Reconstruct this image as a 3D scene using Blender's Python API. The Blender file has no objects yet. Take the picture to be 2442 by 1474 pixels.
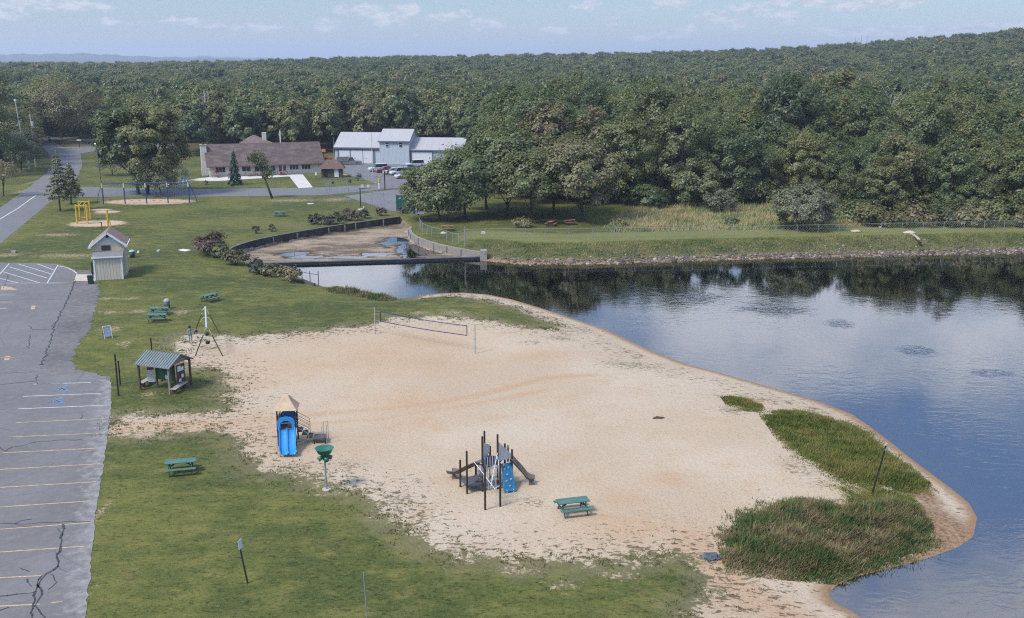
import bpy, bmesh, math, random
import numpy as np
from mathutils import Vector, Matrix
from mathutils.geometry import tessellate_polygon

SC = bpy.context.scene
COL = SC.collection
R = math.radians
rnd = random.Random(7)
rng = np.random.default_rng(11)

# ------------------------------------------------------------------ camera
CAM_H, FOC, V0, CX, CY = 25.0, 2440.0, 148.0, 1221.0, 737.0
PIT = math.atan((CY - V0) / FOC)
cp, sp = math.cos(PIT), math.sin(PIT)
WATER = -1.0


def P(u, v, z=0.0):
    """Point of the place, at height z, surveyed from the photograph's pixel."""
    dx, dy = (u - CX) / FOC, (CY - v) / FOC
    d = (dx, cp + dy * sp, -sp + dy * cp)
    t = (z - CAM_H) / d[2]
    return Vector((d[0] * t, d[1] * t, z))


def hgt(b, vt):
    dy = (CY - vt) / FOC
    return CAM_H + b.y * (-sp + dy * cp) / (cp + dy * sp) - b.z


def poly(px, z=0.0):
    return [(p.x, p.y) for p in (P(u, v, z) for u, v in px)]


cd = bpy.data.cameras.new("camera")
cam = bpy.data.objects.new("camera", cd)
COL.objects.link(cam)
cam.location = (0, 0, CAM_H)
cam.rotation_euler = (math.pi / 2 - PIT, 0, 0)
cd.sensor_width = 36
cd.lens = 36 * FOC / 2442
cd.clip_end = 60000
SC.camera = cam
SC.view_settings.view_transform = 'Standard'
SC.view_settings.look = 'None'
SC.view_settings.gamma = 1
SC.view_settings.exposure = 1.08
SC.cycles.max_bounces = 6
SC.cycles.diffuse_bounces = 3
SC.cycles.use_denoising = False
SC.cycles.pixel_filter_type = 'BLACKMAN_HARRIS'
SC.cycles.filter_width = 1.15
SC.cycles.glossy_bounces = 3
SC.cycles.transparent_max_bounces = 10
SC.cycles.volume_bounces = 0
SC.cycles.use_adaptive_sampling = True


# ------------------------------------------------------------------ node helper
class NT:
    def __init__(s, tree):
        s.t = tree
        s.n = tree.nodes
        s.l = tree.links

    def new(s, kind, **kw):
        n = s.n.new(kind)
        for k, v in kw.items():
            setattr(n, k, v)
        return n

    def put(s, sock, v):
        if hasattr(v, 'is_output') or isinstance(v, bpy.types.NodeSocket):
            s.l.new(v, sock)
        elif isinstance(v, (tuple, list)) and len(v) == 3 and sock.type == 'RGBA':
            sock.default_value = (*v, 1)
        else:
            sock.default_value = v

    def m(s, op, a, b=None, c=None, clamp=False):
        n = s.new('ShaderNodeMath', operation=op, use_clamp=clamp)
        s.put(n.inputs[0], a)
        if b is not None:
            s.put(n.inputs[1], b)
        if c is not None:
            s.put(n.inputs[2], c)
        return n.outputs[0]

    def vm(s, op, a, b=None):
        n = s.new('ShaderNodeVectorMath', operation=op)
        s.put(n.inputs[0], a)
        if b is not None:
            s.put(n.inputs[1], b)
        return n.outputs['Value'] if op in ('LENGTH', 'DOT_PRODUCT', 'DISTANCE') else n.outputs['Vector']

    def mix(s, a, b, f, mode='MIX'):
        n = s.new('ShaderNodeMix', data_type='RGBA', blend_type=mode)
        s.put(n.inputs[0], f)
        s.put(n.inputs[6], a)
        s.put(n.inputs[7], b)
        return n.outputs[2]

    def noise(s, scale, detail=2.0, vec=None, rough=0.5, dist=0.0):
        n = s.new('ShaderNodeTexNoise')
        n.inputs['Scale'].default_value = scale
        n.inputs['Detail'].default_value = detail
        n.inputs['Roughness'].default_value = rough
        n.inputs['Distortion'].default_value = dist
        if vec is not None:
            s.l.new(vec, n.inputs['Vector'])
        return n.outputs[0]

    def step(s, x, a, b):
        n = s.new('ShaderNodeMapRange', interpolation_type='SMOOTHSTEP')
        s.put(n.inputs[0], x)
        n.inputs[1].default_value = a
        n.inputs[2].default_value = b
        return n.outputs[0]

    def lin(s, x, a, b, c, d):
        n = s.new('ShaderNodeMapRange')
        s.put(n.inputs[0], x)
        for i, v in enumerate((a, b, c, d)):
            n.inputs[i + 1].default_value = v
        return n.outputs[0]

    def attr(s, name):
        return s.new('ShaderNodeAttribute', attribute_name=name).outputs['Fac']

    def ramp(s, x, stops):
        n = s.new('ShaderNodeValToRGB')
        e = n.color_ramp.elements
        while len(e) < len(stops):
            e.new(0.5)
        for i, (p, c) in enumerate(stops):
            e[i].position = p
            e[i].color = (*c, 1)
        s.put(n.inputs[0], x)
        return n.outputs[0]

    def bump(s, h, strength, dist):
        n = s.new('ShaderNodeBump')
        n.inputs['Strength'].default_value = strength
        n.inputs['Distance'].default_value = dist
        s.l.new(h, n.inputs['Height'])
        return n.outputs[0]


def newmat(name):
    m = bpy.data.materials.new(name)
    m.use_nodes = True
    m.node_tree.nodes.clear()
    t = NT(m.node_tree)
    out = t.new('ShaderNodeOutputMaterial')
    return m, t, out


MATS = {}


def mat(name, col, rough=0.6, var=0.18, scale=3.0, metal=0.0, bump=0.0, stretch=(1, 1, 1), dirt=None, spec=0.3):
    """A weathered painted or raw surface: base colour with two scales of wear."""
    if name in MATS:
        return MATS[name]
    col = tuple(k * .78 for k in col)
    dirt = dirt and tuple(k * .78 for k in dirt)
    m, t, out = newmat(name)
    b = t.new('ShaderNodeBsdfPrincipled')
    co = t.new('ShaderNodeTexCoord').outputs['Object']
    if stretch != (1, 1, 1):
        co = t.vm('MULTIPLY', co, stretch)
    n1 = t.noise(scale, 4, co, 0.6)
    n2 = t.noise(scale * 7, 2, co)
    f = t.m('ADD', t.m('MULTIPLY', n1, 0.7), t.m('MULTIPLY', n2, 0.3))
    lo = tuple(max(0, c * (1 - var * 1.6)) for c in col)
    hi = tuple(min(1, c * (1 + var * 1.2)) for c in col)
    c = t.ramp(f, [(0.3, lo), (0.7, hi)])
    if dirt:
        c = t.mix(c, dirt, t.step(n1, 0.52, 0.72))
    t.l.new(c, b.inputs['Base Color'])
    b.inputs['Roughness'].default_value = rough
    b.inputs['Metallic'].default_value = metal
    b.inputs['Specular IOR Level'].default_value = spec
    if bump:
        t.l.new(t.bump(f, bump, 0.05), b.inputs['Normal'])
    t.l.new(b.outputs[0], out.inputs[0])
    MATS[name] = m
    return m


# ------------------------------------------------------------------ mesh builder
class MB:
    def __init__(s):
        s.v, s.f = [], []

    def add(s, vs, fs):
        o = len(s.v)
        s.v += [tuple(v) for v in vs]
        s.f += [tuple(i + o for i in f) for f in fs]
        return s

    def box(s, c, d, rot=None, taper=1.0):
        x, y, z = (k / 2 for k in d)
        vs = [Vector((sx * x * (taper if sz > 0 else 1), sy * y * (taper if sz > 0 else 1), sz * z))
              for sz in (-1, 1) for sy in (-1, 1) for sx in (-1, 1)]
        if rot is not None:
            vs = [rot @ v for v in vs]
        c = Vector(c)
        return s.add([v + c for v in vs], [(0, 2, 3, 1), (4, 5, 7, 6), (0, 1, 5, 4), (2, 6, 7, 3), (0, 4, 6, 2), (1, 3, 7, 5)])

    def bar(s, a, b, w, h):
        """Rectangular bar between two points: w sideways, h in the upright sense."""
        a, b = Vector(a), Vector(b)
        d = (b - a)
        ln = d.length
        d.normalize()
        up = Vector((0, 0, 1)) if abs(d.z) < 0.95 else Vector((0, 1, 0))
        sx = d.cross(up).normalized()
        uz = sx.cross(d)
        M = Matrix((sx, d, uz)).transposed()
        return s.box((a + b) / 2, (w, ln, h), M)

    def tube(s, pts, rad, n=8, cap=True):
        pts = [Vector(p) for p in pts]
        rads = rad if isinstance(rad, (list, tuple)) else [rad] * len(pts)
        rings = []
        for i, p in enumerate(pts):
            d = (pts[min(i + 1, len(pts) - 1)] - pts[max(i - 1, 0)]).normalized()
            up = Vector((0, 0, 1)) if abs(d.z) < 0.9 else Vector((1, 0, 0))
            a = d.cross(up).normalized()
            b = d.cross(a)
            rings.append([p + (a * math.cos(2 * math.pi * k / n) + b * math.sin(2 * math.pi * k / n)) * rads[i] for k in range(n)])
        vs = [v for r in rings for v in r]
        fs = []
        for i in range(len(pts) - 1):
            for k in range(n):
                fs.append((i * n + k, i * n + (k + 1) % n, (i + 1) * n + (k + 1) % n, (i + 1) * n + k))
        if cap:
            fs.append(tuple(range(n))[::-1])
            fs.append(tuple((len(pts) - 1) * n + k for k in range(n)))
        return s.add(vs, fs)

    def lathe(s, prof, n=20, c=(0, 0, 0)):
        c = Vector(c)
        vs = [c + Vector((r * math.cos(2 * math.pi * k / n), r * math.sin(2 * math.pi * k / n), z)) for r, z in prof for k in range(n)]
        fs = [(i * n + k, i * n + (k + 1) % n, (i + 1) * n + (k + 1) % n, (i + 1) * n + k) for i in range(len(prof) - 1) for k in range(n)]
        return s.add(vs, fs)

    def prism(s, pts, off):
        """A flat outline (3-D points) given thickness along off."""
        n = len(pts)
        a = [Vector(p) for p in pts]
        o = Vector(off)
        fs = [tuple(range(n))[::-1], tuple(range(n, 2 * n))]
        fs += [(k, (k + 1) % n, n + (k + 1) % n, n + k) for k in range(n)]
        return s.add(a + [p + o for p in a], fs)

    def quad(s, *p):
        return s.add(p, [tuple(range(len(p)))])

    def build(s, name, material, parent=None, smooth=False, bevel=0.0):
        me = bpy.data.meshes.new(name)
        me.from_pydata(s.v, [], s.f)
        bm = bmesh.new()
        bm.from_mesh(me)
        bmesh.ops.recalc_face_normals(bm, faces=bm.faces)
        bm.to_mesh(me)
        bm.free()
        if smooth:
            me.polygons.foreach_set('use_smooth', [True] * len(me.polygons))
        me.materials.append(material)
        o = bpy.data.objects.new(name, me)
        COL.objects.link(o)
        if parent is not None:
            o.parent = parent
        if bevel:
            b = o.modifiers.new('edge', 'BEVEL')
            b.width = bevel
            b.segments = 2
        return o


def tag(o, label=None, cat=None, group=None, kind=None):
    if label:
        o['label'] = label
    if cat:
        o['category'] = cat
    if group:
        o['group'] = group
    if kind:
        o['kind'] = kind
    return o


def thing(name, label, cat, loc=(0, 0, 0), rz=0.0, group=None):
    o = bpy.data.objects.new(name, None)
    COL.objects.link(o)
    o.empty_display_size = 0.3
    o.location = loc
    o.rotation_euler = (0, 0, rz)
    return tag(o, label, cat, group)


def dup(root, loc, rz, label, scale=None):
    def cpy(o, parent):
        c = o.copy()
        COL.objects.link(c)
        if parent is not None:
            c.parent = parent
        for ch in o.children:
            cpy(ch, c)
        return c
    r = cpy(root, None)
    r.location = loc
    r.rotation_euler = (0, 0, rz)
    if scale:
        r.scale = scale
    r['label'] = label
    return r


def npmesh(name, verts, quads, material, smooth=False):
    me = bpy.data.meshes.new(name)
    nv, nf, k = len(verts), len(quads), quads.shape[1]
    me.vertices.add(nv)
    me.vertices.foreach_set('co', np.ascontiguousarray(verts, dtype=np.float32).ravel())
    me.loops.add(nf * k)
    me.loops.foreach_set('vertex_index', np.ascontiguousarray(quads, dtype=np.int32).ravel())
    me.polygons.add(nf)
    me.polygons.foreach_set('loop_start', np.arange(0, nf * k, k, dtype=np.int32))
    if smooth:
        me.polygons.foreach_set('use_smooth', np.ones(nf, dtype=bool))
    me.update(calc_edges=True)
    me.validate()
    me.materials.append(material)
    return me


# ------------------------------------------------------------------ plan of the site
def sdf(pl, X, Y):
    """Signed distance to a closed outline, negative inside."""
    d2 = np.full(X.shape, 1e18)
    ins = np.zeros(X.shape, bool)
    n = len(pl)
    for i in range(n):
        ax, ay = pl[i]
        bx, by = pl[(i + 1) % n]
        ex, ey = bx - ax, by - ay
        L = ex * ex + ey * ey + 1e-12
        t = np.clip(((X - ax) * ex + (Y - ay) * ey) / L, 0, 1)
        d2 = np.minimum(d2, (X - ax - t * ex) ** 2 + (Y - ay - t * ey) ** 2)
        c = ((ay > Y) != (by > Y)) & (X < ex * (Y - ay) / (ey if abs(ey) > 1e-12 else 1e-12) + ax)
        ins ^= c
    return np.where(ins, -1, 1) * np.sqrt(d2)


def segd(pts, X, Y):
    d2 = np.full(X.shape, 1e18)
    for (ax, ay), (bx, by) in zip(pts[:-1], pts[1:]):
        ex, ey = bx - ax, by - ay
        t = np.clip(((X - ax) * ex + (Y - ay) * ey) / (ex * ex + ey * ey + 1e-12), 0, 1)
        d2 = np.minimum(d2, (X - ax - t * ex) ** 2 + (Y - ay - t * ey) ** 2)
    return np.sqrt(d2)


def sm(x, a, b):
    t = np.clip((x - a) / (b - a), 0, 1)
    return t * t * (3 - 2 * t)


NEAR_SHORE = [(655, 634), (690, 652), (730, 668), (765, 682), (850, 698), (930, 712), (968, 712), (1000, 704), (1050, 700), (1100, 698), (1160, 702),
              (1220, 714), (1300, 738), (1360, 758), (1440, 784), (1500, 812), (1560, 840), (1640, 870), (1720, 890), (1800, 913),
              (1880, 936), (1960, 960), (2030, 987), (2075, 1018), (2120, 1052), (2170, 1092), (2220, 1130), (2270, 1166),
              (2312, 1202), (2330, 1235), (2320, 1280), (2288, 1303), (2220, 1328), (2150, 1348), (2080, 1365), (2020, 1382),
              (1985, 1402), (1975, 1420), (1992, 1440), (2040, 1462), (2070, 1490), (2100, 1560), (2300, 1800)]
FAR_SHORE = [(4600, 1800), (5200, 590), (3000, 594), (2442, 603), (2300, 606), (2150, 610), (2000, 613), (1850, 617), (1700, 621), (1550, 626), (1400, 631),
             (1250, 631), (1150, 622)]
LAKE = poly(NEAR_SHORE + FAR_SHORE, WATER)
WALL_L = poly([(552, 606), (549, 598), (562, 589), (610, 574), (680, 560), (760, 546), (860, 531), (955, 518)])
WALL_R = poly([(976, 540), (975, 548), (980, 557), (995, 566), (1025, 577), (1060, 586), (1100, 594), (1150, 602)], -0.1)
DAM = poly([(640, 634), (1152, 619)], WATER)
dv = Vector((DAM[1][0] - DAM[0][0], DAM[1][1] - DAM[0][1])).normalized()
dn = Vector((-dv.y, dv.x))
DAM_B = [(DAM[0][0] - dv.x * 2.5 + dn.x * 0.5, DAM[0][1] - dv.y * 2.5 + dn.y * 0.5), (DAM[1][0] + dn.x * 0.5, DAM[1][1] + dn.y * 0.5)]
POOL = WALL_L + WALL_R + [DAM_B[1], DAM_B[0]]
SAND = poly([(262, 1040), (268, 1022), (270, 992), (400, 987), (560, 980), (538, 935), (545, 900), (520, 880), (455, 878), (430, 850), (418, 818), (445, 798),
             (520, 800), (575, 806), (640, 798), (760, 788), (880, 776), (955, 756), (1100, 756), (1200, 768), (1325, 782)]) + \
    poly([(1335, 776), (1290, 757), (1215, 728), (1130, 711), (1060, 704), (1000, 706)], -0.55) + poly([(1000, 690), (1100, 688), (1300, 715), (1500, 780), (1800, 880), (2100, 1000), (2400, 1200), (2400, 1300),
             (2100, 1420), (2130, 1500), (2180, 1600)], WATER) + \
    poly([(1620, 1600), (1640, 1500), (1662, 1440), (1705, 1388), (1695, 1358), (1640, 1318), (1560, 1320), (1400, 1338), (1230, 1343), (1130, 1328), (1030, 1303),
          (980, 1272), (930, 1228), (915, 1195), (860, 1172), (780, 1150), (690, 1130), (610, 1120), (590, 1085), (560, 1035), (480, 1024), (400, 1032)])
MARSH_A = poly([(1824, 1022), (1828, 1000), (1850, 984), (1900, 980), (1990, 996), (2060, 1012), (2095, 1045), (2135, 1078), (2190, 1112),
                (2222, 1140), (2210, 1165), (2160, 1172), (2110, 1160), (2060, 1168), (2010, 1160), (1955, 1125), (1890, 1085)], -0.45)
MARSH_S = poly([(1722, 962), (1735, 952), (1775, 958), (1822, 975), (1818, 992), (1770, 985)], -0.45)
MARSH_B = poly([(1718, 1325), (1728, 1285), (1770, 1245), (1840, 1218), (1930, 1200), (2000, 1208), (2100, 1192), (2190, 1205), (2226, 1240),
                (2220, 1270), (2150, 1298), (2100, 1318), (2020, 1344), (1960, 1358), (1880, 1366), (1800, 1354), (1740, 1342)], -0.3)
MARSH_C = poly([(2000, 1165), (2100, 1158), (2180, 1172), (2200, 1205), (2100, 1200), (2005, 1212)], -0.3)
MEADOW = poly([(1440, 548), (1480, 510), (1560, 497), (1700, 493), (1850, 495), (1990, 510), (2060, 548), (1900, 556), (1700, 561), (1520, 563), (1450, 560)])
LOT = poly([(-420, 1560), (190, 1560), (203, 1474), (213, 1390), (221, 1300), (228, 1230), (240, 1150), (254, 1060), (262, 1000), (266, 930), (262, 908),
            (180, 893), (98, 900), (100, 868), (122, 830), (142, 760), (168, 692), (188, 657), (178, 643), (140, 630), (60, 627), (-330, 625)])
GRAVEL = poly([(186, 645), (225, 645), (238, 700), (222, 745), (218, 780), (190, 812), (172, 850), (176, 878), (262, 900), (268, 925), (80, 915),
               (60, 870), (120, 760), (150, 690)])
ROAD = poly([(-400, 760), (0, 496), (60, 454), (112, 412), (126, 392), (116, 366), (88, 338), (100, 330), (118, 334), (150, 351), (240, 348), (420, 344), (420, 352), (240, 358),
             (192, 366), (196, 395), (186, 420), (166, 441), (152, 446), (500, 451), (770, 447), (900, 440), (860, 424), (822, 412), (800, 398), (796, 388),
             (1160, 388), (1150, 420), (1010, 436), (990, 450), (930, 450), (770, 466), (500, 469), (140, 470), (120, 482), (60, 532), (0, 582), (-400, 905)])
COURT = poly([(822, 468), (940, 452), (1045, 458), (1010, 512), (930, 503)])
FOREST = poly([(-1700, 440), (-900, 400), (-200, 395), (60, 380), (100, 372), (92, 342), (130, 338), (190, 344), (235, 340), (300, 336), (440, 374), (520, 380), (790, 366), (830, 358),
               (1100, 362), (1140, 395), (1190, 470), (1290, 492), (1480, 492), (1700, 490), (1850, 493), (1990, 505), (2050, 538), (2300, 540), (2900, 542), (3700, 540)]) + \
    [(900, 150), (2600, 1400), (2600, 2400), (-2600, 2400), (-1200, 300)]

SKY_U = [-1500, 0, 300, 600, 900, 1221, 1500, 1800, 2000, 2200, 2442, 3200]
SKY_V = [146, 147, 148, 144, 134, 131, 126, 118, 108, 95, 78, 60]


def hill(X, Y):
    D = np.hypot(X, Y)
    u = CX + FOC * X / np.maximum(Y, 1) * 1.0
    top = np.interp(u, SKY_U, [CAM_H + 1000 * (V0 - v) / FOC - 17 for v in SKY_V])
    return np.maximum(top, 0) * sm(D, 360, 1000) * (1 - sm(D, 1150, 2200))


POOL_LOW = [(700, 606, 55, 7), (735, 612, 60, 5), (945, 576, 50, 12), (985, 600, 46, 18), (1050, 601, 60, 6), (900, 606, 60, 5), (830, 612, 70, 3), (960, 590, 16, 14)]
_pl = [(P(u, v, -1.25), a, b) for u, v, a, b in POOL_LOW]


def wob(X, Y, s, k=0.0):
    return (np.sin(X * s + k + 1.3 * np.sin(Y * s * .7 + k)) + np.sin(Y * s * 1.31 + 2.1 * k + 1.1 * np.sin(X * s * .83)) +
            np.sin((X + Y) * s * 1.9 + k) * .5) / 2.5


def height(X, Y):
    X, Y = np.asarray(X, float), np.asarray(Y, float)
    d = sdf(LAKE, X, Y)
    far = sm(Y, 121, 124) * sm(X, -9, -6)
    zn = np.where(d < 0, np.maximum(-1 + d * 0.10 - 0.012 * np.minimum(d * d, 60), -3.2), -1 + 1.0 * np.sin(np.clip(d / 13, 0, 1) * math.pi / 2))
    zf = -1 + 1.75 * sm(d, -0.3, 7.5) - 0.75 * sm(d, 12, 24)
    zf = np.where(d < 0, np.maximum(-0.98 + d * 0.35, -3.2), np.maximum(zf, -1 + d * 0.15 * (d < 2)))
    z = zn * (1 - far) + zf * far
    pd = sdf(POOL, X, Y)
    low = np.zeros_like(X)
    for p, a, b in _pl:
        k = (p.y) / FOC
        low = np.maximum(low, np.exp(-((X - p.x) / (a * k)) ** 2 - ((Y - p.y) / (b * k * p.y / CAM_H)) ** 2))
    mud = -1.19 - 0.19 * low + 0.05 * wob(X, Y, 1.1) + 0.04 * wob(X, Y, 2.9, 1.7)
    z = np.where(pd < 0, mud, np.where(pd < 0.45, mud + (np.maximum(z, -.2) - mud) * np.clip(pd / .45, 0, 1), z))
    bh = (X - DAM[0][0]) * dn.x + (Y - DAM[0][1]) * dn.y
    al = (X - DAM[0][0]) * dv.x + (Y - DAM[0][1]) * dv.y
    z = np.where((bh > -.7) & (bh < 1.0) & (al > -1.8) & (al < Vector(DAM[1]).__sub__(Vector(DAM[0])).length + .2), np.minimum(z, -1.35), z)
    return z + hill(X, Y)


def tz(x, y):
    return float(height(np.array([x]), np.array([y]))[0])


def G(u, v, z=0.0, it=3):
    """Surveyed point resting on the terrain."""
    p = P(u, v, z)
    for _ in range(it):
        z = tz(p.x, p.y)
        p = P(u, v, z)
    return p
# ------------------------------------------------------------------ sky, sun, air
SUN_EL, SUN_AZ = R(52), R(-128)      # azimuth from +Y towards +X


def build_world():
    w = bpy.data.worlds.new("World")
    SC.world = w
    w.use_nodes = True
    w.node_tree.nodes.clear()
    t = NT(w.node_tree)
    out = t.new('ShaderNodeOutputWorld')
    bg = t.new('ShaderNodeBackground')
    bg.inputs['Strength'].default_value = 0.15
    sky = t.new('ShaderNodeTexSky', sky_type='NISHITA')
    sky.sun_disc = False
    sky.sun_elevation = SUN_EL
    sky.sun_rotation = SUN_AZ
    sky.altitude = 400
    sky.air_density = 1.0
    sky.dust_density = 0.6
    sky.ozone_density = 1.6
    d = t.new('ShaderNodeTexCoord').outputs['Generated']
    s = t.new('ShaderNodeSeparateXYZ')
    t.l.new(d, s.inputs[0])
    x, y, z = s.outputs
    az = t.m('ARCTAN2', x, y)
    el = t.m('ARCSINE', z)
    cx = t.new('ShaderNodeCombineXYZ')
    t.l.new(az, cx.inputs[0])
    t.l.new(el, cx.inputs[1])
    ang = cx.outputs[0]
    # low fair-weather cumulus over the horizon
    nz = t.new('ShaderNodeTexNoise')
    nz.inputs['Scale'].default_value = 130
    nz.inputs['Detail'].default_value = 4
    t.l.new(ang, nz.inputs['Vector'])
    wv = t.vm('MULTIPLY', t.vm('SUBTRACT', nz.outputs['Color'], (0.5, 0.5, 0.5)), (0.021, 0.010, 0))
    pa = t.vm('ADD', ang, wv)
    puffs = [(860, 24, 50, 15), (935, 46, 52, 18), (970, 24, 30, 16), (1060, 38, 34, 11), (1105, 33, 18, 9), (780, 60, 34, 14), (1160, 58, 40, 13),
             (1400, 14, 30, 12), (1320, 74, 32, 11), (1458, 51, 17, 9), (1605, 8, 46, 12), (1530, 91, 36, 7), (1605, 80, 30, 11), (1655, 66, 30, 10),
             (1710, 43, 42, 15), (1765, 60, 20, 9), (1790, 22, 40, 16), (1845, 8, 30, 14), (1880, 42, 40, 15), (1930, 3, 46, 9), (2020, 15, 56, 14),
             (2130, 6, 66, 13), (60, 8, 130, 14), (170, 14, 100, 10), (20, 38, 36, 7), (275, 53, 40, 8), (440, 50, 46, 7), (510, 60, 36, 5),
             (620, 66, 60, 8), (2060, 74, 95, 13), (2220, 78, 95, 12), (2340, 68, 80, 13), (2430, 72, 40, 11), (-150, 20, 120, 20), (2600, 40, 120, 20)]
    acc = None
    for u, v, a, b in puffs:
        q = P(u, v, CAM_H + (V0 - v) * 10 + .01) if False else None
        dx, dy = (u - CX) / FOC, (CY - v) / FOC
        dd = Vector((dx, cp + dy * sp, -sp + dy * cp)).normalized()
        c = (math.atan2(dd.x, dd.y), math.asin(dd.z), 0)
        ln = t.vm('LENGTH', t.vm('MULTIPLY', t.vm('SUBTRACT', pa, c), (FOC / a / 1.25, FOC / b / 1.25, 0)))
        k = t.m('SUBTRACT', 1.0, ln)
        acc = k if acc is None else t.m('MAXIMUM', acc, k)
    n2 = t.noise(70, 5, t.vm('MULTIPLY', ang, (1, 2.2, 1)), 0.6)
    puff = t.m('MULTIPLY', t.step(t.m('ADD', acc, t.m('MULTIPLY', t.m('SUBTRACT', n2, 0.5), 1.1)), -0.08, 0.62), 0.88)
    # higher broken cloud overhead, on a flat deck so it thins towards the horizon
    zz = t.m('ADD', t.m('MAXIMUM', z, 0.0), 0.10)
    c2 = t.new('ShaderNodeCombineXYZ')
    t.l.new(t.m('DIVIDE', x, zz), c2.inputs[0])
    t.l.new(t.m('DIVIDE', y, zz), c2.inputs[1])
    n3 = t.noise(0.62, 5, c2.outputs[0], 0.55, 0.3)
    big = None
    n4 = t.noise(6.5, 5, t.vm('MULTIPLY', ang, (1, 1.5, 1)), .6)
    for ca, ce, wa, we in ((.33, .245, .50, .115), (.50, .56, .30, .17), (-.16, .20, .16, .06), (.05, .30, .10, .05), (-.6, .35, .4, .12), (.9, .3, .3, .1), (.16, .62, .2, .08)):
        ln = t.vm('LENGTH', t.vm('MULTIPLY', t.vm('SUBTRACT', ang, (ca, ce, 0)), (1 / wa, 1 / we, 0)))
        k = t.m('SUBTRACT', 1.0, ln)
        big = k if big is None else t.m('MAXIMUM', big, k)
    low = t.step(t.m('ADD', big, t.m('MULTIPLY', t.m('SUBTRACT', n4, .5), 2.9)), .12, .95)
    deck = t.m('MAXIMUM', t.m('MULTIPLY', t.step(n3, 0.43, 0.64), t.step(el, 0.55, 0.8)), low)
    mask = t.m('MAXIMUM', puff, t.m('MULTIPLY', deck, 0.9))
    tint = t.mix((0.290, 0.320, 0.360), (1.25, 1.28, 1.33), t.step(el, 0.12, 0.6))
    skyc = t.mix(sky.outputs[0], tint, 1.0, 'MULTIPLY')
    cl = t.mix((1.8, 1.95, 2.15), (2.75, 2.75, 2.8), t.step(n2, 0.35, 0.65))
    cl = t.mix(cl, (4.6, 4.65, 4.8), t.step(el, 0.08, 0.14))
    t.l.new(t.mix(skyc, cl, mask), bg.inputs['Color'])
    t.l.new(bg.outputs[0], out.inputs[0])


build_world()
sl = bpy.data.lights.new("sun", 'SUN')
sl.energy = 2.0
sl.angle = R(13)
sl.color = (1.0, 0.95, 0.87)
so = bpy.data.objects.new("sun", sl)
COL.objects.link(so)
sd = Vector((math.sin(SUN_AZ) * math.cos(SUN_EL), math.cos(SUN_AZ) * math.cos(SUN_EL), math.sin(SUN_EL)))
so.rotation_euler = sd.to_track_quat('Z', 'Y').to_euler()
so.location = sd * 300


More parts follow.
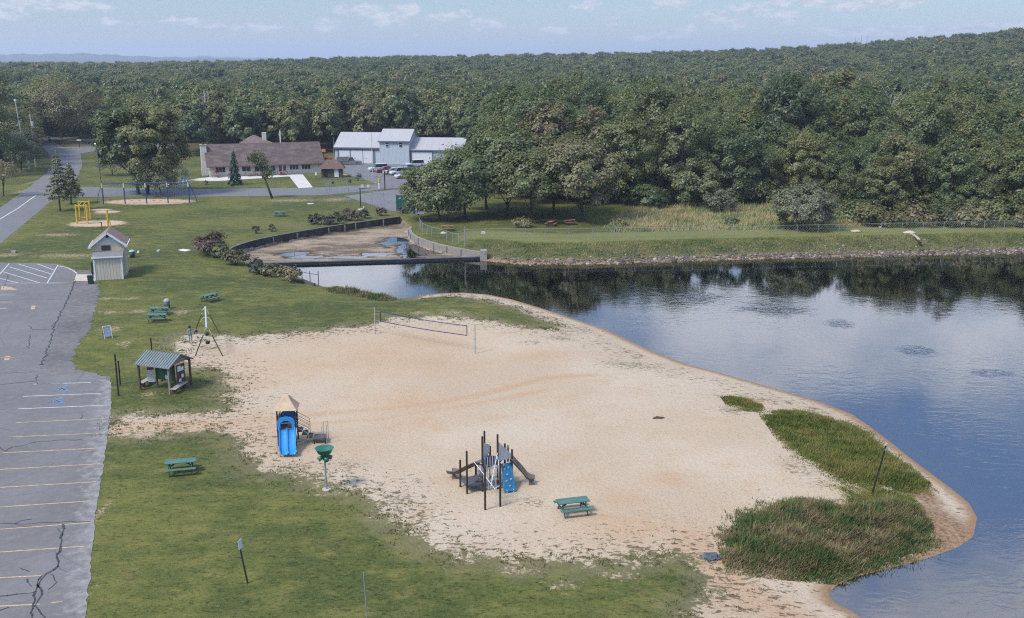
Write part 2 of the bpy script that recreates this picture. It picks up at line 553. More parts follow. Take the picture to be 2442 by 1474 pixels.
# ------------------------------------------------------------------ ground materials
def ground_material():
    m, t, out = newmat("ground")
    b = t.new('ShaderNodeBsdfPrincipled')
    b.inputs['Specular IOR Level'].default_value = 0.15
    b.inputs['Roughness'].default_value = 0.9
    g = t.new('ShaderNodeNewGeometry')
    pos = g.outputs['Position']
    sx = t.new('ShaderNodeSeparateXYZ')
    t.l.new(pos, sx.inputs[0])
    X, Y, Z = sx.outputs
    st = t.vm('MULTIPLY', pos, (0.6, 1.0, 1.0))
    n1 = t.noise(0.07, 3, pos, .55)
    n2 = t.noise(0.45, 3, pos, .6)
    n2b = t.noise(0.8, 3, st, .65)
    n3 = t.noise(2.6, 3, st, .65)
    n4 = t.noise(9.0, 2, pos, .7)
    n5 = t.noise(1.9, 4, pos, .7)
    n6 = t.noise(4.2, 3, pos, .75)
    near = t.step(Y, 150, 60)
    # lawn
    gr = t.mix((0.054, 0.070, 0.018), (0.118, 0.120, 0.029), t.step(t.m('ADD', t.m('MULTIPLY', n1, .6), t.m('MULTIPLY', n2b, .4)), 0.38, 0.62))
    gr = t.mix(gr, (0.185, 0.153, 0.046), t.m('MULTIPLY', t.step(n2b, 0.5, 0.78), 0.55))
    gr = t.mix(gr, (0.190, 0.129, 0.058), t.m('MULTIPLY', t.step(n2, 0.56, 0.8), 0.4))
    n7 = t.noise(5.5, 3, t.vm('MULTIPLY', pos, (.7, 1, 1)), .8)
    n8 = t.noise(16, 2, pos, .7)
    fine = t.m('ADD', t.m('ADD', t.m('MULTIPLY', n3, .35), t.m('MULTIPLY', n8, .3)), t.m('MULTIPLY', n7, .45))
    gr = t.mix(gr, (0.168, 0.155, 0.041), t.m('MULTIPLY', t.step(n7, .52, .72), .5))
    gr = t.mix((0, 0, 0), gr, t.lin(fine, 0.455, 0.645, 0.42, 1.72))
    # distant rough ground
    gr = t.mix(gr, (0.084, 0.071, 0.029), t.step(Y, 250, 330))
    # levee grass: long and yellowish
    far = t.m('MULTIPLY', t.step(Y, 121, 126), t.step(X, -9, -5))
    lake = t.attr('lake')
    rough = t.m('MULTIPLY', far, t.step(t.m('ADD', lake, t.m('MULTIPLY', n5, 3)), 7.2, 5.8))
    bank = t.mix((0.105, 0.10, 0.04), (0.055, 0.07, 0.028), t.step(n2, .42, .6))
    bank = t.mix(bank, (0.20, 0.15, 0.09), t.step(t.m('ADD', n6, t.m('MULTIPLY', lake, -.07)), .3, .5))
    bank = t.mix((0, 0, 0), bank, t.lin(n6, .3, .7, .5, 1.5))
    bank = t.mix(bank, (0.26, 0.17, 0.095), t.step(t.m('ADD', lake, t.m('MULTIPLY', n5, 1.2)), 1.9, .8))
    gr = t.mix(gr, bank, rough)
    levtop = t.m('MULTIPLY', far, t.m('MULTIPLY', t.step(lake, 6.5, 8.0), t.step(lake, 17, 13)))
    gr = t.mix(gr, (0.17, 0.17, 0.06), t.m('MULTIPLY', levtop, t.lin(n6, .35, .65, .25, .95)))
    # sand
    sa = t.mix((0.392, 0.299, 0.204), (0.438, 0.355, 0.256), t.step(n1, .35, .65))
    sa = t.mix(sa, (0.392, 0.263, 0.154), t.m('MULTIPLY', t.step(n2, .5, .75), .5))
    org = t.m('MULTIPLY', t.attr('orange'), t.lin(n5, .25, .75, .3, 1.2))
    sa = t.mix(sa, (0.392, 0.234, 0.122), t.m('MINIMUM', t.m('MULTIPLY', org, 0.6), 0.6))
    sa = t.mix((0, 0, 0), sa, t.lin(t.m('ADD', t.m('MULTIPLY', n6, .55), t.m('MULTIPLY', n8, .45)), .38, .62, .80, 1.19))
    sd_ = t.attr('sand')
    # dark specks of leaves and weeds scattered on the sand, thicker at the edges
    edge = t.step(t.m('ABSOLUTE', sd_), 7.5, 0.5)
    wd = t.vm('MULTIPLY', pos, (0.55, 1.0, 1.0))
    sp1 = t.step(t.m('ADD', t.noise(3.3, 3, wd, .7), t.m('MULTIPLY', t.m('ADD', edge, t.m('MULTIPLY', t.m('SUBTRACT', n2, .5), .9)), .16)), .69, .76)
    sp2 = t.m('MULTIPLY', t.step(t.noise(5.5, 3, pos, .7), .64, .70), .6)
    wl = t.m('MULTIPLY', t.step(lake, 10, 3), t.step(lake, 0.8, 2.0))
    sp3 = t.m('MULTIPLY', t.step(t.m('ADD', t.noise(2.2, 4, t.vm('MULTIPLY', pos, (.6, 1.3, 1)), .75), t.m('MULTIPLY', wl, .08)), .62, .69), wl)
    sa = t.mix(sa, (0.059, 0.046, 0.024), t.m('MULTIPLY', t.m('MAXIMUM', t.m('MAXIMUM', sp1, sp2), sp3), .8))
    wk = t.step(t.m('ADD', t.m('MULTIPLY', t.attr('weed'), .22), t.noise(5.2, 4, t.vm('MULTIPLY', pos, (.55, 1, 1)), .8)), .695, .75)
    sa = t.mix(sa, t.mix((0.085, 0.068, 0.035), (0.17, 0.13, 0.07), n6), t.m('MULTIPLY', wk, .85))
    # wet sand and the red shallows
    sa = t.mix(sa, (0.231, 0.141, 0.076), t.step(t.m('ADD', lake, t.m('MULTIPLY', n5, 1.0)), 1.7, 0.5))
    gravelly = t.step(t.attr('spit'), 0.2, 0.8)
    sa = t.mix(sa, t.mix((0.140, 0.082, 0.046), (0.280, 0.183, 0.110), t.step(n6, .35, .65)), gravelly)
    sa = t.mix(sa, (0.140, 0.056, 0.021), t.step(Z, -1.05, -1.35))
    sa = t.mix(sa, (0.017, 0.013, 0.007), t.step(Z, -1.35, -2.3))  # the water's absorption is painted into the bed colour, darker with depth
    # ragged lawn/sand edge
    k = t.m('ADD', sd_, t.m('ADD', t.m('MULTIPLY', t.m('SUBTRACT', n2, .5), 4.0), t.m('ADD', t.m('MULTIPLY', t.m('SUBTRACT', n5, .5), 3.6), t.m('MULTIPLY', t.m('SUBTRACT', n6, .5), 3.2))))
    ms = t.step(k, 0.25, -0.35)
    k2 = t.step(k, 2.6, 0.3)
    gr = t.mix(gr, (0.16, 0.135, 0.075), t.m('MULTIPLY', k2, .6))
    # worn bare places
    bare = t.attr('bare')
    bk = t.step(t.m('ADD', t.m('MULTIPLY', bare, .8), t.m('ADD', t.m('MULTIPLY', t.m('SUBTRACT', n5, .5), 1.7), t.m('MULTIPLY', t.m('SUBTRACT', n6, .5), 1.8))), .38, .95)
    gr = t.mix(gr, t.mix((0.21, 0.15, 0.085), (0.42, 0.32, 0.22), t.step(n6, .4, .65)), t.m('MULTIPLY', bk, .8))
    pit = t.attr('pit')
    pk = t.step(t.m('ADD', pit, t.m('MULTIPLY', t.m('SUBTRACT', n5, .5), .4)), .45, .6)
    gr = t.mix(gr, (0.42, 0.305, 0.205), pk)
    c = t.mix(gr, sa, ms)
    # below the waterline everywhere: light lost in deeper water, painted as darker colour
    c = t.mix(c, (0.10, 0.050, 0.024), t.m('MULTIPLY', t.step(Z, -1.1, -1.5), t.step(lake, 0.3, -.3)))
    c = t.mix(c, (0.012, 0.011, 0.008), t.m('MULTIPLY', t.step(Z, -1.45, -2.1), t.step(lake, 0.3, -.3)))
    # drained pool bed
    pool = t.attr('pool')
    mud = t.mix((0.125, 0.092, 0.06), (0.30, 0.235, 0.165), t.step(t.noise(.28, 5, t.vm('MULTIPLY', pos, (.5, 1, 1)), .7), .38, .62))
    mud = t.mix(mud, (0.045, 0.037, 0.025), t.step(n6, .52, .7))
    mud = t.mix(mud, (0.30, 0.25, 0.20), t.step(t.noise(.9, 3, t.vm('MULTIPLY', pos, (.35, 1, 1)), .7), .62, .7))
    mud = t.mix(mud, (0.05, 0.038, 0.026), t.step(Z, -1.24, -1.30))
    c = t.mix(c, mud, t.step(pool, 0.5, 0.3))
    t.l.new(c, b.inputs['Base Color'])
    h = t.m('ADD', t.m('MULTIPLY', n6, .5), t.m('ADD', t.m('MULTIPLY', n4, .35), t.m('MULTIPLY', n5, .5)))
    t.l.new(t.bump(h, 0.75, 0.16), b.inputs['Normal'])
    t.l.new(b.outputs[0], out.inputs[0])
    return m


def axis(lo, hi, steps, far_lo, far_hi, g=1.17):
    a = [lo]
    for s, e in steps:
        while a[-1] < e - 1e-6:
            a.append(a[-1] + s)
    up, s = [a[-1]], steps[-1][0]
    while up[-1] < far_hi:
        s *= g
        up.append(up[-1] + s)
    dn, s = [a[0]], steps[0][0]
    while dn[-1] > far_lo:
        s *= g
        dn.append(dn[-1] - s)
    return np.array(dn[:0:-1] + a + up[1:])


BARE = [(250, 712, 45, 4), (310, 712, 30, 4), (260, 745, 30, 5), (330, 742, 26, 5), (432, 744, 26, 8), (265, 785, 30, 8), (295, 818, 22, 8), (300, 826, 12, 5),
        (355, 940, 24, 8), (250, 508, 30, 5), (305, 640, 14, 6), (300, 612, 10, 6), (1230, 1360, 60, 16), (1480, 1372, 60, 12), (1340, 1395, 50, 12),
        (232, 1230, 8, 60), (215, 1400, 8, 60), (160, 610, 90, 6), (20, 608, 40, 6), (700, 478, 70, 4), (800, 476, 40, 6), (340, 1040, 60, 6),
        (1000, 745, 30, 5), (1080, 745, 40, 8), (380, 1045, 50, 5), (780, 1165, 12, 4), (140, 560, 60, 5), (100, 430, 14, 14), (60, 455, 16, 10)]
PITS = [(355, 481, 108, 7), (232, 533, 66, 8), (255, 505, 30, 3.0), (240, 500, 26, 2.2), (190, 663, 0.1, 0.1)]
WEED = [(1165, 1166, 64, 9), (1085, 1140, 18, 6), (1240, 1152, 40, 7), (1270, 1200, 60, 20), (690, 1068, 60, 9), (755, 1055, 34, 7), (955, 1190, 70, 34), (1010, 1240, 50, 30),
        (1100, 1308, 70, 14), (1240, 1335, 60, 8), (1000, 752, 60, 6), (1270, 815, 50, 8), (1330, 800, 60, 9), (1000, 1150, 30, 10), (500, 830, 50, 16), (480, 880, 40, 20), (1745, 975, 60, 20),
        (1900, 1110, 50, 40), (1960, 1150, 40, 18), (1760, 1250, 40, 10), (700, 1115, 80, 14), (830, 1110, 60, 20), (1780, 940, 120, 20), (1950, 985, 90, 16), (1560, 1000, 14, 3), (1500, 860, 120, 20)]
ORNG = [(1000, 815, 150, 40), (920, 850, 200, 40), (1590, 1145, 60, 16), (1500, 1265, 160, 40), (1640, 1290, 80, 40), (700, 880, 140, 40), (1280, 850, 80, 16),
        (1700, 1320, 60, 60), (1800, 1420, 120, 30), (1480, 1190, 60, 20), (960, 960, 120, 40), (1000, 1010, 100, 20), (450, 1015, 160, 14)]


def build_ground():
    xs = axis(-100, 100, [(0.5, 100)], -15000, 15000)
    ys = axis(36, 180, [(0.5, 180), (1.0, 262)], -400, 15000)
    X, Y = np.meshgrid(xs, ys)
    Z = height(X, Y)
    A = {'lake': sdf(LAKE, X, Y), 'sand': sdf(SAND, X, Y), 'pool': sdf(POOL, X, Y)}

    def blobs(L, soft):
        a = np.zeros(X.shape)
        for u, v, ru, rv in L:
            p = P(u, v)
            k = p.y / math.cos(PIT) / FOC
            ky = (P(u, v - 1).y - P(u, v + 1).y) / 2
            q = ((X - p.x) / (ru * k)) ** 2 + ((Y - p.y) / (rv * ky)) ** 2
            a = np.maximum(a, np.exp(-q * soft) if soft < 3 else 1 - np.sqrt(q) * .5)
        return a
    A['bare'] = blobs(BARE, 0.8)
    A['pit'] = blobs(PITS, 9)
    A['orange'] = blobs(ORNG, 1.0)
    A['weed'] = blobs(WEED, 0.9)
    for pts, w in ([(1400, 1225), (1520, 1243), (1600, 1256), (1660, 1275), (1715, 1300)], .35), ([(560, 1005), (800, 985), (1050, 960), (1150, 940), (1300, 902), (1420, 893)], .5), \
            ([(600, 1020), (900, 1000), (1150, 960), (1300, 930)], .35), ([(1690, 1330), (1800, 1400), (1960, 1474)], 1.2), ([(262, 1030), (400, 1010), (560, 1008)], .6):
        d = segd(poly(pts), X, Y)
        A['orange'] = np.maximum(A['orange'], 1.2 * (1 - sm(d, w * .4, w * 1.5)))
    A['bare'] = np.maximum(A['bare'], .75 * (1 - sm(np.abs(np.hypot(X - P(779, 1167).x, (Y - P(779, 1167).y)) - 0.95), .1, .5)))
    rdist = np.abs(sdf(ROAD, X, Y))
    A['bare'] = np.maximum(A['bare'], .45 * (1 - sm(rdist, .2, 1.2)) * (Y < 240))
    A['spit'] = blobs([(2250, 1225, 80, 60), (2150, 1320, 130, 30), (2030, 1365, 70, 16), (2200, 1150, 40, 40)], 0.9)
    nx, ny = len(xs), len(ys)
    V = np.stack([X.ravel(), Y.ravel(), Z.ravel()], 1)
    i, j = np.meshgrid(np.arange(nx - 1), np.arange(ny - 1))
    a = (j * nx + i).ravel()
    Q = np.stack([a, a + 1, a + nx + 1, a + nx], 1)
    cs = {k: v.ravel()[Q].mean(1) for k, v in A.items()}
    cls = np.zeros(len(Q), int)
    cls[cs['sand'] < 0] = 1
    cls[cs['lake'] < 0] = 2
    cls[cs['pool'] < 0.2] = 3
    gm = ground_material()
    for c, nm, lb in ((0, 'ground', 'mown lawn and rough ground around the lake'), (1, 'beach', 'pale sandy beach'), (2, 'lake_bed', 'bed of the lake with the darkening of deep water painted in'),
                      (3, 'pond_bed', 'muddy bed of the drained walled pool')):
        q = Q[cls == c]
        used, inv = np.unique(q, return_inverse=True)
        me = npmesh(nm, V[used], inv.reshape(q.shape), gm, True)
        for k, v in A.items():
            at = me.attributes.new(k, 'FLOAT', 'POINT')
            at.data.foreach_set('value', v.ravel()[used].astype(np.float32))
        o = bpy.data.objects.new(nm, me)
        COL.objects.link(o)
        tag(o, lb, kind='structure')


def water_material():
    m, t, out = newmat("water")
    pos = t.new('ShaderNodeNewGeometry').outputs['Position']
    sp_ = t.new('ShaderNodeSeparateXYZ')
    t.l.new(pos, sp_.inputs[0])
    w1 = t.noise(1.5, 3, t.vm('MULTIPLY', pos, (.7, 1.15, 1)), .55, .6)
    w2 = t.noise(0.32, 2, pos, .5, .4)
    patch = t.step(t.noise(0.05, 3, t.vm('MULTIPLY', pos, (.8, 1, 1)), .55), .42, .68)
    # cat's-paws: small patches of ruffled water
    acc = None
    for u, v, a, b in [(1670, 710, 75, 18), (1850, 737, 115, 21), (1995, 772, 52, 13), (2190, 838, 75, 20), (2370, 890, 62, 16)]:
        p = P(u, v, WATER)
        k = p.y / FOC
        q = t.vm('LENGTH', t.vm('MULTIPLY', t.vm('SUBTRACT', pos, tuple(p)), (1 / (a * k), 1 / (b * k * p.y / CAM_H), 0)))
        q = t.step(t.m('ADD', q, t.m('MULTIPLY', t.m('SUBTRACT', t.noise(.5, 3, pos), .5), 1.2)), 1.0, 0.25)
        acc = q if acc is None else t.m('MAXIMUM', acc, q)
    calm = t.step(sp_.outputs[1], 128, 108)
    amp = t.m('ADD', t.m('MULTIPLY', t.m('ADD', 0.25, t.m('MULTIPLY', patch, 0.9)), t.lin(calm, 0, 1, .35, 1.0)), t.m('MULTIPLY', acc, 4.0))
    h = t.m('MULTIPLY', t.m('ADD', t.m('MULTIPLY', t.m('SUBTRACT', w1, .5), .05), t.m('MULTIPLY', t.m('SUBTRACT', w2, .5), .06)), amp)
    bn = t.new('ShaderNodeBump')
    bn.inputs['Strength'].default_value = 0.28
    bn.inputs['Distance'].default_value = 1.0
    t.l.new(h, bn.inputs['Height'])
    gl = t.new('ShaderNodeBsdfGlossy')
    gl.inputs['Roughness'].default_value = 0.04
    gl.inputs['Color'].default_value = (0.93, 0.95, 1.0, 1)
    t.l.new(bn.outputs[0], gl.inputs['Normal'])
    tr = t.new('ShaderNodeBsdfTransparent')
    tr.inputs['Color'].default_value = (0.80, 0.62, 0.42, 1)
    fr = t.new('ShaderNodeFresnel')
    fr.inputs['IOR'].default_value = 2.2
    t.l.new(bn.outputs[0], fr.inputs['Normal'])
    mx = t.new('ShaderNodeMixShader')
    t.l.new(t.m('MULTIPLY', fr.outputs[0], 1.2, clamp=True), mx.inputs[0])
    t.l.new(tr.outputs[0], mx.inputs[1])
    t.l.new(gl.outputs[0], mx.inputs[2])
    t.l.new(mx.outputs[0], out.inputs[0])
    return m


def flat_sheet(name, pl, z, material, kind='structure', jitter=0.0, step=0.6, label=None):
    pts = []
    n = len(pl)
    for i in range(n):
        a, b = Vector(pl[i]), Vector(pl[(i + 1) % n])
        L = (b - a).length
        k = max(1, min(400, int(L / step))) if jitter else 1
        for q in range(k):
            p = a.lerp(b, q / k)
            if jitter and q:
                p = p + Vector((rnd.gauss(0, jitter), rnd.gauss(0, jitter)))
            pts.append((p.x, p.y, z))
    tri = tessellate_polygon([[Vector(p) for p in pts]])
    mb = MB().add(pts, [tuple(t) for t in tri])
    o = mb.build(name, material)
    for p in o.data.polygons:
        if p.normal.z < 0:
            p.flip()
    return tag(o, label or name.replace('_', ' '), kind=kind)


def build_water():
    wm = water_material()
    xs = axis(-40, 110, [(1.0, 110)], -60, 900, 1.3)
    ys = axis(36, 170, [(1.0, 170)], 20, 180, 1.3)
    X, Y = np.meshgrid(xs, ys)
    nx = len(xs)
    V = np.stack([X.ravel(), Y.ravel(), np.full(X.size, WATER)], 1)
    i, j = np.meshgrid(np.arange(nx - 1), np.arange(len(ys) - 1))
    a = (j * nx + i).ravel()
    Q = np.stack([a, a + 1, a + nx + 1, a + nx], 1)
    d = sdf(LAKE, X, Y).ravel()
    # keep clear of the drained pool behind the dam
    behind = ((X - DAM[0][0]) * dn.x + (Y - DAM[0][1]) * dn.y).ravel()
    inx = ((X > DAM[0][0] - 3) & (X < DAM[1][0] + .5)).ravel()
    mv = (behind > .25) & (behind < 1.4) & inx
    V[mv, 0] -= (behind[mv] - .25) * dn.x
    V[mv, 1] -= (behind[mv] - .25) * dn.y
    behind = np.where(mv, .25, behind)
    ok = (d < 2.0) & ~((behind > 0.45) & inx)
    q = Q[ok[Q].all(1)]
    used, inv = np.unique(q, return_inverse=True)
    o = bpy.data.objects.new('lake', npmesh('lake', V[used], inv.reshape(q.shape), wm, True))
    COL.objects.link(o)
    tag(o, 'lake water reflecting trees and cloud', kind='structure')
    flat_sheet('pool_water', POOL, -1.30, wm, label='shallow puddles left on the drained pool bed')


def asphalt(name, base, patchy=0.25, blotch=None):
    m, t, out = newmat(name)
    b = t.new('ShaderNodeBsdfPrincipled')
    b.inputs['Roughness'].default_value = 0.85
    b.inputs['Specular IOR Level'].default_value = 0.2
    pos = t.new('ShaderNodeNewGeometry').outputs['Position']
    n1 = t.noise(.18, 4, pos, .6)
    n2 = t.noise(1.6, 4, pos, .65)
    n3 = t.noise(14, 2, pos, .6)
    f = t.m('ADD', t.m('ADD', t.m('MULTIPLY', n1, .5), t.m('MULTIPLY', n2, .3)), t.m('MULTIPLY', n3, .35))
    c = t.ramp(f, [(.38, tuple(k * (1 - patchy) for k in base)), (.75, tuple(k * (1 + patchy) for k in base))])
    # fine cracking
    vo = t.new('ShaderNodeTexVoronoi', feature='DISTANCE_TO_EDGE')
    vo.inputs['Scale'].default_value = 0.22
    t.l.new(t.vm('ADD', pos, t.vm('MULTIPLY', t.new('ShaderNodeTexNoise').outputs['Color'], (1.2, 1.2, 0))), vo.inputs['Vector'])
    crack = t.m('MULTIPLY', t.step(vo.outputs['Distance'], 0.012, 0.003), t.step(n1, .45, .6))
    c = t.mix(c, tuple(k * .35 for k in base), t.m('MULTIPLY', crack, .3))
    if blotch:
        c = t.mix(c, blotch, t.m('MULTIPLY', t.step(n2, .52, .72), .7))
    if name == 'lot_asphalt':
        e1, e2 = P(214, 1400), P(262, 960)
        dx, dy = (e2 - e1).x, (e2 - e1).y
        ln = math.hypot(dx, dy)
        off = t.vm('DOT_PRODUCT', t.vm('SUBTRACT', pos, tuple(e1)), (dy / ln, -dx / ln, 0))
        wr = t.step(t.m('ADD', off, t.m('MULTIPLY', t.m('SUBTRACT', n2, .5), 3.0)), -1.5, .1)
        c = t.mix(c, (0.27, 0.255, 0.24), t.m('MULTIPLY', wr, t.lin(n2, .35, .65, .15, .8)))
    t.l.new(c, b.inputs['Base Color'])
    t.l.new(t.bump(t.m('ADD', n3, n2), .3, .03), b.inputs['Normal'])
    t.l.new(b.outputs[0], out.inputs[0])
    return m


def strip(mb, pts, w, z):
    """Flat ribbon along surveyed plan points."""
    pts = [Vector(p) for p in pts]
    for a, b in zip(pts[:-1], pts[1:]):
        d = (b - a).normalized()
        nrm = Vector((-d.y, d.x)) * w / 2
        e = d * w * .25
        mb.quad((*(a - e - nrm), z), (*(b + e - nrm), z), (*(b + e + nrm), z), (*(a - e + nrm), z))


def build_paving():
    lotm = asphalt('lot_asphalt', (0.140, 0.134, 0.129), .22, (0.168, 0.16, 0.152))
    flat_sheet('gravel', GRAVEL, 0.012, asphalt('gravel_shoulder', (0.125, 0.117, 0.112), .4, (0.205, 0.175, 0.15)), jitter=.16, step=.35, label='crumbling gravel edge of the parking lot')
    lot = flat_sheet('parking_lot', LOT, 0.02, lotm, jitter=.045, step=.4, label='old grey asphalt parking lot with faded bay lines')
    road = flat_sheet('road', ROAD, 0.02, asphalt('road_asphalt', (0.140, 0.138, 0.138), .15), jitter=.05, step=1.2, label='grey asphalt road with turnings')
    flat_sheet('tennis_court', COURT, 0.03, asphalt('court_asphalt', (0.145, 0.146, 0.15), .2), label='grey fenced tennis court')
    wm = mat('white_marking', (0.62, 0.63, 0.63), .8, .25, 4)
    ym = mat('yellow_marking', (0.55, 0.40, 0.22), .8, .3, 4)
    om = mat('orange_marking', (0.52, 0.37, 0.24), .8, .3, 4)
    bm_ = mat('blue_marking', (0.14, 0.30, 0.52), .8, .3, 4)
    cm = mat('crack_seal', (0.055, 0.055, 0.058), .6, .2, 4)
    z = 0.028

    def pl(px):
        return poly(px)
    w = MB()
    for a in ([(80, 917), (216, 913)], [(56, 946), (240, 939)], [(43, 976), (256, 967)], [(112, 676), (178, 675)]):
        strip(w, pl(a), .11, z)
    for a in ([(22, 629), (0, 654)], [(138, 633), (113, 675)], [(22, 637), (113, 664)], [(44, 630), (122, 654)], [(90, 630), (130, 645)], [(8, 649), (94, 675)],
              [(-10, 662), (46, 676)], [(0, 676), (178, 675)], [(-30, 704), (36, 704)], [(-30, 721), (28, 721)], [(-30, 737), (16, 736)]):
        strip(w, pl(a), .12, z)
    strip(w, pl([(138, 635), (158, 638), (174, 645), (184, 653)]), .14, z)
    w.build('white_line_marking', wm, lot)
    y = MB()
    for a in ([(38, 1009), (250, 999)], [(22, 1043), (237, 1034)], [(5, 1081), (228, 1070)], [(-60, 1124), (238, 1107)], [(-60, 1167), (228, 1150)], [(-60, 1214), (215, 1196)],
              [(-60, 1268), (218, 1247)], [(-60, 1322), (214, 1303)], [(-60, 1382), (98, 1374)], [(-60, 1450), (94, 1442)], [(124, 1438), (148, 1436)], [(-60, 1520), (100, 1510)]):
        strip(y, pl(a), .105, z)
    y.build('yellow_line_marking', ym, lot)
    o = MB()
    for u, v in ((80, 734), (18, 855)):
        strip(o, pl([(u - 18, v - 1), (u + 17, v - 1)]), .1, z)
        strip(o, pl([(u, v - 4), (u - 2, v + 4)]), .4, z)
    o.add([(*p, z) for p in pl([(4, 682), (28, 686), (42, 692), (2, 692)])], [(0, 1, 2, 3)])
    o.build('arrow_marking', om, lot)
    b = MB()
    for u, v in ((148, 930), (136, 959)):       # wheelchair-user symbols, foreshortened and worn
        c = P(u, v)
        ring = [(c.x - .25 + .42 * math.cos(k), c.y - .1 + .42 * math.sin(k)) for k in np.linspace(.3, 5.3, 14)]
        strip(b, ring, .1, z)
        strip(b, [(c.x - .25, c.y - .1), (c.x - .1, c.y + .75)], .13, z)
        strip(b, [(c.x - .2, c.y + .3), (c.x + .3, c.y + .3)], .1, z)
        strip(b, [(c.x - .2, c.y + .05), (c.x + .35, c.y + .05), (c.x + .6, c.y - .5), (c.x + .8, c.y - .45)], .12, z)
        b.add([(c.x - .08 + .14 * math.cos(k), c.y + .95 + .14 * math.sin(k), z) for k in np.linspace(0, 6.28, 9)[:-1]], [tuple(range(8))])
    b.build('symbol_marking', bm_, lot)
    c = MB()
    for a, wd in (([(-20, 1062), (0, 1068), (14, 1077), (30, 1067), (80, 1056), (130, 1051), (195, 1049)], .1), ([(-20, 1249), (8, 1249), (90, 1248), (215, 1245)], .09),
                  ([(35, 1250), (50, 1243), (75, 1239)], .08), ([(35, 1250), (45, 1255), (75, 1256)], .06), ([(150, 1252), (153, 1262), (148, 1275), (145, 1300), (140, 1340), (138, 1352), (110, 1370), (98, 1384), (84, 1412), (80, 1440), (76, 1480)], .17),
                  ([(-10, 1424), (40, 1418), (80, 1414)], .12), ([(100, 1374), (88, 1396), (100, 1420), (84, 1446), (92, 1455), (108, 1474)], .12), ([(65, 1382), (66, 1390), (76, 1400)], .1),
                  ([(50, 1357), (70, 1364)], .1), ([(-10, 1460), (20, 1450)], .1), ([(138, 1350), (160, 1365)], .06), ([(120, 1370), (135, 1390), (115, 1408)], .06),
                  ([(-10, 718), (60, 713), (148, 715)], .08), ([(180, 665), (172, 690), (160, 715), (146, 745), (128, 782), (122, 808), (108, 850), (95, 871)], .17), ([(94, 870), (103, 870)], .15),
                  ([(68, 778), (82, 787), (132, 787)], .08), ([(74, 798), (66, 832)], .1), ([(-10, 891), (92, 888)], .08), ([(-10, 920), (50, 913), (85, 910), (84, 902), (92, 893)], .11), ([(130, 770), (122, 778), (130, 782)], .08),
                  ([(85, 910), (90, 917), (150, 915)], .09), ([(20, 655), (8, 690)], .07), ([(196, 985), (192, 1000)], .07), ([(137, 1262), (148, 1279)], .05)):
        pts = [Vector(p) for p in pl(a)]
        fine = [pts[0]]
        for p, q in zip(pts[:-1], pts[1:]):
            k = max(1, int((q - p).length / .35))
            for j in range(1, k + 1):
                r = p.lerp(q, j / k)
                fine.append(r + Vector((rnd.gauss(0, .07), rnd.gauss(0, .07))) if j < k else r)
        for p, q in zip(fine[:-1], fine[1:]):
            strip(c, [p, q], wd * rnd.uniform(.3, .85), z + .004)
    c.build('crack_seal_marking', cm, lot)
    rl = MB()
    strip(rl, pl([(-60, 556), (0, 523), (40, 499), (86, 466)]), .22, z)
    rl.build('centre_line_marking', mat('road_line', (0.60, 0.60, 0.52), .8, .15, 2), road)
    conc = mat('concrete_path', (0.62, 0.57, 0.52), .85, .12, .8, bump=.2)
    flat_sheet('path', pl([(400, 436), (480, 425), (498, 423), (690, 417), (722, 416), (746, 447), (712, 449), (690, 421), (520, 432), (456, 431), (400, 441)]), .03, conc, label='pale concrete patio and path in front of the long house')
    flat_sheet('pavement', pl([(182, 655), (228, 655), (226, 671), (176, 671)]), .03, mat('slab_concrete', (0.55, 0.48, 0.42), .85, .15, 1.5), label='small concrete slab beside the shed')
# ------------------------------------------------------------------ vegetation
def leaf_mat(name, stops, trans=0.42, island=0.35, seedscale=0.5):
    """Leaves: one tint per tree, lighter and darker clumps and single leaves."""
    m, t, out = newmat(name)
    oi = t.new('ShaderNodeObjectInfo').outputs['Random']
    ge = t.new('ShaderNodeNewGeometry')
    co = t.new('ShaderNodeTexCoord').outputs['Object']
    n = t.noise(seedscale, 2, co, .5)
    f = t.m('ADD', oi, t.m('MULTIPLY', t.m('SUBTRACT', n, .5), .45), clamp=True)
    c = t.ramp(f, stops)
    isl = ge.outputs['Random Per Island']
    tone = t.lin(t.m('FRACT', t.m('MULTIPLY', oi, 17.3)), 0, 1, .74, 1.26)
    c = t.mix((0, 0, 0), c, t.m('MULTIPLY', tone, t.lin(isl, 0, 1, 1 - island, 1 + island)))
    df = t.new('ShaderNodeBsdfDiffuse')
    tl = t.new('ShaderNodeBsdfTranslucent')
    t.l.new(c, df.inputs[0])
    t.l.new(t.mix(c, (0.10, 0.13, 0.02), .25), tl.inputs[0])
    gl = t.new('ShaderNodeBsdfGlossy')
    gl.inputs['Roughness'].default_value = .45
    gl.inputs['Color'].default_value = (.75, .8, .85, 1)
    mx = t.new('ShaderNodeMixShader')
    mx.inputs[0].default_value = trans
    t.l.new(df.outputs[0], mx.inputs[1])
    t.l.new(tl.outputs[0], mx.inputs[2])
    m2 = t.new('ShaderNodeMixShader')
    m2.inputs[0].default_value = .03
    t.l.new(mx.outputs[0], m2.inputs[1])
    t.l.new(gl.outputs[0], m2.inputs[2])
    t.l.new(m2.outputs[0], out.inputs[0])
    return m


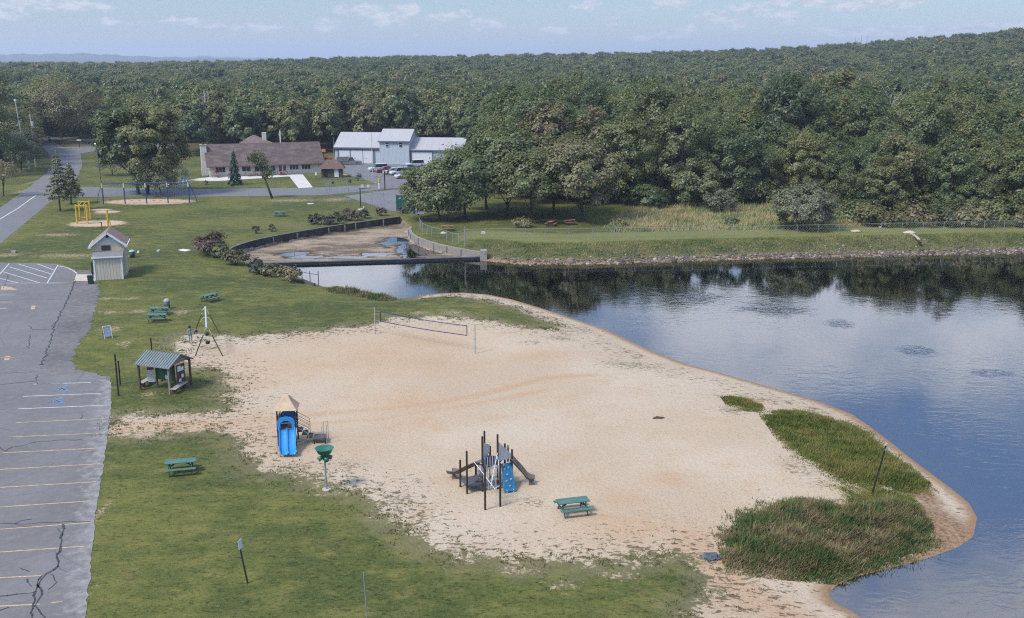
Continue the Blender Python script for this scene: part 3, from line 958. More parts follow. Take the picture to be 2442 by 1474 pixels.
BROAD = leaf_mat('broad_leaf', [(0.0, (0.087, 0.128, 0.047)), (0.25, (0.119, 0.155, 0.053)), (0.5, (0.154, 0.182, 0.062)), (0.72, (0.189, 0.205, 0.069)),
                                (0.9, (0.228, 0.222, 0.076)), (0.97, (0.233, 0.205, 0.086)), (1.0, (0.228, 0.185, 0.090))])
GROVE = leaf_mat('grove_leaf', [(0.0, (0.138, 0.172, 0.065)), (0.6, (0.182, 0.205, 0.076)), (0.9, (0.217, 0.216, 0.086)), (1.0, (0.228, 0.200, 0.095))])
TINTED = leaf_mat('rusty_leaf', [(0.0, (0.196, 0.200, 0.079)), (1.0, (0.249, 0.195, 0.095))])
GREYG = leaf_mat('grey_leaf', [(0.0, (0.175, 0.195, 0.099)), (1.0, (0.196, 0.205, 0.112))])
MAROON = leaf_mat('maroon_leaf', [(0.0, (0.105, 0.056, 0.052)), (0.5, (0.131, 0.079, 0.061)), (1.0, (0.105, 0.088, 0.052))])
NEEDLE = leaf_mat('needle_leaf', [(0.0, (0.032, 0.070, 0.044)), (1.0, (0.042, 0.080, 0.047))], .05)
PINE = leaf_mat('pine_leaf', [(0.0, (0.185, 0.20, 0.085)), (1.0, (0.225, 0.215, 0.09))], .3)
BUSHM = leaf_mat('bush_leaf', [(0.0, (0.075, 0.105, 0.042)), (.5, (0.135, 0.150, 0.056)), (.8, (0.185, 0.160, 0.063)), (1.0, (0.20, 0.145, 0.061))])
DARKB = leaf_mat('dark_bush_leaf', [(0.0, (0.060, 0.064, 0.042)), (1.0, (0.09, 0.085, 0.058))])
BARK = mat('bark', (0.075, 0.062, 0.05), .9, .35, 3, bump=.5, stretch=(1, 1, .25))
PALEB = mat('pale_bark', (0.36, 0.34, 0.31), .9, .25, 3, stretch=(1, 1, .3))


def unit(n, g):
    v = g.normal(size=(n, 3))
    return v / np.linalg.norm(v, axis=1, keepdims=True)


def cards(pos, nrm, size, g, asp=0.7):
    n = len(pos)
    r = unit(n, g)
    a = np.cross(nrm, r)
    a /= np.linalg.norm(a, axis=1, keepdims=True) + 1e-9
    b = np.cross(nrm, a)
    s = size[:, None]
    sk = g.uniform(-.4, .4, (n, 1))
    v = np.stack([pos - a * s, pos + b * s * asp + a * s * sk, pos + a * s * g.uniform(.7, 1.2, (n, 1)), pos - b * s * asp * g.uniform(.6, 1.2, (n, 1))], 1)
    return v.reshape(-1, 3), np.arange(n * 4).reshape(-1, 4)


def crown_mesh(name, seed, rx, rz, zc, n, leaf, nl, material, lobe=(.17, .31), skirt=-.55, flat=0.0):
    """Crown of leaf sprays over many boughs: origin at the foot of the tree."""
    g = np.random.default_rng(seed)
    d = unit(nl * 3, g)
    d = d[d[:, 2] > skirt][:nl]
    k = len(d)
    rad = g.uniform(.5, .84, (k, 1))
    c = d * rad * np.array([rx, rx, rz])
    c[:, :2] *= g.uniform(.85, 1.12, (1, 2))
    lr = rx * g.uniform(lobe[0], lobe[1], k)
    w = lr ** 2
    i = g.choice(k, n, p=w / w.sum())
    dd = unit(n, g)
    flip = (dd * d[i]).sum(1) < -.25
    dd[flip] *= -1
    dd[:, 2] = np.where((dd[:, 2] < -.4) & (g.random(n) < .65), -dd[:, 2], dd[:, 2])
    q = c[i] + dd * (lr[i] * g.uniform(.45, 1.12, n))[:, None] * np.array([1, 1, .8]) + d[i] * (lr[i] * np.abs(g.normal(0, .42, n)))[:, None]
    q[:, 2] += zc
    nr = dd * .6 + unit(n, g) * .45 + d[i] * .4 + np.array([0, 0, .45])
    nr /= np.linalg.norm(nr, axis=1, keepdims=True)
    V, F = cards(q, nr, leaf * g.uniform(.55, 1.35, n), g)
    return npmesh(name, V, F, material), c + np.array([0, 0, zc])


def conifer_mesh(name, seed, r, h, n, leaf, material, z0=0.3, lay=14, power=1.0):
    g = np.random.default_rng(seed)
    t = 1 - np.sqrt(g.random(n))
    z = z0 + (h - z0) * t
    lv = np.round(t * lay) / lay
    z = z0 + (h - z0) * (lv * .75 + t * .25)
    a = g.uniform(0, 2 * math.pi, n)
    arms = 5 + (np.round(lv * lay).astype(int) % 3)
    a = a + .45 * np.sin(a * arms + lv * 40)
    rr = r * (1 - t) ** power * np.sqrt(g.uniform(.12, 1.0, n)) * (0.82 + .3 * np.sin(a * arms + lv * 9)) + .06
    q = np.stack([rr * np.cos(a), rr * np.sin(a), z - rr * .18 + g.normal(0, .1, n)], 1)
    nr = np.stack([np.cos(a) * .5, np.sin(a) * .5, np.full(n, .7)], 1) + unit(n, g) * .5
    nr /= np.linalg.norm(nr, axis=1, keepdims=True)
    V, F = cards(q, nr, leaf * g.uniform(.6, 1.3, n), g, .45)
    return npmesh(name, V, F, material)


def trunk_mesh(name, seed, h, r, tips, mat_, lean=(0, 0), fork=.35, forks=1):
    g = random.Random(seed)
    mb = MB()
    top = Vector((lean[0], lean[1], h))

    def at(t):
        return Vector((top.x * t + .25 * math.sin(t * 3 + seed), top.y * t, h * t))
    mb.tube([at(t) for t in (-.03, .0, .05, .2, .45, .7, 1.0)], [r * 1.5, r * 1.4, r * 1.05, r * .9, r * .7, r * .45, r * .12], 8)
    for c in tips:
        t0 = g.uniform(fork, min(.9, fork + .4))
        a = at(t0)
        b = Vector(c)
        mid = a.lerp(b, .5) + Vector((0, 0, -.05 * (b - a).length))
        mb.tube([a, mid, b], [r * .45 * (1.1 - t0 * .6), r * .27, r * .07], 5)
    me = bpy.data.meshes.new(name)
    me.from_pydata(mb.v, [], mb.f)
    me.polygons.foreach_set('use_smooth', [True] * len(me.polygons))
    me.materials.append(mat_)
    return me


def tree_kind(seed, H, rx, material, n, leaf, clear=.28, nl=34, **kw):
    zc = H * (clear + (1 - clear) * .47)
    rz = H * (1 - clear) * .53
    cm, c = crown_mesh('crown', seed, rx, rz, zc, n, leaf, nl, material, **kw)
    tips = [tuple(p) for p in c[np.random.default_rng(seed).choice(len(c), min(9, len(c)), replace=False)]]
    return cm, trunk_mesh('trunk', seed, H * .78, .022 * H * .75, tips, BARK, fork=clear * .8)


def place_tree(kind, loc, rz, s, label, cat='tree', group=None, name='broadleaf_tree', sz=None):
    e = thing(name, label, cat, loc, rz, group)
    e.scale = (s, s, sz or s)
    for me, nm in ((kind[1], 'trunk'), (kind[0], 'crown')):
        if me is None:
            continue
        o = bpy.data.objects.new(nm, me)
        COL.objects.link(o)
        o.parent = e
    return e


def scatter_group():
    ng = bpy.data.node_groups.new('far_wood', 'GeometryNodeTree')
    ng.interface.new_socket('Geometry', in_out='INPUT', socket_type='NodeSocketGeometry')
    ng.interface.new_socket('Geometry', in_out='OUTPUT', socket_type='NodeSocketGeometry')
    return ng


def forest():
    KN = [tree_kind(100 + i, H, rx, BROAD, 12500, .225, c, nl, lobe=(.13, .27), skirt=-.8) for i, (H, rx, c, nl) in enumerate(
        [(16, 5.8, .06, 90), (18, 5.6, .1, 105), (15, 6.2, .04, 95), (17, 5.0, .08, 80), (14, 5.4, .03, 84), (19, 6.4, .12, 115)])]
    KF = [tree_kind(200 + i, H, rx, BROAD, 3200, .46, .15, 60, lobe=(.15, .29)) for i, (H, rx) in enumerate([(16, 5.6), (17, 5.2), (15, 6.0), (18, 5.4), (16, 6.4)])]
    # candidate spots on a jittered grid: tight near the water, looser far off
    pts = []
    for y0, y1, s in ((120, 320, 5.9), (320, 520, 7.0), (520, 900, 8.6), (900, 1300, 11.5), (1300, 1900, 18)):
        xm = y1 * .8 + 40
        gx, gy = np.meshgrid(np.arange(-xm, xm, s), np.arange(y0, y1, s))
        gx = gx + rng.uniform(-.42, .42, gx.shape) * s
        gy = gy + rng.uniform(-.42, .42, gy.shape) * s
        gx, gy = gx.ravel(), gy.ravel()
        k = (np.abs(gx) < gy * .62 + 25) | ((np.abs(gx) < gy * .8 + 40) & (gy < 520))
        pts.append(np.stack([gx[k], gy[k], np.full(k.sum(), s)], 1))
    A = np.concatenate(pts)
    ok = (sdf(FOREST, A[:, 0], A[:, 1]) < -1.0) & (sdf(ROAD, A[:, 0], A[:, 1]) > 4.0)
    for c, r in ((P(625, 395) + Vector((3, 8, 0)), 19), (P(950, 375) + Vector((0, 8, 0)), 20), (P(1080, 385), 13), (P(835, 380), 13), (P(600, 380), 12), (P(740, 380), 13), (P(240, 338), 9), (P(1000, 390), 16)):
        ok &= np.hypot(A[:, 0] - c.x, A[:, 1] - c.y) > r
    A = A[ok]
    A = A[np.argsort(np.hypot(A[:, 0], A[:, 1]) + 5000 * (np.abs(A[:, 0]) > A[:, 1] * .505 + 2))]
    Zs = height(A[:, 0], A[:, 1])
    # the nearest 285 stand as single trees
    N1 = 285
    zones = []
    for i in range(N1):
        x, y, s = A[i]
        u = CX + FOC * x / (y * cp)
        if u < 215:
            z = ('wood left of road', 0)
        elif u < 470:
            z = ('wood behind swings', 1)
        elif u < 790:
            z = ('wood behind long house', 2)
        elif u < 1130:
            z = ('wood behind pale garage', 3)
        elif u < 1480:
            z = ('wood behind picnic grove', 4)
        elif u < 1850:
            z = ('wood behind meadow', 5)
        elif u < 2100:
            z = ('wood behind round tree', 6)
        else:
            z = ('wood right of round tree', 7)
        zones.append((z[0], x, y))
    look = ['dark green', 'deep green', 'mid green', 'olive green']
    ords = ['first', 'second', 'third', 'fourth', 'fifth', 'sixth', 'seventh', 'eighth', 'ninth', 'tenth', 'eleventh', 'twelfth', 'thirteenth', 'fourteenth', 'fifteenth',
            'sixteenth', 'seventeenth', 'eighteenth', 'nineteenth', 'twentieth']
    rows = {}
    for i, (zn, x, y) in enumerate(zones):
        rows.setdefault(zn, []).append((math.hypot(x, y), x / y, i))
    lab = {}
    for zn, L in rows.items():
        L.sort()
        per = 12
        for r in range(0, len(L), per):
            row = sorted(L[r:r + per], key=lambda q: q[1])
            depth = ['front row', 'second row', 'third row', 'fourth row', 'fifth row', 'sixth row', 'seventh row', 'eighth row', 'ninth row', 'tenth row', 'rear row'][min(10, r // per)]
            for q, (_, _, i) in enumerate(row):
                lab[i] = f'broadleaf tree, {ords[q]} from left in {depth} of {zn}'
    for i in range(N1):
        x, y, s = A[i]
        d = math.hypot(x, y)
        k = (KN if i < 235 else KF)[i % (6 if i < 235 else 5)]
        sc = rnd.uniform(.72, 1.22)
        u = CX + FOC * x / (y * cp)
        if 1480 < u < 2800 and y < 205:
            sc *= rnd.uniform(.6, .82)
        if u < 480 and y < 262:
            sc *= .85
        elif u < 240:
            sc *= 1.25
        place_tree(k, (x, y, Zs[i] - .1), rnd.uniform(0, 6.28), sc, lab[i], group='trees of the ' + zones[i][0], sz=sc * rnd.uniform(.9, 1.15))
    # everything beyond is one wood
    B, ZB = A[N1:], Zs[N1:]
    n = len(B)
    me = bpy.data.meshes.new('forest')
    me.vertices.add(n)
    me.vertices.foreach_set('co', np.stack([B[:, 0], B[:, 1], ZB - .2], 1).astype(np.float32).ravel())
    sc = (B[:, 2] / 8.0) ** .6 * rng.uniform(.82, 1.2, n)
    scv = np.stack([sc, sc, rng.uniform(.78, 1.08, n)], 1)
    for nm, typ, val in (('scl', 'FLOAT_VECTOR', scv.astype(np.float32).ravel()), ('idx', 'INT', rng.integers(0, 5, n).astype(np.int32)), ('rot', 'FLOAT', rng.uniform(0, 6.28, n).astype(np.float32))):
        at = me.attributes.new(nm, typ, 'POINT')
        at.data.foreach_set('vector' if typ == 'FLOAT_VECTOR' else 'value', val)
    me.materials.append(BROAD)
    o = bpy.data.objects.new('forest', me)
    COL.objects.link(o)
    tag(o, 'unbroken green wood rolling away to the skyline', 'forest', kind='stuff')
    ng = scatter_group()
    nd, lk = ng.nodes, ng.links
    gi, go = nd.new('NodeGroupInput'), nd.new('NodeGroupOutput')
    jn = nd.new('GeometryNodeJoinGeometry')
    srcs = []
    for k in KF:
        srcs.append(next(q for q in bpy.data.objects if q.type == 'MESH' and q.data is k[0]))
    for q in srcs:
        ob = nd.new('GeometryNodeObjectInfo')
        ob.transform_space = 'ORIGINAL'
        ob.inputs['Object'].default_value = q
        ob.inputs['As Instance'].default_value = True
        lk.new(ob.outputs['Geometry'], jn.inputs[0])
    ip = nd.new('GeometryNodeInstanceOnPoints')
    ip.inputs['Pick Instance'].default_value = True

    def na(nm, typ):
        a = nd.new('GeometryNodeInputNamedAttribute')
        a.data_type = typ
        a.inputs['Name'].default_value = nm
        return a.outputs['Attribute']
    lk.new(gi.outputs[0], ip.inputs['Points'])
    lk.new(jn.outputs[0], ip.inputs['Instance'])
    lk.new(na('idx', 'INT'), ip.inputs['Instance Index'])
    cx = nd.new('ShaderNodeCombineXYZ')
    lk.new(na('rot', 'FLOAT'), cx.inputs[2])
    er = nd.new('FunctionNodeEulerToRotation')
    lk.new(cx.outputs[0], er.inputs[0])
    lk.new(er.outputs[0], ip.inputs['Rotation'])
    lk.new(na('scl', 'FLOAT_VECTOR'), ip.inputs['Scale'])
    lk.new(ip.outputs[0], go.inputs[0])
    md = o.modifiers.new('trees', 'NODES')
    md.node_group = ng
    print('forest', N1, n)


def single(u, v, vt, wpx, label, material, n=7000, leaf=.3, clear=.22, seed=1, name='broadleaf_tree', cat='tree', group=None, du=0, **kw):
    b = G(u, v)
    h = hgt(b, vt)
    k = b.y / math.cos(PIT) / FOC * 1.0
    rx = wpx * k / 2 * 1.1
    cl = clear * .8
    zc = h * (cl + (1 - cl) * .47)
    rz = h * (1 - cl) * .53
    cm, c = crown_mesh('crown', seed, rx * .95, rz * .97, zc, int(n * 1.35), leaf * .8, int(kw.pop('nl', 30) * 1.8), material, **kw)
    if du:
        V = np.empty(len(cm.vertices) * 3, np.float32)
        cm.vertices.foreach_get('co', V)
        V = V.reshape(-1, 3)
        V[:, 0] += du * k
        cm.vertices.foreach_set('co', V.ravel())
        c = c + np.array([du * k, 0, 0])
    g = np.random.default_rng(seed)
    tips = [tuple(p) for p in c[g.choice(len(c), min(10, len(c)), replace=False)]]
    tm = trunk_mesh('trunk', seed, h * .72, max(.12, h * .017), tips, BARK, (du * k * .8, 0), cl * .9)
    return place_tree((cm, tm), b, 0, 1, label, cat, group, name)


def bush(u, v, vt, wpx, label, material, seed, n=900, leaf=.16, name='bush', cat='bush', depth=1.0, z=0.0):
    b = G(u, v, z)
    k = b.y / math.cos(PIT) / FOC
    h = max(.35, hgt(b, vt) * .92)
    rx = wpx * k / 2
    b = b + Vector((0, rx * .7, 0))
    b.z = tz(b.x, b.y)
    g = np.random.default_rng(seed)
    cm, c = crown_mesh('leaves', seed, rx * .92, h * .52, h * .48, n, leaf, 16, material, lobe=(.3, .5), skirt=-.4)
    o = bpy.data.objects.new(name, cm)
    COL.objects.link(o)
    o.location = b
    st = MB()
    for j in range(7):
        a = j * .9 + seed
        st.tube([(0.05 * math.cos(a), .05 * math.sin(a), -.1), (rx * .3 * math.cos(a), rx * .3 * math.sin(a), h * .4), (rx * .55 * math.cos(a), rx * .55 * math.sin(a), h * .75)], [.035, .025, .01], 5)
    st.build('stem', BARK, o)
    return tag(o, label, cat)


def blades(name, polys, n, hr, w, material, lean=.35, clump=.0, zmax=None, label=None):
    """Standing grass: thousands of single bent blades as one mass."""
    X, Y = [], []
    for pl, share in polys:
        a = np.array(pl)
        lo, hi = a.min(0), a.max(0)
        m = int(n * share)
        got = 0
        while got < m:
            q = rng.uniform(lo, hi, (m * 2, 2))
            d = sdf(pl, q[:, 0], q[:, 1])
            q = q[d + .35 * wob(q[:, 0], q[:, 1], 2.2) + .2 * wob(q[:, 0], q[:, 1], 6.1) - (rng.normal(0, .45, len(q))) < .0]
            X.append(q[:m - got, 0])
            Y.append(q[:m - got, 1])
            got += len(q[:m - got])
    X, Y = np.concatenate(X), np.concatenate(Y)
    if clump:
        X = X + rng.normal(0, clump, len(X))
        Y = Y + rng.normal(0, clump, len(X))
    n = len(X)
    Z = height(X, Y)
    rimd = np.full(n, 1e9)
    for pl, _ in polys:
        rimd = np.minimum(rimd, sdf(pl, X, Y))
    hs = rng.uniform(hr[0], hr[1], n) * np.where(rng.random(n) < .05, 1.45, 1.0) * (.4 + .6 * np.clip(-rimd / 1.1 + .15, 0, 1)) * (0.8 + .34 * wob(X, Y, .9) + .26 * wob(X, Y, 3.1, 2))
    a = rng.uniform(0, 6.283, n)
    la = .6 * wob(X, Y, .6, 1) + rng.uniform(-3.14, 3.14, n) * .6
    ln = hs * lean * rng.uniform(.2, 1.3, n)
    ax, ay = np.cos(a) * w / 2, np.sin(a) * w / 2
    b = np.stack([X, Y, Z - .05], 1)
    m = b + np.stack([np.cos(la) * ln * .35, np.sin(la) * ln * .35, hs * .6], 1)
    tp = b + np.stack([np.cos(la) * ln, np.sin(la) * ln, hs], 1)
    s = np.stack([ax, ay, np.zeros(n)], 1)
    V = np.stack([b - s, b + s, m + s * .8, m - s * .8, tp + s * .15, tp - s * .15], 1).reshape(-1, 3)
    o6 = (np.arange(n) * 6)[:, None]
    F = np.concatenate([o6 + np.array([[0, 1, 2, 3]]), o6 + np.array([[3, 2, 4, 5]])])
    me = npmesh(name, V, F, material)
    o = bpy.data.objects.new(name, me)
    COL.objects.link(o)
    return tag(o, label, 'grass', kind='stuff')


def grass_mat(name, stops, scale=.5):
    m, t, out = newmat(name)
    pos = t.new('ShaderNodeNewGeometry')
    f = t.m('ADD', t.m('MULTIPLY', pos.outputs['Random Per Island'], .38), t.m('MULTIPLY', t.step(t.noise(scale, 4, pos.outputs['Position'], .65), .3, .7), .65))
    c = t.ramp(f, stops)
    df = t.new('ShaderNodeBsdfDiffuse')
    tl = t.new('ShaderNodeBsdfTranslucent')
    t.l.new(c, df.inputs[0])
    t.l.new(c, tl.inputs[0])
    mx = t.new('ShaderNodeMixShader')
    mx.inputs[0].default_value = .25
    t.l.new(df.outputs[0], mx.inputs[1])
    t.l.new(tl.outputs[0], mx.inputs[2])
    t.l.new(mx.outputs[0], out.inputs[0])
    return m


def stones(name, n, gen, size, material, label):
    ph = (1 + 5 ** .5) / 2
    iv = np.array([(-1, ph, 0), (1, ph, 0), (-1, -ph, 0), (1, -ph, 0), (0, -1, ph), (0, 1, ph), (0, -1, -ph), (0, 1, -ph), (ph, 0, -1), (ph, 0, 1), (-ph, 0, -1), (-ph, 0, 1)]) / 1.9
    it = np.array([(0, 11, 5), (0, 5, 1), (0, 1, 7), (0, 7, 10), (0, 10, 11), (1, 5, 9), (5, 11, 4), (11, 10, 2), (10, 7, 6), (7, 1, 8), (3, 9, 4), (3, 4, 2), (3, 2, 6), (3, 6, 8), (3, 8, 9), (4, 9, 5), (2, 4, 11), (6, 2, 10), (8, 6, 7), (9, 8, 1)])
    X, Y = gen(n)
    n = len(X)
    Z = height(X, Y)
    s = size * np.exp(rng.normal(0, .45, n))
    sc = s[:, None, None] * rng.uniform(.6, 1.25, (n, 1, 3)) * np.array([1, 1, .7])
    v = iv[None] * sc * rng.uniform(.75, 1.2, (n, 12, 1))
    a = rng.uniform(0, 6.28, n)
    c, k = np.cos(a)[:, None], np.sin(a)[:, None]
    vx, vy = v[..., 0] * c - v[..., 1] * k, v[..., 0] * k + v[..., 1] * c
    V = np.stack([vx + X[:, None], vy + Y[:, None], v[..., 2] + Z[:, None] + s[:, None] * .1], 2).reshape(-1, 3)
    F = (it[None] + (np.arange(n) * 12)[:, None, None]).reshape(-1, 3)
    o = bpy.data.objects.new(name, npmesh(name, V, F, material))
    COL.objects.link(o)
    return tag(o, label, 'stones', kind='stuff')


def stone_mat():
    m, t, out = newmat('bank_stone')
    b = t.new('ShaderNodeBsdfPrincipled')
    ge = t.new('ShaderNodeNewGeometry')
    c = t.ramp(ge.outputs['Random Per Island'], [(0, (.05, .036, .026)), (.5, (.105, .077, .058)), (.85, (.19, .145, .115)), (1, (.36, .30, .26))])
    c = t.mix((0, 0, 0), c, t.lin(t.noise(6, 3, ge.outputs['Position']), .3, .7, .7, 1.2))
    t.l.new(c, b.inputs['Base Color'])
    b.inputs['Roughness'].default_value = .9
    t.l.new(b.outputs[0], out.inputs[0])
    return m


def vegetation():
    forest()
    # the big pair by the swing set
    single(332, 463, 222, 135, 'tall dark spreading tree behind the blue swing set, left of the close pair', BROAD, 15000, .30, .24, 31, du=-25, nl=60, skirt=-.8, lobe=(.12, .23))
    single(350, 464, 232, 150, 'tall dark spreading tree behind the blue swing set, right of the close pair', BROAD, 15000, .30, .2, 32, du=25, nl=60, skirt=-.8, lobe=(.12, .23))
    single(383, 466, 395, 100, 'low spreading tree with grey green leaves right of the tall pair at the swings', GREYG, 3500, .2, .2, 33, du=-10)
    single(268, 418, 366, 70, 'small pale tree behind the light pole left of the swing set', GREYG, 2500, .2, .15, 34)
    # picnic grove beside the drained pool
    g = 'trees of the picnic grove'
    single(1050, 524, 380, 175, 'wide low tree at the left end of the picnic grove beside the tennis court', GROVE, 12000, .25, .14, 41, group=g, nl=44, skirt=-.8, lobe=(.13, .25), du=-12)
    single(1112, 520, 352, 150, 'dark grove tree with a forked trunk, second from the tennis court', GROVE, 11000, .27, .22, 42, group=g, nl=40, skirt=-.7)
    single(1212, 512, 305, 190, 'tall rear grove tree standing behind the pale trunked one', GROVE, 12000, .32, .2, 43, group=g, nl=44)
    single(1262, 532, 362, 130, 'slim pale green grove tree with a pale trunk at the front of the grove', GROVE, 9000, .25, .3, 44, group=g, nl=34)
    single(1317, 512, 322, 150, 'rusty topped grove tree between the slim pale one and the widest one', TINTED, 10000, .28, .3, 45, group=g, nl=36)
    single(1385, 528, 318, 215, 'widest grove tree with a forked trunk at the meadow edge', GROVE, 15000, .28, .2, 46, group=g, nl=54, skirt=-.75, lobe=(.13, .24))
    single(1160, 500, 330, 150, 'dark rear grove tree half hidden behind the forked trunk tree', GROVE, 9000, .3, .22, 47, group=g)
    # by themselves
    single(1917, 547, 434, 150, 'round grey green tree alone in the tall meadow behind the fence', GREYG, 19000, .19, .08, 51, skirt=-.75, lobe=(.13, .22), nl=60)
    single(1660, 500, 378, 105, 'round pale green tree at the wood edge behind the meadow', GROVE, 7000, .24, .1, 52)
    single(1720, 512, 448, 70, 'low grey bushy tree at the meadow edge', GREYG, 3000, .2, .1, 53)
    single(1548, 500, 440, 80, 'low dark tree at the left end of the meadow wood edge', BROAD, 3500, .24, .1, 54)
    single(12, 468, 372, 80, 'thin half bare tree at the left border beside the road', TINTED, 1300, .2, .25, 55)
    single(52, 408, 308, 90, 'grey green leaning tree beside the road at the left', GREYG, 4500, .26, .15, 56)
    single(20, 398, 250, 150, 'dark tree left of the road beneath the leaning wire pole', BROAD, 6500, .3, .15, 57)
    single(-60, 420, 210, 180, 'tall tree at the left border beyond the road', BROAD, 6500, .32, .2, 58)
    single(-25, 388, 132, 150, 'tallest tree at the left border, rising above the skyline', BROAD, 9000, .34, .12, 71, nl=46)
    single(118, 336, 182, 100, 'tall tree behind the grey utility pole', BROAD, 9000, .34, .1, 72, nl=46)
    single(150, 340, 190, 170, 'broad dark tree overhanging the far road bend', BROAD, 10000, .36, .14, 73, nl=50)
    for u, v, vt, w, s, lb in ((147, 503, 362, 66, 61, 'young pine nearest the road bend, the front one of two'), (172, 487, 388, 56, 62, 'young pine just behind the front pine at the road bend')):
        b = G(u, v)
        h = hgt(b, vt)
        k = b.y / math.cos(PIT) / FOC
        cm = conifer_mesh('crown', s, w * k / 2, h, 2600, .26, PINE, h * .25, 11, .75)
        place_tree((cm, trunk_mesh('trunk', s, h * .95, .14, [], BARK)), b, 0, 1, lb, name='pine_tree', group='young pines by the road')
    b = G(561, 441)
    h = hgt(b, 357)
    cm = conifer_mesh('crown', 63, 30 * b.y / math.cos(PIT) / FOC / 1.75, h, 4200, .22, NEEDLE, .1, 16, .8)
    place_tree((cm, trunk_mesh('trunk', 63, h * .95, .13, [], BARK)), b, 0, 1, 'dark blue green spruce in front of the long house', name='spruce_tree')
    # leaning tree in front of the clubhouse
    b = G(650, 473)
    k = b.y / math.cos(PIT) / FOC
    h = hgt(b, 364)
    mb = MB()
    top = Vector((-30 * k, 0, h * .8))
    mb.tube([(0, 0, -.2), top * .3, top * .65 + Vector((.1, 0, 0)), top], [.24, .19, .14, .07], 8)
    for q in ((-48, .9), (-10, .75), (-20, .97), (2, .6), (-40, .8)):
        mb.tube([top * .75, (q[0] * k, .3, h * q[1])], [.08, .03], 5)
    cs = [(-46, .86, 11), (-26, .95, 14), (-14, .8, 12), (-30, .78, 11), (-4, .56, 12), (-14, .5, 9), (-36, .93, 10)]
    g_ = np.random.default_rng(9)
    ps = np.concatenate([np.array([[a * k, 0, z * h]]) + unit(170, g_) * r * k * g_.uniform(.3, 1.1, (170, 1)) for a, z, r in cs])
    V, F = cards(ps, unit(len(ps), g_), .2 * g_.uniform(.6, 1.3, len(ps)), g_)
    e = thing('leaning_tree', 'thin leaning tree with a sparse lopsided crown at the edge of the side road', 'tree', b)
    mb.build('trunk', BARK, e, True)
    o = bpy.data.objects.new('crown', npmesh('crown', V, F, GROVE))
    COL.objects.link(o)
    o.parent = e
    # bare grey trees in the woods
    for u, v, vt, lb in ((497, 372, 215, 'bare grey dead tree showing above the long house roof'), (1632, 455, 352, 'bare white dead tree at the wood edge above the meadow'), (2107, 440, 222, 'bare grey dead tree deep in the right hand wood')):
        b = P(u, v)
        h = hgt(b, vt)
        q = random.Random(u)
        mb = MB()
        mb.tube([(0, 0, -.3), (.2, 0, h * .5), (0, 0, h)], [.28, .2, .05], 6)
        for j in range(16):
            z0 = h * q.uniform(.4, .9)
            a = q.uniform(0, 6.28)
            L = h * q.uniform(.1, .24)
            p1 = Vector((.1 + L * .6 * math.cos(a), L * .6 * math.sin(a), z0 + L * .5))
            p2 = p1 + Vector((L * .5 * math.cos(a + .3), L * .5 * math.sin(a + .3), L * .55))
            mb.tube([(.1, 0, z0), p1, p2], [.1, .06, .02], 5)
            mb.tube([p1, p1 + Vector((L * .3 * math.cos(a - .9), L * .3 * math.sin(a - .9), L * .5))], [.05, .02], 4)
        e = thing('dead_tree', lb, 'tree', b)
        mb.build('trunk', PALEB, e, True)
    # bushes
    B = [(489, 612, 557, 76, MAROON, 'large maroon bush at the left end of the drained pool wall', 1600), (528, 618, 592, 44, BUSHM, 'dark round bush next to the maroon bush by the pool', 900),
         (558, 634, 598, 58, BUSHM, 'olive bush beside the left tip of the pool wall', 1100), (614, 654, 622, 50, DARKB, 'dark bush at the left end of the dam wall', 900),
         (640, 660, 632, 44, BUSHM, 'low olive bush below the left end of the dam wall', 800), (688, 674, 640, 52, TINTED, 'rusty olive bush beside the small water gate', 1000),
         (747, 537, 512, 30, DARKB, 'dark clipped bush at the left end of the hedge above the pool wall', 500), (768, 538, 515, 34, DARKB, 'dark bush second along the hedge above the pool wall', 500),
         (800, 537, 508, 36, DARKB, 'dark bush in the middle of the hedge above the pool wall', 500), (833, 528, 502, 42, MAROON, 'brownish bush third along the hedge towards the court', 600),
         (868, 522, 501, 24, DARKB, 'narrow dark bush before the court fence', 400), (906, 516, 496, 28, MAROON, 'brown bush below the court corner post', 400),
         (609, 558, 537, 18, MAROON, 'small round bush on the lawn behind the curved wall, left of two', 250), (648, 553, 534, 16, BUSHM, 'small round bush on the lawn behind the curved wall, right of two', 250),
         (490, 442, 430, 11, NEEDLE, 'tiny dark shrub left of the spruce', 120), (835, 437, 426, 10, NEEDLE, 'small dark shrub left of the taller one in the house lawn', 150),
         (853, 432, 412, 18, NEEDLE, 'taller dark shrub right of the small kiosk lawn', 250), (793, 439, 432, 8, NEEDLE, 'tiny shrub in the lawn below the brown kiosk', 100),
         (775, 421, 403, 18, NEEDLE, 'dark shrub against the corner of the long house', 250), (1253, 545, 524, 44, TINTED, 'rusty brown bush beneath the slim grove tree', 700),
         (962, 524, 508, 26, DARKB, 'dark brush at the far end of the curved pool wall', 350), (1480, 548, 530, 40, TINTED, 'rusty bramble at the left corner of the meadow', 500),
         (1748, 545, 522, 36, BUSHM, 'dark bush in the middle of the tall meadow', 500), (410, 434, 396, 60, GREYG, 'grey green thicket right of the big swing set trees', 1200)]
    for i, (u, v, vt, w, m_, lb, n) in enumerate(B):
        bush(u, v, vt, w, lb, m_, 300 + i, n, .12 if w < 20 else .17)
    # under-storey along the wood edge
    q = random.Random(4)
    edge = [(1140, 470, 2), (1480, 492, 3), (1850, 492, 6), (2050, 543, 4), (2300, 543, 5), (2600, 543, 5)]
    j = 0
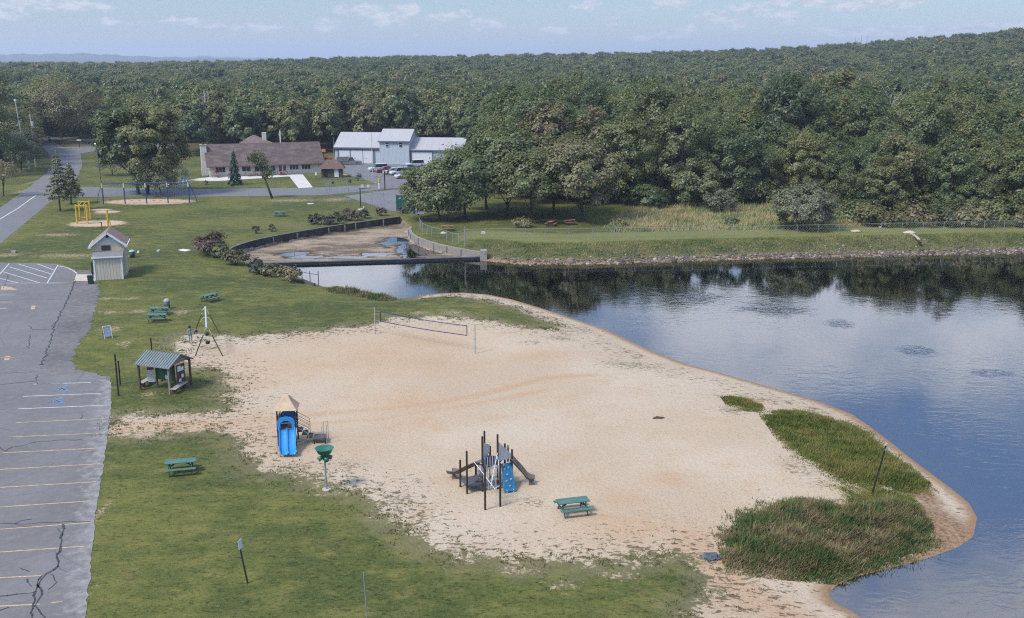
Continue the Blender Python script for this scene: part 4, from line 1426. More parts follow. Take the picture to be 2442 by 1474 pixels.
    for (a, av, k), (b_, bv, _) in zip(edge[:-1], edge[1:]):
        for i in range(k):
            t = (i + .5) / k
            u, v = a + (b_ - a) * t + q.uniform(-15, 15), av + (bv - av) * t
            w = q.uniform(70, 120)
            near_ = 'grove' if u < 1480 else 'meadow' if u < 1850 else 'round grey tree' if u < 2050 else 'middle of the right fence' if u < 2300 else 'right end of the fence' if u < 2600 else 'fence beyond the border'
            bush(u, v, v - q.uniform(30, 62), w, f'leafy thicket, {["first", "second", "third", "fourth", "fifth", "sixth", "seventh"][i]} from left behind the {near_}',
                 q.choice([BUSHM, GROVE, BROAD]), 700 + j, 1300, .22, 'thicket', 'thicket')
            j += 1
    # standing grass
    A_ = grass_mat('marsh_blade', [(.1, (0.070, 0.099, 0.026)), (.4, (0.126, 0.148, 0.038)), (.65, (0.185, 0.179, 0.052)), (.9, (0.215, 0.182, 0.068))], .35)
    B_ = grass_mat('tall_marsh_blade', [(.1, (0.056, 0.099, 0.034)), (.38, (0.092, 0.129, 0.044)), (.55, (0.170, 0.156, 0.065)), (.75, (0.244, 0.186, 0.103)), (.95, (0.311, 0.251, 0.152))], .42)
    C_ = grass_mat('meadow_blade', [(.1, (0.159, 0.201, 0.079)), (.38, (0.244, 0.268, 0.114)), (.62, (0.403, 0.348, 0.168)), (.8, (0.439, 0.329, 0.180)), (.95, (0.342, 0.220, 0.120))], .16)
    D_ = grass_mat('lawn_blade', [(.1, (0.059, 0.084, 0.025)), (.5, (0.104, 0.118, 0.036)), (.9, (0.163, 0.137, 0.061))], .5)
    blades('marsh_grass', [(MARSH_A, .9), (MARSH_S, .1)], 56000, (.25, .55), .045, A_, .55, label='yellow green marsh grass at the water edge')
    blades('tall_marsh_grass', [(MARSH_B, 1.0)], 60000, (.38, .85), .055, B_, .6, label='tall brown and green marsh grass on the sand spit')
    blades('short_marsh_grass', [(MARSH_C, 1.0)], 12000, (.12, .3), .05, A_, .6, label='short grass around the leaning pole')
    blades('meadow_grass', [(MEADOW, 1.0)], 52000, (.55, 1.25), .09, C_, .45, label='tall straw coloured meadow grass behind the fence')
    edge_px = [(770, 684), (800, 676), (870, 690), (945, 706), (930, 716), (850, 704)]
    blades('bank_grass', [(poly(edge_px, -.5), 1.0)], 9000, (.3, .75), .06, B_, .5, label='brown rank grass along the bank left of the sand point')
    # far embankment: rank growth and stones
    far = [P(u, v, WATER) for u, v in FAR_SHORE[2:]][::-1]

    def along(n, d0, d1, bias=1.0):
        px = np.array([p.x for p in far])
        py = np.array([p.y for p in far])
        s = px[0] + (min(px[-1], 125) - px[0]) * rng.random(n) ** .7
        y = np.interp(s, px, py) + d0 + (d1 - d0) * rng.random(n) ** bias
        return s, y
    bm_ = stone_mat()
    stones('bank_stones', 4200, lambda n: along(n, -.5, 1.9, 1.5), .14, bm_, 'loose stones lining the foot of the embankment')
    stones('bank_pebbles', 1200, lambda n: along(n, .6, 6.0, 1.5), .11, bm_, 'scattered pebbles up the embankment slope')
    strip_pl = [(p.x, p.y + 2.0) for p in far] + [(p.x, p.y + 7.0) for p in far[::-1]]
    blades('bank_weeds', [(strip_pl, 1.0)], 34000, (.12, .42), .07, grass_mat('bank_blade', [(.2, (0.09, 0.12, 0.042)), (.5, (0.19, 0.20, 0.075)), (.8, (0.30, 0.25, 0.12))], .3), .5, label='rank weeds on the embankment slope')
    # ragged turf where the lawn meets the sand
    rim = []
    S_ = np.array(SAND)
    for i in range(len(S_)):
        a, b2 = S_[i], S_[(i + 1) % len(S_)]
        m_ = (a + b2) / 2
        if sdf(LAKE, np.array([m_[0]]), np.array([m_[1]]))[0] < 2.5 or m_[1] > 140:
            continue
        L = np.linalg.norm(b2 - a)
        k = int(L * 55)
        t = rng.random(k)
        nrm = np.array([-(b2 - a)[1], (b2 - a)[0]]) / L
        off = rng.normal(0, 1.1, k)
        rim.append(a + (b2 - a) * t[:, None] + nrm * off[:, None])
    rim = np.concatenate(rim)
    rim = rim[wob(rim[:, 0], rim[:, 1], 1.7) + .6 * wob(rim[:, 0], rim[:, 1], 4.1, 1) > .1]
    rim = np.repeat(rim, 4, 0) + rng.normal(0, .06, (len(rim) * 4, 2))
    n = len(rim)
    Z = height(rim[:, 0], rim[:, 1])
    hs = rng.uniform(.05, .14, n)
    a = rng.uniform(0, 6.28, n)
    w = .03
    s = np.stack([np.cos(a) * w, np.sin(a) * w, 0 * a], 1)
    b0 = np.stack([rim[:, 0], rim[:, 1], Z - .01], 1)
    tp = b0 + np.stack([rng.normal(0, .05, n), rng.normal(0, .05, n), hs], 1)
    V = np.stack([b0 - s, b0 + s, tp], 1).reshape(-1, 3)
    o = bpy.data.objects.new('grass_tufts', npmesh('grass_tufts', V, np.arange(n * 3).reshape(-1, 3), D_))
    COL.objects.link(o)
    tag(o, 'small tufts of grass straggling onto the sand', 'grass', kind='stuff')
# ------------------------------------------------------------------ things on the grounds
GREEN = mat('picnic_green', (0.082, 0.185, 0.150), .6, .2, 2.5, stretch=(.4, 3, 3), dirt=(0.15, 0.22, 0.19))
GREEND = mat('picnic_green_frame', (0.030, 0.085, 0.060), .6, .2, 3)
WOODB = mat('brown_timber', (0.115, 0.070, 0.050), .8, .25, 3, stretch=(1, 1, .3))
WOODG = mat('grey_timber', (0.30, 0.27, 0.24), .85, .2, 3)
DARKM = mat('dark_post', (0.035, 0.027, 0.023), .5, .2, 3)
GREYM = mat('galvanised', (0.34, 0.36, 0.37), .5, .15, 3, metal=.3)
LGREY = mat('light_grey_metal', (0.52, 0.54, 0.55), .5, .12, 3)
WHITE = mat('white_paint', (0.74, 0.75, 0.76), .6, .08, 2)
BLACK = mat('black_rubber', (0.02, 0.02, 0.022), .7, .2, 4)


def picnic(name='picnic_table', m1=GREEN, m2=GREEND, L=1.85):
    e = thing(name, 'x', 'picnic table', group='green picnic tables about the beach park')
    t = MB()
    for i in range(5):
        t.box((0, -.30 + i * .15, .745), (L, .14, .04))
    t.build('tabletop', m1, e)
    for s in (-1, 1):
        b = MB()
        for i in range(2):
            b.box((0, s * (.62 + i * .145), .445), (L, .135, .04))
        b.build('bench', m1, e)
    for s in (-1, 1):
        x = s * (L / 2 - .25)
        for k in (-1, 1):
            MB().bar((x, k * .68, 0), (x, k * .22, .725), .045, .09).build('leg', m2, e)
        MB().box((x + s * .046, 0, .40), (.04, 1.5, .09)).build('bench_beam', m2, e)
        MB().box((x + s * .046, 0, .70), (.04, .70, .05)).build('top_beam', m2, e)
        MB().bar((x - s * .03, 0, .41), (x - s * .5, 0, .715), .045, .08).build('brace', m2, e)
    return e


def facing(u1, v1, u2, v2):
    a, b = P(u1, v1), P(u2, v2)
    return math.atan2(b.y - a.y, b.x - a.x)


def tables():
    p = picnic()
    p.location = G(1366, 1222)
    p.rotation_euler = (0, 0, R(15))
    p['label'] = 'green picnic table standing alone on the sand right of the climbing playset'
    for (u, v), rz, lb in (((432, 1126), R(15), 'green picnic table on the foreground lawn left of the funnel ball post'),
                           ((375, 767), R(7), 'green picnic table on the lawn, nearer of the close pair by the bin'),
                           ((380, 751), R(7), 'green picnic table on the lawn directly in front of the round bin'),
                           ((502, 718), R(62), 'green picnic table turned end on, alone on the lawn beyond the tripod swing'),
                           ((668, 516), R(2), 'distant green picnic table on the lawn above the curved pool wall')):
        dup(p, G(u, v), rz, lb)
    bt = picnic('wooden_picnic_table', mat('weathered_board', (0.30, 0.155, 0.095), .8, .2, 3), WOODB)
    bt['group'] = 'brown picnic tables under the grove trees'
    bt['label'] = 'reddish brown picnic table behind the pool fence in the grove'
    bt.location = G(1067, 550)
    for (u, v), rz, lb in (((1314, 539), R(70), 'brown picnic table seen end on beneath the grove trees'), ((1359, 536), R(20), 'dark picnic table beside the widest grove tree')):
        dup(bt, G(u, v), rz, lb)
    # bins
    m = mat('bin_grey', (0.13, 0.14, 0.145), .5, .2, 3)
    e = thing('litter_bin', 'round grey litter bin with a domed lid behind the pair of picnic tables', 'litter bin', G(399, 736))
    MB().lathe([(0, 0), (.27, 0), (.30, .45), (.30, .8), (.0, .8)], 16).build('body', m, e, True)
    MB().lathe([(.33, .80), (.31, .92), (.18, 1.05), (0, 1.08)], 16).build('lid', mat('bin_lid', (0.36, 0.38, 0.38), .5, .1, 3), e, True)
    gm = mat('bin_green', (0.015, 0.05, 0.035), .5, .2, 3)
    e = thing('wheeled_bin', 'dark green wheeled bin beside the shed slab', 'bin', G(217, 677), R(10))
    MB().box((0, 0, .5), (.52, .58, .85), taper=1.12).build('body', gm, e, bevel=.03)
    MB().box((0, 0, .97), (.66, .72, .07)).build('lid', mat('bin_lid_dark', (0.03, 0.07, 0.055), .5, .2, 3), e, bevel=.02)
    for s in (-1, 1):
        MB().tube([(s * .24, .29, .12), (s * .30, .29, .12)], .11, 12).build('wheel', BLACK, e)
    e = thing('lidded_bin', 'dark teal bin with a pale lid on the lawn right of the shed', 'bin', G(316, 614), R(20))
    MB().lathe([(0, 0), (.30, 0), (.36, .8), (0, .8)], 14).build('body', mat('bin_teal', (0.02, 0.09, 0.085), .5, .2, 3), e, True)
    MB().lathe([(.40, .8), (.38, .9), (.2, 1.0), (0, 1.02)], 14).build('lid', mat('bin_pale', (0.36, 0.52, 0.48), .5, .1, 3), e, True)
    o = MB().box((0, 0, .17), (.3, .4, .34), taper=.7).build('rubbish_bag', WHITE, bevel=.08)
    o.location = G(321, 606) + Vector((.3, .6, 0))
    tag(o, 'small white rubbish bag behind the teal bin', 'bag')
    # A-frame board
    e = thing('folding_sign', 'pale folding sandwich board on the lawn next to the parking lot', 'sign', G(256, 806), R(38))
    fm = mat('sign_frame', (0.62, 0.68, 0.60), .5, .1, 3)
    for s in (-1, 1):
        f = MB()
        for x in (-.34, .34):
            f.bar((x, s * .42, 0), (x, s * .03, 1.15), .05, .04)
        f.bar((-.34, s * .03, 1.13), (.34, s * .03, 1.13), .05, .05)
        f.build('frame', fm, e)
        pb = MB().bar((0, s * .33, .22), (0, s * .07, .98), .60, .02).build('panel', mat('sign_panel_blue', (0.30, 0.37, 0.47), .5, .2, 5), e)


def posts():
    e = thing('dark_post', 'tall dark post left of the kiosk, nearer of the close pair', 'post', G(283, 944), group='dark posts by the kiosk')
    h = hgt(e.location, 847)
    MB().tube([(0, 0, -.2), (0, 0, h)], .065, 8).build('shaft', DARKM, e)
    MB().tube([(0, 0, h), (0, 0, h + .06)], .08, 8).build('cap', BLACK, e)
    c = dup(e, G(287, 917), 0, 'dark post just behind its twin at the lawn edge left of the kiosk')
    c.scale = (1, 1, hgt(c.location, 862) / h)
    c = dup(e, G(362, 838), 0, 'short dark post standing behind the kiosk roof')
    c.scale = (1, 1, hgt(c.location, 806) / h)
    # signpost on the foreground lawn
    b = G(592, 1391)
    h = hgt(b, 1288)
    e = thing('sign_post', 'slim leaning dark sign post with a narrow white board in the foreground lawn', 'sign', b)
    x = -.35
    MB().bar((0, 0, -.2), (x, 0, h), .07, .06).build('post', mat('dark_green_post', (0.022, 0.035, 0.032), .6, .2, 3), e)
    s = MB().box((0, -.06, 0), (.30, .02, .50)).build('sign_board', WHITE, e, bevel=.005)
    s.location = (x * .9, 0, h - .22)
    s.rotation_euler = (0, R(-7), R(68))
    # thin pole
    b = G(876, 1480)
    e = thing('thin_pole', 'thin grey metal pole at the lower border of the foreground lawn', 'pole', b)
    MB().tube([(0, 0, -.3), (-.09, 0, hgt(b, 1365))], .028, 8).build('shaft', GREYM, e)
    # leaning black pole in the marsh
    b = G(2077, 1180, -.3)
    h = hgt(b, 1062)
    e = thing('leaning_pole', 'leaning black pole with a pale top among the marsh grass', 'pole', b)
    tp = Vector(((2104 - 2077) / (1180 - V0) * 24.5, 0, h))
    MB().tube([(0, 0, -.3), tp], .055, 8).build('shaft', BLACK, e)
    MB().tube([tp, tp + Vector((.02, 0, .12))], .075, 8).build('cap', mat('pole_cap', (0.5, 0.45, 0.36), .6, .1, 3), e)
    MB().box(tp + Vector((0, -.05, -.25)), (.16, .1, .1)).build('bracket', GREYM, e)
    # crumpled tarpaulin and driftwood
    g = random.Random(3)
    n = 9
    mb = MB()
    vs = [(i * .11 - .5 + g.gauss(0, .03), j * .09 - .35 + g.gauss(0, .03), max(.02, .16 + .14 * math.sin(i * 1.9 + j) + g.gauss(0, .05)) * (1 - ((i - 4) / 5.5) ** 2) * (1 - ((j - 4) / 5.5) ** 2) + .01)
          for j in range(n) for i in range(n + 1)]
    mb.add(vs, [(j * (n + 1) + i, j * (n + 1) + i + 1, (j + 1) * (n + 1) + i + 1, (j + 1) * (n + 1) + i) for j in range(n - 1) for i in range(n)])
    o = mb.build('tarpaulin', mat('blue_tarp', (0.09, 0.115, 0.14), .6, .3, 3))
    sd_ = o.modifiers.new('thick', 'SOLIDIFY')
    sd_.thickness = .015
    o.location = G(1698, 1330)
    o.rotation_euler = (0, 0, R(25))
    tag(o, 'crumpled blue grey tarpaulin left on the sandy track', 'tarpaulin')
    for u, v, L, a, lb in ((1571, 999, .9, .05, 'dark flat piece of driftwood alone in the middle of the sand'), (1780, 1325, 1.6, 2.3, 'pale branch lying at the edge of the tall marsh grass')):
        o = MB().tube([(-L / 2, 0, .06), (-L * .15, .08, .1), (L * .2, .02, .09), (L / 2, .12, .05)], [.03, .08, .07, .02], 6).build('driftwood', WOODB if L < 1 else WOODG)
        o.location = G(u, v)
        o.rotation_euler = (0, 0, a)
        tag(o, lb, 'driftwood')


def kiosk():
    o = G(335, 930)
    ax = math.atan2((P(407, 939) - P(335, 930)).y, 1) * 0
    a0, a1 = G(335, 930), G(406, 940)
    rz = math.atan2(a1.y - a0.y, a1.x - a0.x)
    e = thing('notice_kiosk', 'open sided notice kiosk with a ribbed green roof and boards of notices', 'kiosk', a0, rz)
    W = (a1 - a0).length
    D, HE, HR = 2.5, 2.2, 2.85
    xs, ys = (0.0, W), (0.0, D)
    for x in xs:
        for y in ys:
            MB().box((x, y, HE / 2 - .1), (.13, .13, HE + .2)).build('post', WOODB if not (x and not y) else mat('tan_timber', (0.27, 0.21, 0.165), .8, .2, 3), e)
    rm = mat('ribbed_roof_green', (0.215, 0.255, 0.24), .45, .12, 2, metal=.2)
    r = MB()
    ov, ey = .28, .22
    dz = (HR - HE) / (D / 2)
    y0, z0 = -ey, HE - dz * ey
    for s in (0, 1):
        yA, yB = (y0, D / 2) if not s else (D / 2, D + ey)
        zA, zB = (z0, HR) if not s else (HR, z0)
        r.prism([(-ov, yA, zA), (W + ov, yA, zA), (W + ov, yB, zB), (-ov, yB, zB)], (0, 0, .05))
        k = 14
        for i in range(k + 1):
            x = -ov + .04 + (W + 2 * ov - .08) * i / k
            r.bar((x, yA + .01, zA + .075), (x, yB - .01, zB + .075), .045, .05)
    r.build('roof', rm, e)
    for x in (-.06, W + .03):
        MB().prism([(x, -.02, HE), (x, D + .02, HE), (x, D / 2, HR - .02)], (.03, 0, 0)).build('gable_board', mat('gable_tan', (0.31, 0.24, 0.215), .8, .15, 2), e)
    MB().bar((-.0, D / 2, HR - .06), (W, D / 2, HR - .06), .08, .1).build('ridge_beam', WOODB, e)
    f = MB()
    f.box((W / 2, .0, HE - .08), (W - .14, .08, .15)).box((W / 2, D, HE - .08), (W - .14, .08, .15))
    f.build('eave_beam', WOODB, e)
    # boards: middle green panel flanked by two angled notice panels
    cy = .95
    x0, x1 = .95, W - .35
    for x in (x0 - .08, x1 + .08):
        MB().box((x, cy, 1.05), (.10, .10, 2.1)).build('board_post', WOODB, e)
    pn = MB().box(((x0 + x1) / 2, cy, 1.35), (x1 - x0 - .06, .05, 1.25)).build('notice_board', mat('board_green', (0.035, 0.125, 0.050), .7, .25, 2.5, dirt=(0.09, 0.17, 0.10)), e)
    dm = MB()
    dm.add([((x0 + x1) / 2 + .12 + .16 * math.cos(k), cy - .032, 1.0 + .19 * math.sin(k)) for k in np.linspace(0, 6.2832, 15)[:-1]], [tuple(range(14))])
    dm.build('round_notice', WHITE, pn)
    lp = MB().box((x0 - .42, cy - .25, 1.32), (.52, .05, 1.6), Matrix.Rotation(R(35), 3, 'Z')).build('notice_panel', WHITE, e)
    red = MB()
    M = Matrix.Rotation(R(35), 3, 'Z')
    n_ = M @ Vector((0, -.03, 0))
    red.box(Vector((x0 - .42, cy - .25, 1.62)) + n_, (.50, .012, .22), M)
    red.build('red_notice', mat('notice_red', (0.32, 0.05, 0.06), .6, .15, 3), lp)
    tx = MB()
    for i in range(9):
        if i in (4, 5):
            continue
        tx.box(Vector((x0 - .42, cy - .25, .68 + i * .16)) + n_ * 1.05, (.38 if i % 3 else .24, .006, .035), M)
    tx.build('notice_text', mat('ink', (0.12, 0.12, 0.13), .7, .1, 3), lp)
    rp = MB().box((x1 + .42, cy + .35, 1.35), (.05, .95, 1.45)).build('notice_panel', WOODB, e)
    q = MB()
    for y, z, a, b in ((cy + .15, 1.75, .38, .42), (cy + .52, 1.68, .3, .3), (cy + .2, .8, .25, .25), (cy + .5, 1.1, .25, .3)):
        q.box((x1 + .42 - .034, y, z), (.012, a, b))
        q.box((x1 + .42 + .034, y, z), (.012, a, b))
    q.build('paper_notice', WHITE, rp)
    for nm, (u1, v1), (u2, v2), lb in (('kiosk_bench', (337, 914), (362, 900), 'pale plank bench along the left side of the kiosk'), ('kiosk_bench', (413, 930), (443, 911), 'grey plank bench along the right side of the kiosk')):
        b1, b2 = P(u1, v1 + 12), P(u2, v2 + 12)
        L = min(2.4, (b2 - b1).length)
        t = thing(nm, lb, 'bench', (b1 + b2) / 2, math.atan2((b2 - b1).y, (b2 - b1).x), 'plank benches of the kiosk')
        s = MB()
        for k in (-.14, .02, .18):
            s.box((0, k - .02, .44), (L, .14, .05))
        s.build('seat', mat('bench_plank', (0.44, 0.40, 0.37), .85, .15, 3), t)
        for k in (-1, 1):
            MB().box((k * (L / 2 - .3), 0, .2), (.1, .36, .42)).build('leg', WOODB, t)


def tripod_swing():
    a, b = G(464, 850), G(533, 849)
    c = G(525, 796)
    d = Vector((a.x + (c.x - b.x), c.y, 0))
    org = (a + b) / 2
    e = thing('tall_swing_frame', 'tall green and yellow A-frame swing on the sand at the lawn corner', 'swing', org)
    gm = mat('swing_green', (0.045, 0.085, 0.055), .5, .2, 3)
    ym = mat('swing_yellow', (0.55, 0.50, 0.14), .5, .15, 3)
    L = c.y - b.y
    hw = (b - a).length / 2
    dx = (c.x - b.x)
    H = 2.6
    for k, (y, x) in enumerate(((0, 0), (L, dx))):
        for s in (-1, 1):
            MB().tube([(x + s * hw, y, -.1), (x + s * hw * .30, y, H * .74)], .05, 8).build('leg', gm, e)
            MB().tube([(x + s * hw * .30, y, H * .74), (x + s * hw * .16, y, H * .90), (x, y, H * .985)], [.05, .055, .055], 8).build('yoke', ym, e)
    MB().tube([(0, -.15, H), (dx, L + .15, H)], .075, 10).build('top_beam', LGREY, e)
    yk = MB()
    yk.tube([(dx * .5 - .5, L * .5, H - .45), (dx * .5 - .28, L * .5, H - .12), (dx * .5, L * .5, H), (dx * .5 + .28, L * .5, H - .12), (dx * .5 + .5, L * .5, H - .45)], .04, 8)
    yk.build('yoke', ym, e)
    for y, z in ((L * .3, .62), (L * .62, .75)):
        x = dx * y / L
        s = MB().box((x, y, z), (.30, .34, .28), taper=1.25).build('bucket_seat', BLACK, e, bevel=.06)
        ch = MB()
        for k in (-1, 1):
            ch.tube([(x + k * .17, y, z + .1), (x + k * .14, y, H - .05)], .012, 5)
        ch.build('chain', GREYM, s)


def blue_slide():
    o = G(690, 1064)
    e = thing('slide_tower', 'small play tower with a tan peaked roof and a double blue slide', 'play tower', o, R(4))
    tan = mat('tan_plastic', (0.58, 0.42, 0.28), .55, .15, 2)
    blue = mat('slide_blue', (0.035, 0.27, 0.66), .32, .10, 1.2, spec=.5)
    bl2 = mat('panel_blue', (0.03, 0.16, 0.46), .4, .12, 2)
    w, dpt = 1.15, 1.15
    HE = 2.55
    x0, x1, y0, y1 = -.72, .43, 0.1, 1.25
    for x in (x0, x1):
        for y in (y0, y1):
            MB().tube([(x, y, -.1), (x, y, HE)], .055, 8).build('post', DARKM, e)
    cx, cy = (x0 + x1) / 2, (y0 + y1) / 2
    rr = .78
    rf = MB()
    q = [(cx - rr, cy - rr, HE - .05), (cx + rr, cy - rr, HE - .05), (cx + rr, cy + rr, HE - .05), (cx - rr, cy + rr, HE - .05)]
    m_ = [(cx - rr * .55, cy - rr * .55, HE + .42), (cx + rr * .55, cy - rr * .55, HE + .42), (cx + rr * .55, cy + rr * .55, HE + .42), (cx - rr * .55, cy + rr * .55, HE + .42)]
    t_ = [(cx - .16, cy - .16, HE + .82), (cx + .16, cy - .16, HE + .82), (cx + .16, cy + .16, HE + .82), (cx - .16, cy + .16, HE + .82)]
    vs = q + m_ + t_
    rf.add(vs, [(i, (i + 1) % 4, 4 + (i + 1) % 4, 4 + i) for i in range(4)] + [(4 + i, 4 + (i + 1) % 4, 8 + (i + 1) % 4, 8 + i) for i in range(4)] + [(8, 9, 10, 11), (3, 2, 1, 0)])
    rf.build('roof', tan, e, bevel=.03)
    MB().box((cx, cy, 1.12), (w + .05, dpt + .05, .10)).build('deck', mat('deck_grey', (0.16, 0.15, 0.15), .6, .2, 4), e)
    # arched back panel, side panel
    def arch(y, z0, z1, thick, m, nm, hole=None):
        n = 9
        outer = [(x0 + .06, y, z0), (x1 - .06, y, z0)] + [(cx + (w / 2 - .06) * math.cos(k), y, z1 + .28 * math.sin(k)) for k in np.linspace(0, math.pi, n)]
        MB().prism(outer, (0, thick, 0)).build(nm, m, e)
    arch(y1, 1.2, 1.85, .05, bl2, 'back_panel')
    MB().box((x0, cy, 1.62), (.05, dpt - .14, .9)).build('side_panel', tan, e)
    # slide hood: an arch frame at the slide mouth
    hd = MB()
    n = 10
    for r0, r1, ya, yb in ((w / 2, w / 2 - .2, y0 - .10, y0 + .02),):
        pts_o = [(x0 + .02, 1.15)] + [(cx + r0 * math.cos(k), 1.72 + .34 * math.sin(k)) for k in np.linspace(math.pi, 0, n)] + [(x1 - .02, 1.15)]
        pts_i = [(x0 + .20, 1.15)] + [(cx + r1 * math.cos(k), 1.55 + .24 * math.sin(k)) for k in np.linspace(math.pi, 0, n)] + [(x1 - .20, 1.15)]
        k = len(pts_o)
        vs = [(x, ya, z) for x, z in pts_o] + [(x, ya, z) for x, z in pts_i] + [(x, yb, z) for x, z in pts_o] + [(x, yb, z) for x, z in pts_i]
        fs = []
        for i in range(k - 1):
            fs += [(i, i + 1, k + i + 1, k + i), (2 * k + i, 3 * k + i, 3 * k + i + 1, 2 * k + i + 1), (i, 2 * k + i, 2 * k + i + 1, i + 1), (k + i, k + i + 1, 3 * k + i + 1, 3 * k + i)]
        hd.add(vs, fs)
    hd.build('slide_hood', blue, e)
    # double slide: a channelled sheet swept down a curve toward the lawn
    prof = [(-.56, .20), (-.54, .22), (-.50, .20), (-.46, .04), (-.40, 0), (-.10, 0), (-.05, .05), (-.02, .16), (.02, .16), (.05, .05), (.10, 0), (.40, 0), (.46, .04), (.50, .20), (.54, .22), (.56, .20)]
    path = [(0, 1.16), (-.25, 1.14), (-.55, .95), (-1.0, .62), (-1.45, .36), (-1.8, .26), (-2.1, .25), (-2.18, .22)]
    sl = MB()
    k = len(prof)
    vs, fs = [], []
    for i, (y, z) in enumerate(path):
        xo = cx + .02 + .38 * (i / (len(path) - 1))
        for px, pz in prof:
            vs.append((px + xo, y0 + y, z + pz))
    for i in range(len(path) - 1):
        fs += [(i * k + j, i * k + j + 1, (i + 1) * k + j + 1, (i + 1) * k + j) for j in range(k - 1)]
    sl.add(vs, fs)
    s = sl.build('slide', blue, e, True)
    sm_ = s.modifiers.new('thick', 'SOLIDIFY')
    sm_.thickness = .04
    for x in (-.2, .62):
        MB().tube([(cx + x, y0 - 2.0, -.1), (cx + x, y0 - 2.0, .22)], .04, 8).build('slide_foot', tan, e)
    # steps and transfer platform to the right
    st = mat('step_brown', (0.055, 0.045, 0.045), .6, .2, 4)
    for i in range(3):
        MB().box((x1 + .25 + i * .32, cy, .92 - i * .22), (.34, .8, .09)).build('step', st, e)
    MB().box((x1 + 1.55, cy, .36), (.85, .85, .09)).build('transfer_platform', mat('platform_brown', (0.11, 0.085, 0.085), .6, .2, 4), e)
    for x, y in ((x1 + 1.2, cy - .4), (x1 + 1.92, cy - .4), (x1 + 1.2, cy + .4), (x1 + 1.92, cy + .4)):
        MB().tube([(x, y, -.1), (x, y, .33)], .04, 6).build('platform_leg', DARKM, e)
    for s_ in (-.46, .46):
        h = MB()
        for zz in (0, .25, .5, .75):
            h.tube([(x1 + .05, cy + s_, 1.25 + zz), (x1 + .85, cy + s_, .78 + zz)], .018, 6)
        h.tube([(x1 + .85, cy + s_, .35), (x1 + .85, cy + s_, 1.55)], .022, 6)
        h.build('hand_rail', mat('rail_tan', (0.36, 0.31, 0.25), .5, .1, 3), e)
    for y in (cy - .45, cy + .45):
        h = MB()
        h.tube([(x1 + 2.05, y, 0), (x1 + 2.05, y, 1.35)], .022, 6)
        h.tube([(x1 + 2.05, y, 1.33), (x1 + 1.75, y, 1.25), (x1 + 1.72, y, .4)], .02, 6)
        h.build('grab_rail', mat('rail_tan', (0.36, 0.31, 0.25), .5, .1, 3), e)


def funnel_ball():
    b = G(779, 1167)
    h = hgt(b, 1066)
    e = thing('funnel_ball_post', 'green funnel ball target on a grey pole at the lawn edge', 'ball target', b)
    gm = mat('funnel_green', (0.025, 0.155, 0.105), .45, .15, 2, spec=.5)
    MB().tube([(0, 0, -.2), (-.03, 0, h - .9)], [.06, .05], 10).build('pole', GREYM, e)
    t = MB().lathe([(.12, -.02), (.40, .03), (.52, .30), (.57, .34), (.53, .345), (.36, .12), (.1, .10), (0, .10)], 24, (-.03, 0, h - .40)).build('funnel', gm, e, True)
    MB().lathe([(.13, 0), (.16, .25), (.30, .45)], 16, (-.03, 0, h - .82)).build('funnel_base', gm, e, True)
    for k in range(4):
        a = k * math.pi / 2 + .5
        p = Vector((-.03, 0, h - .60))
        d = Vector((math.cos(a), math.sin(a), 0))
        MB().tube([p + d * .08, p + d * .25 + Vector((0, 0, -.05)), p + d * .40 + Vector((0, 0, -.14))], [.10, .13, .15], 10).build('ball_chute', gm, e, True)
    fo = MB().lathe([(0, .05), (.25, .05), (.28, 0)], 16).build('footing', mat('footing_concrete', (0.50, 0.44, 0.37), .9, .1, 3), e)


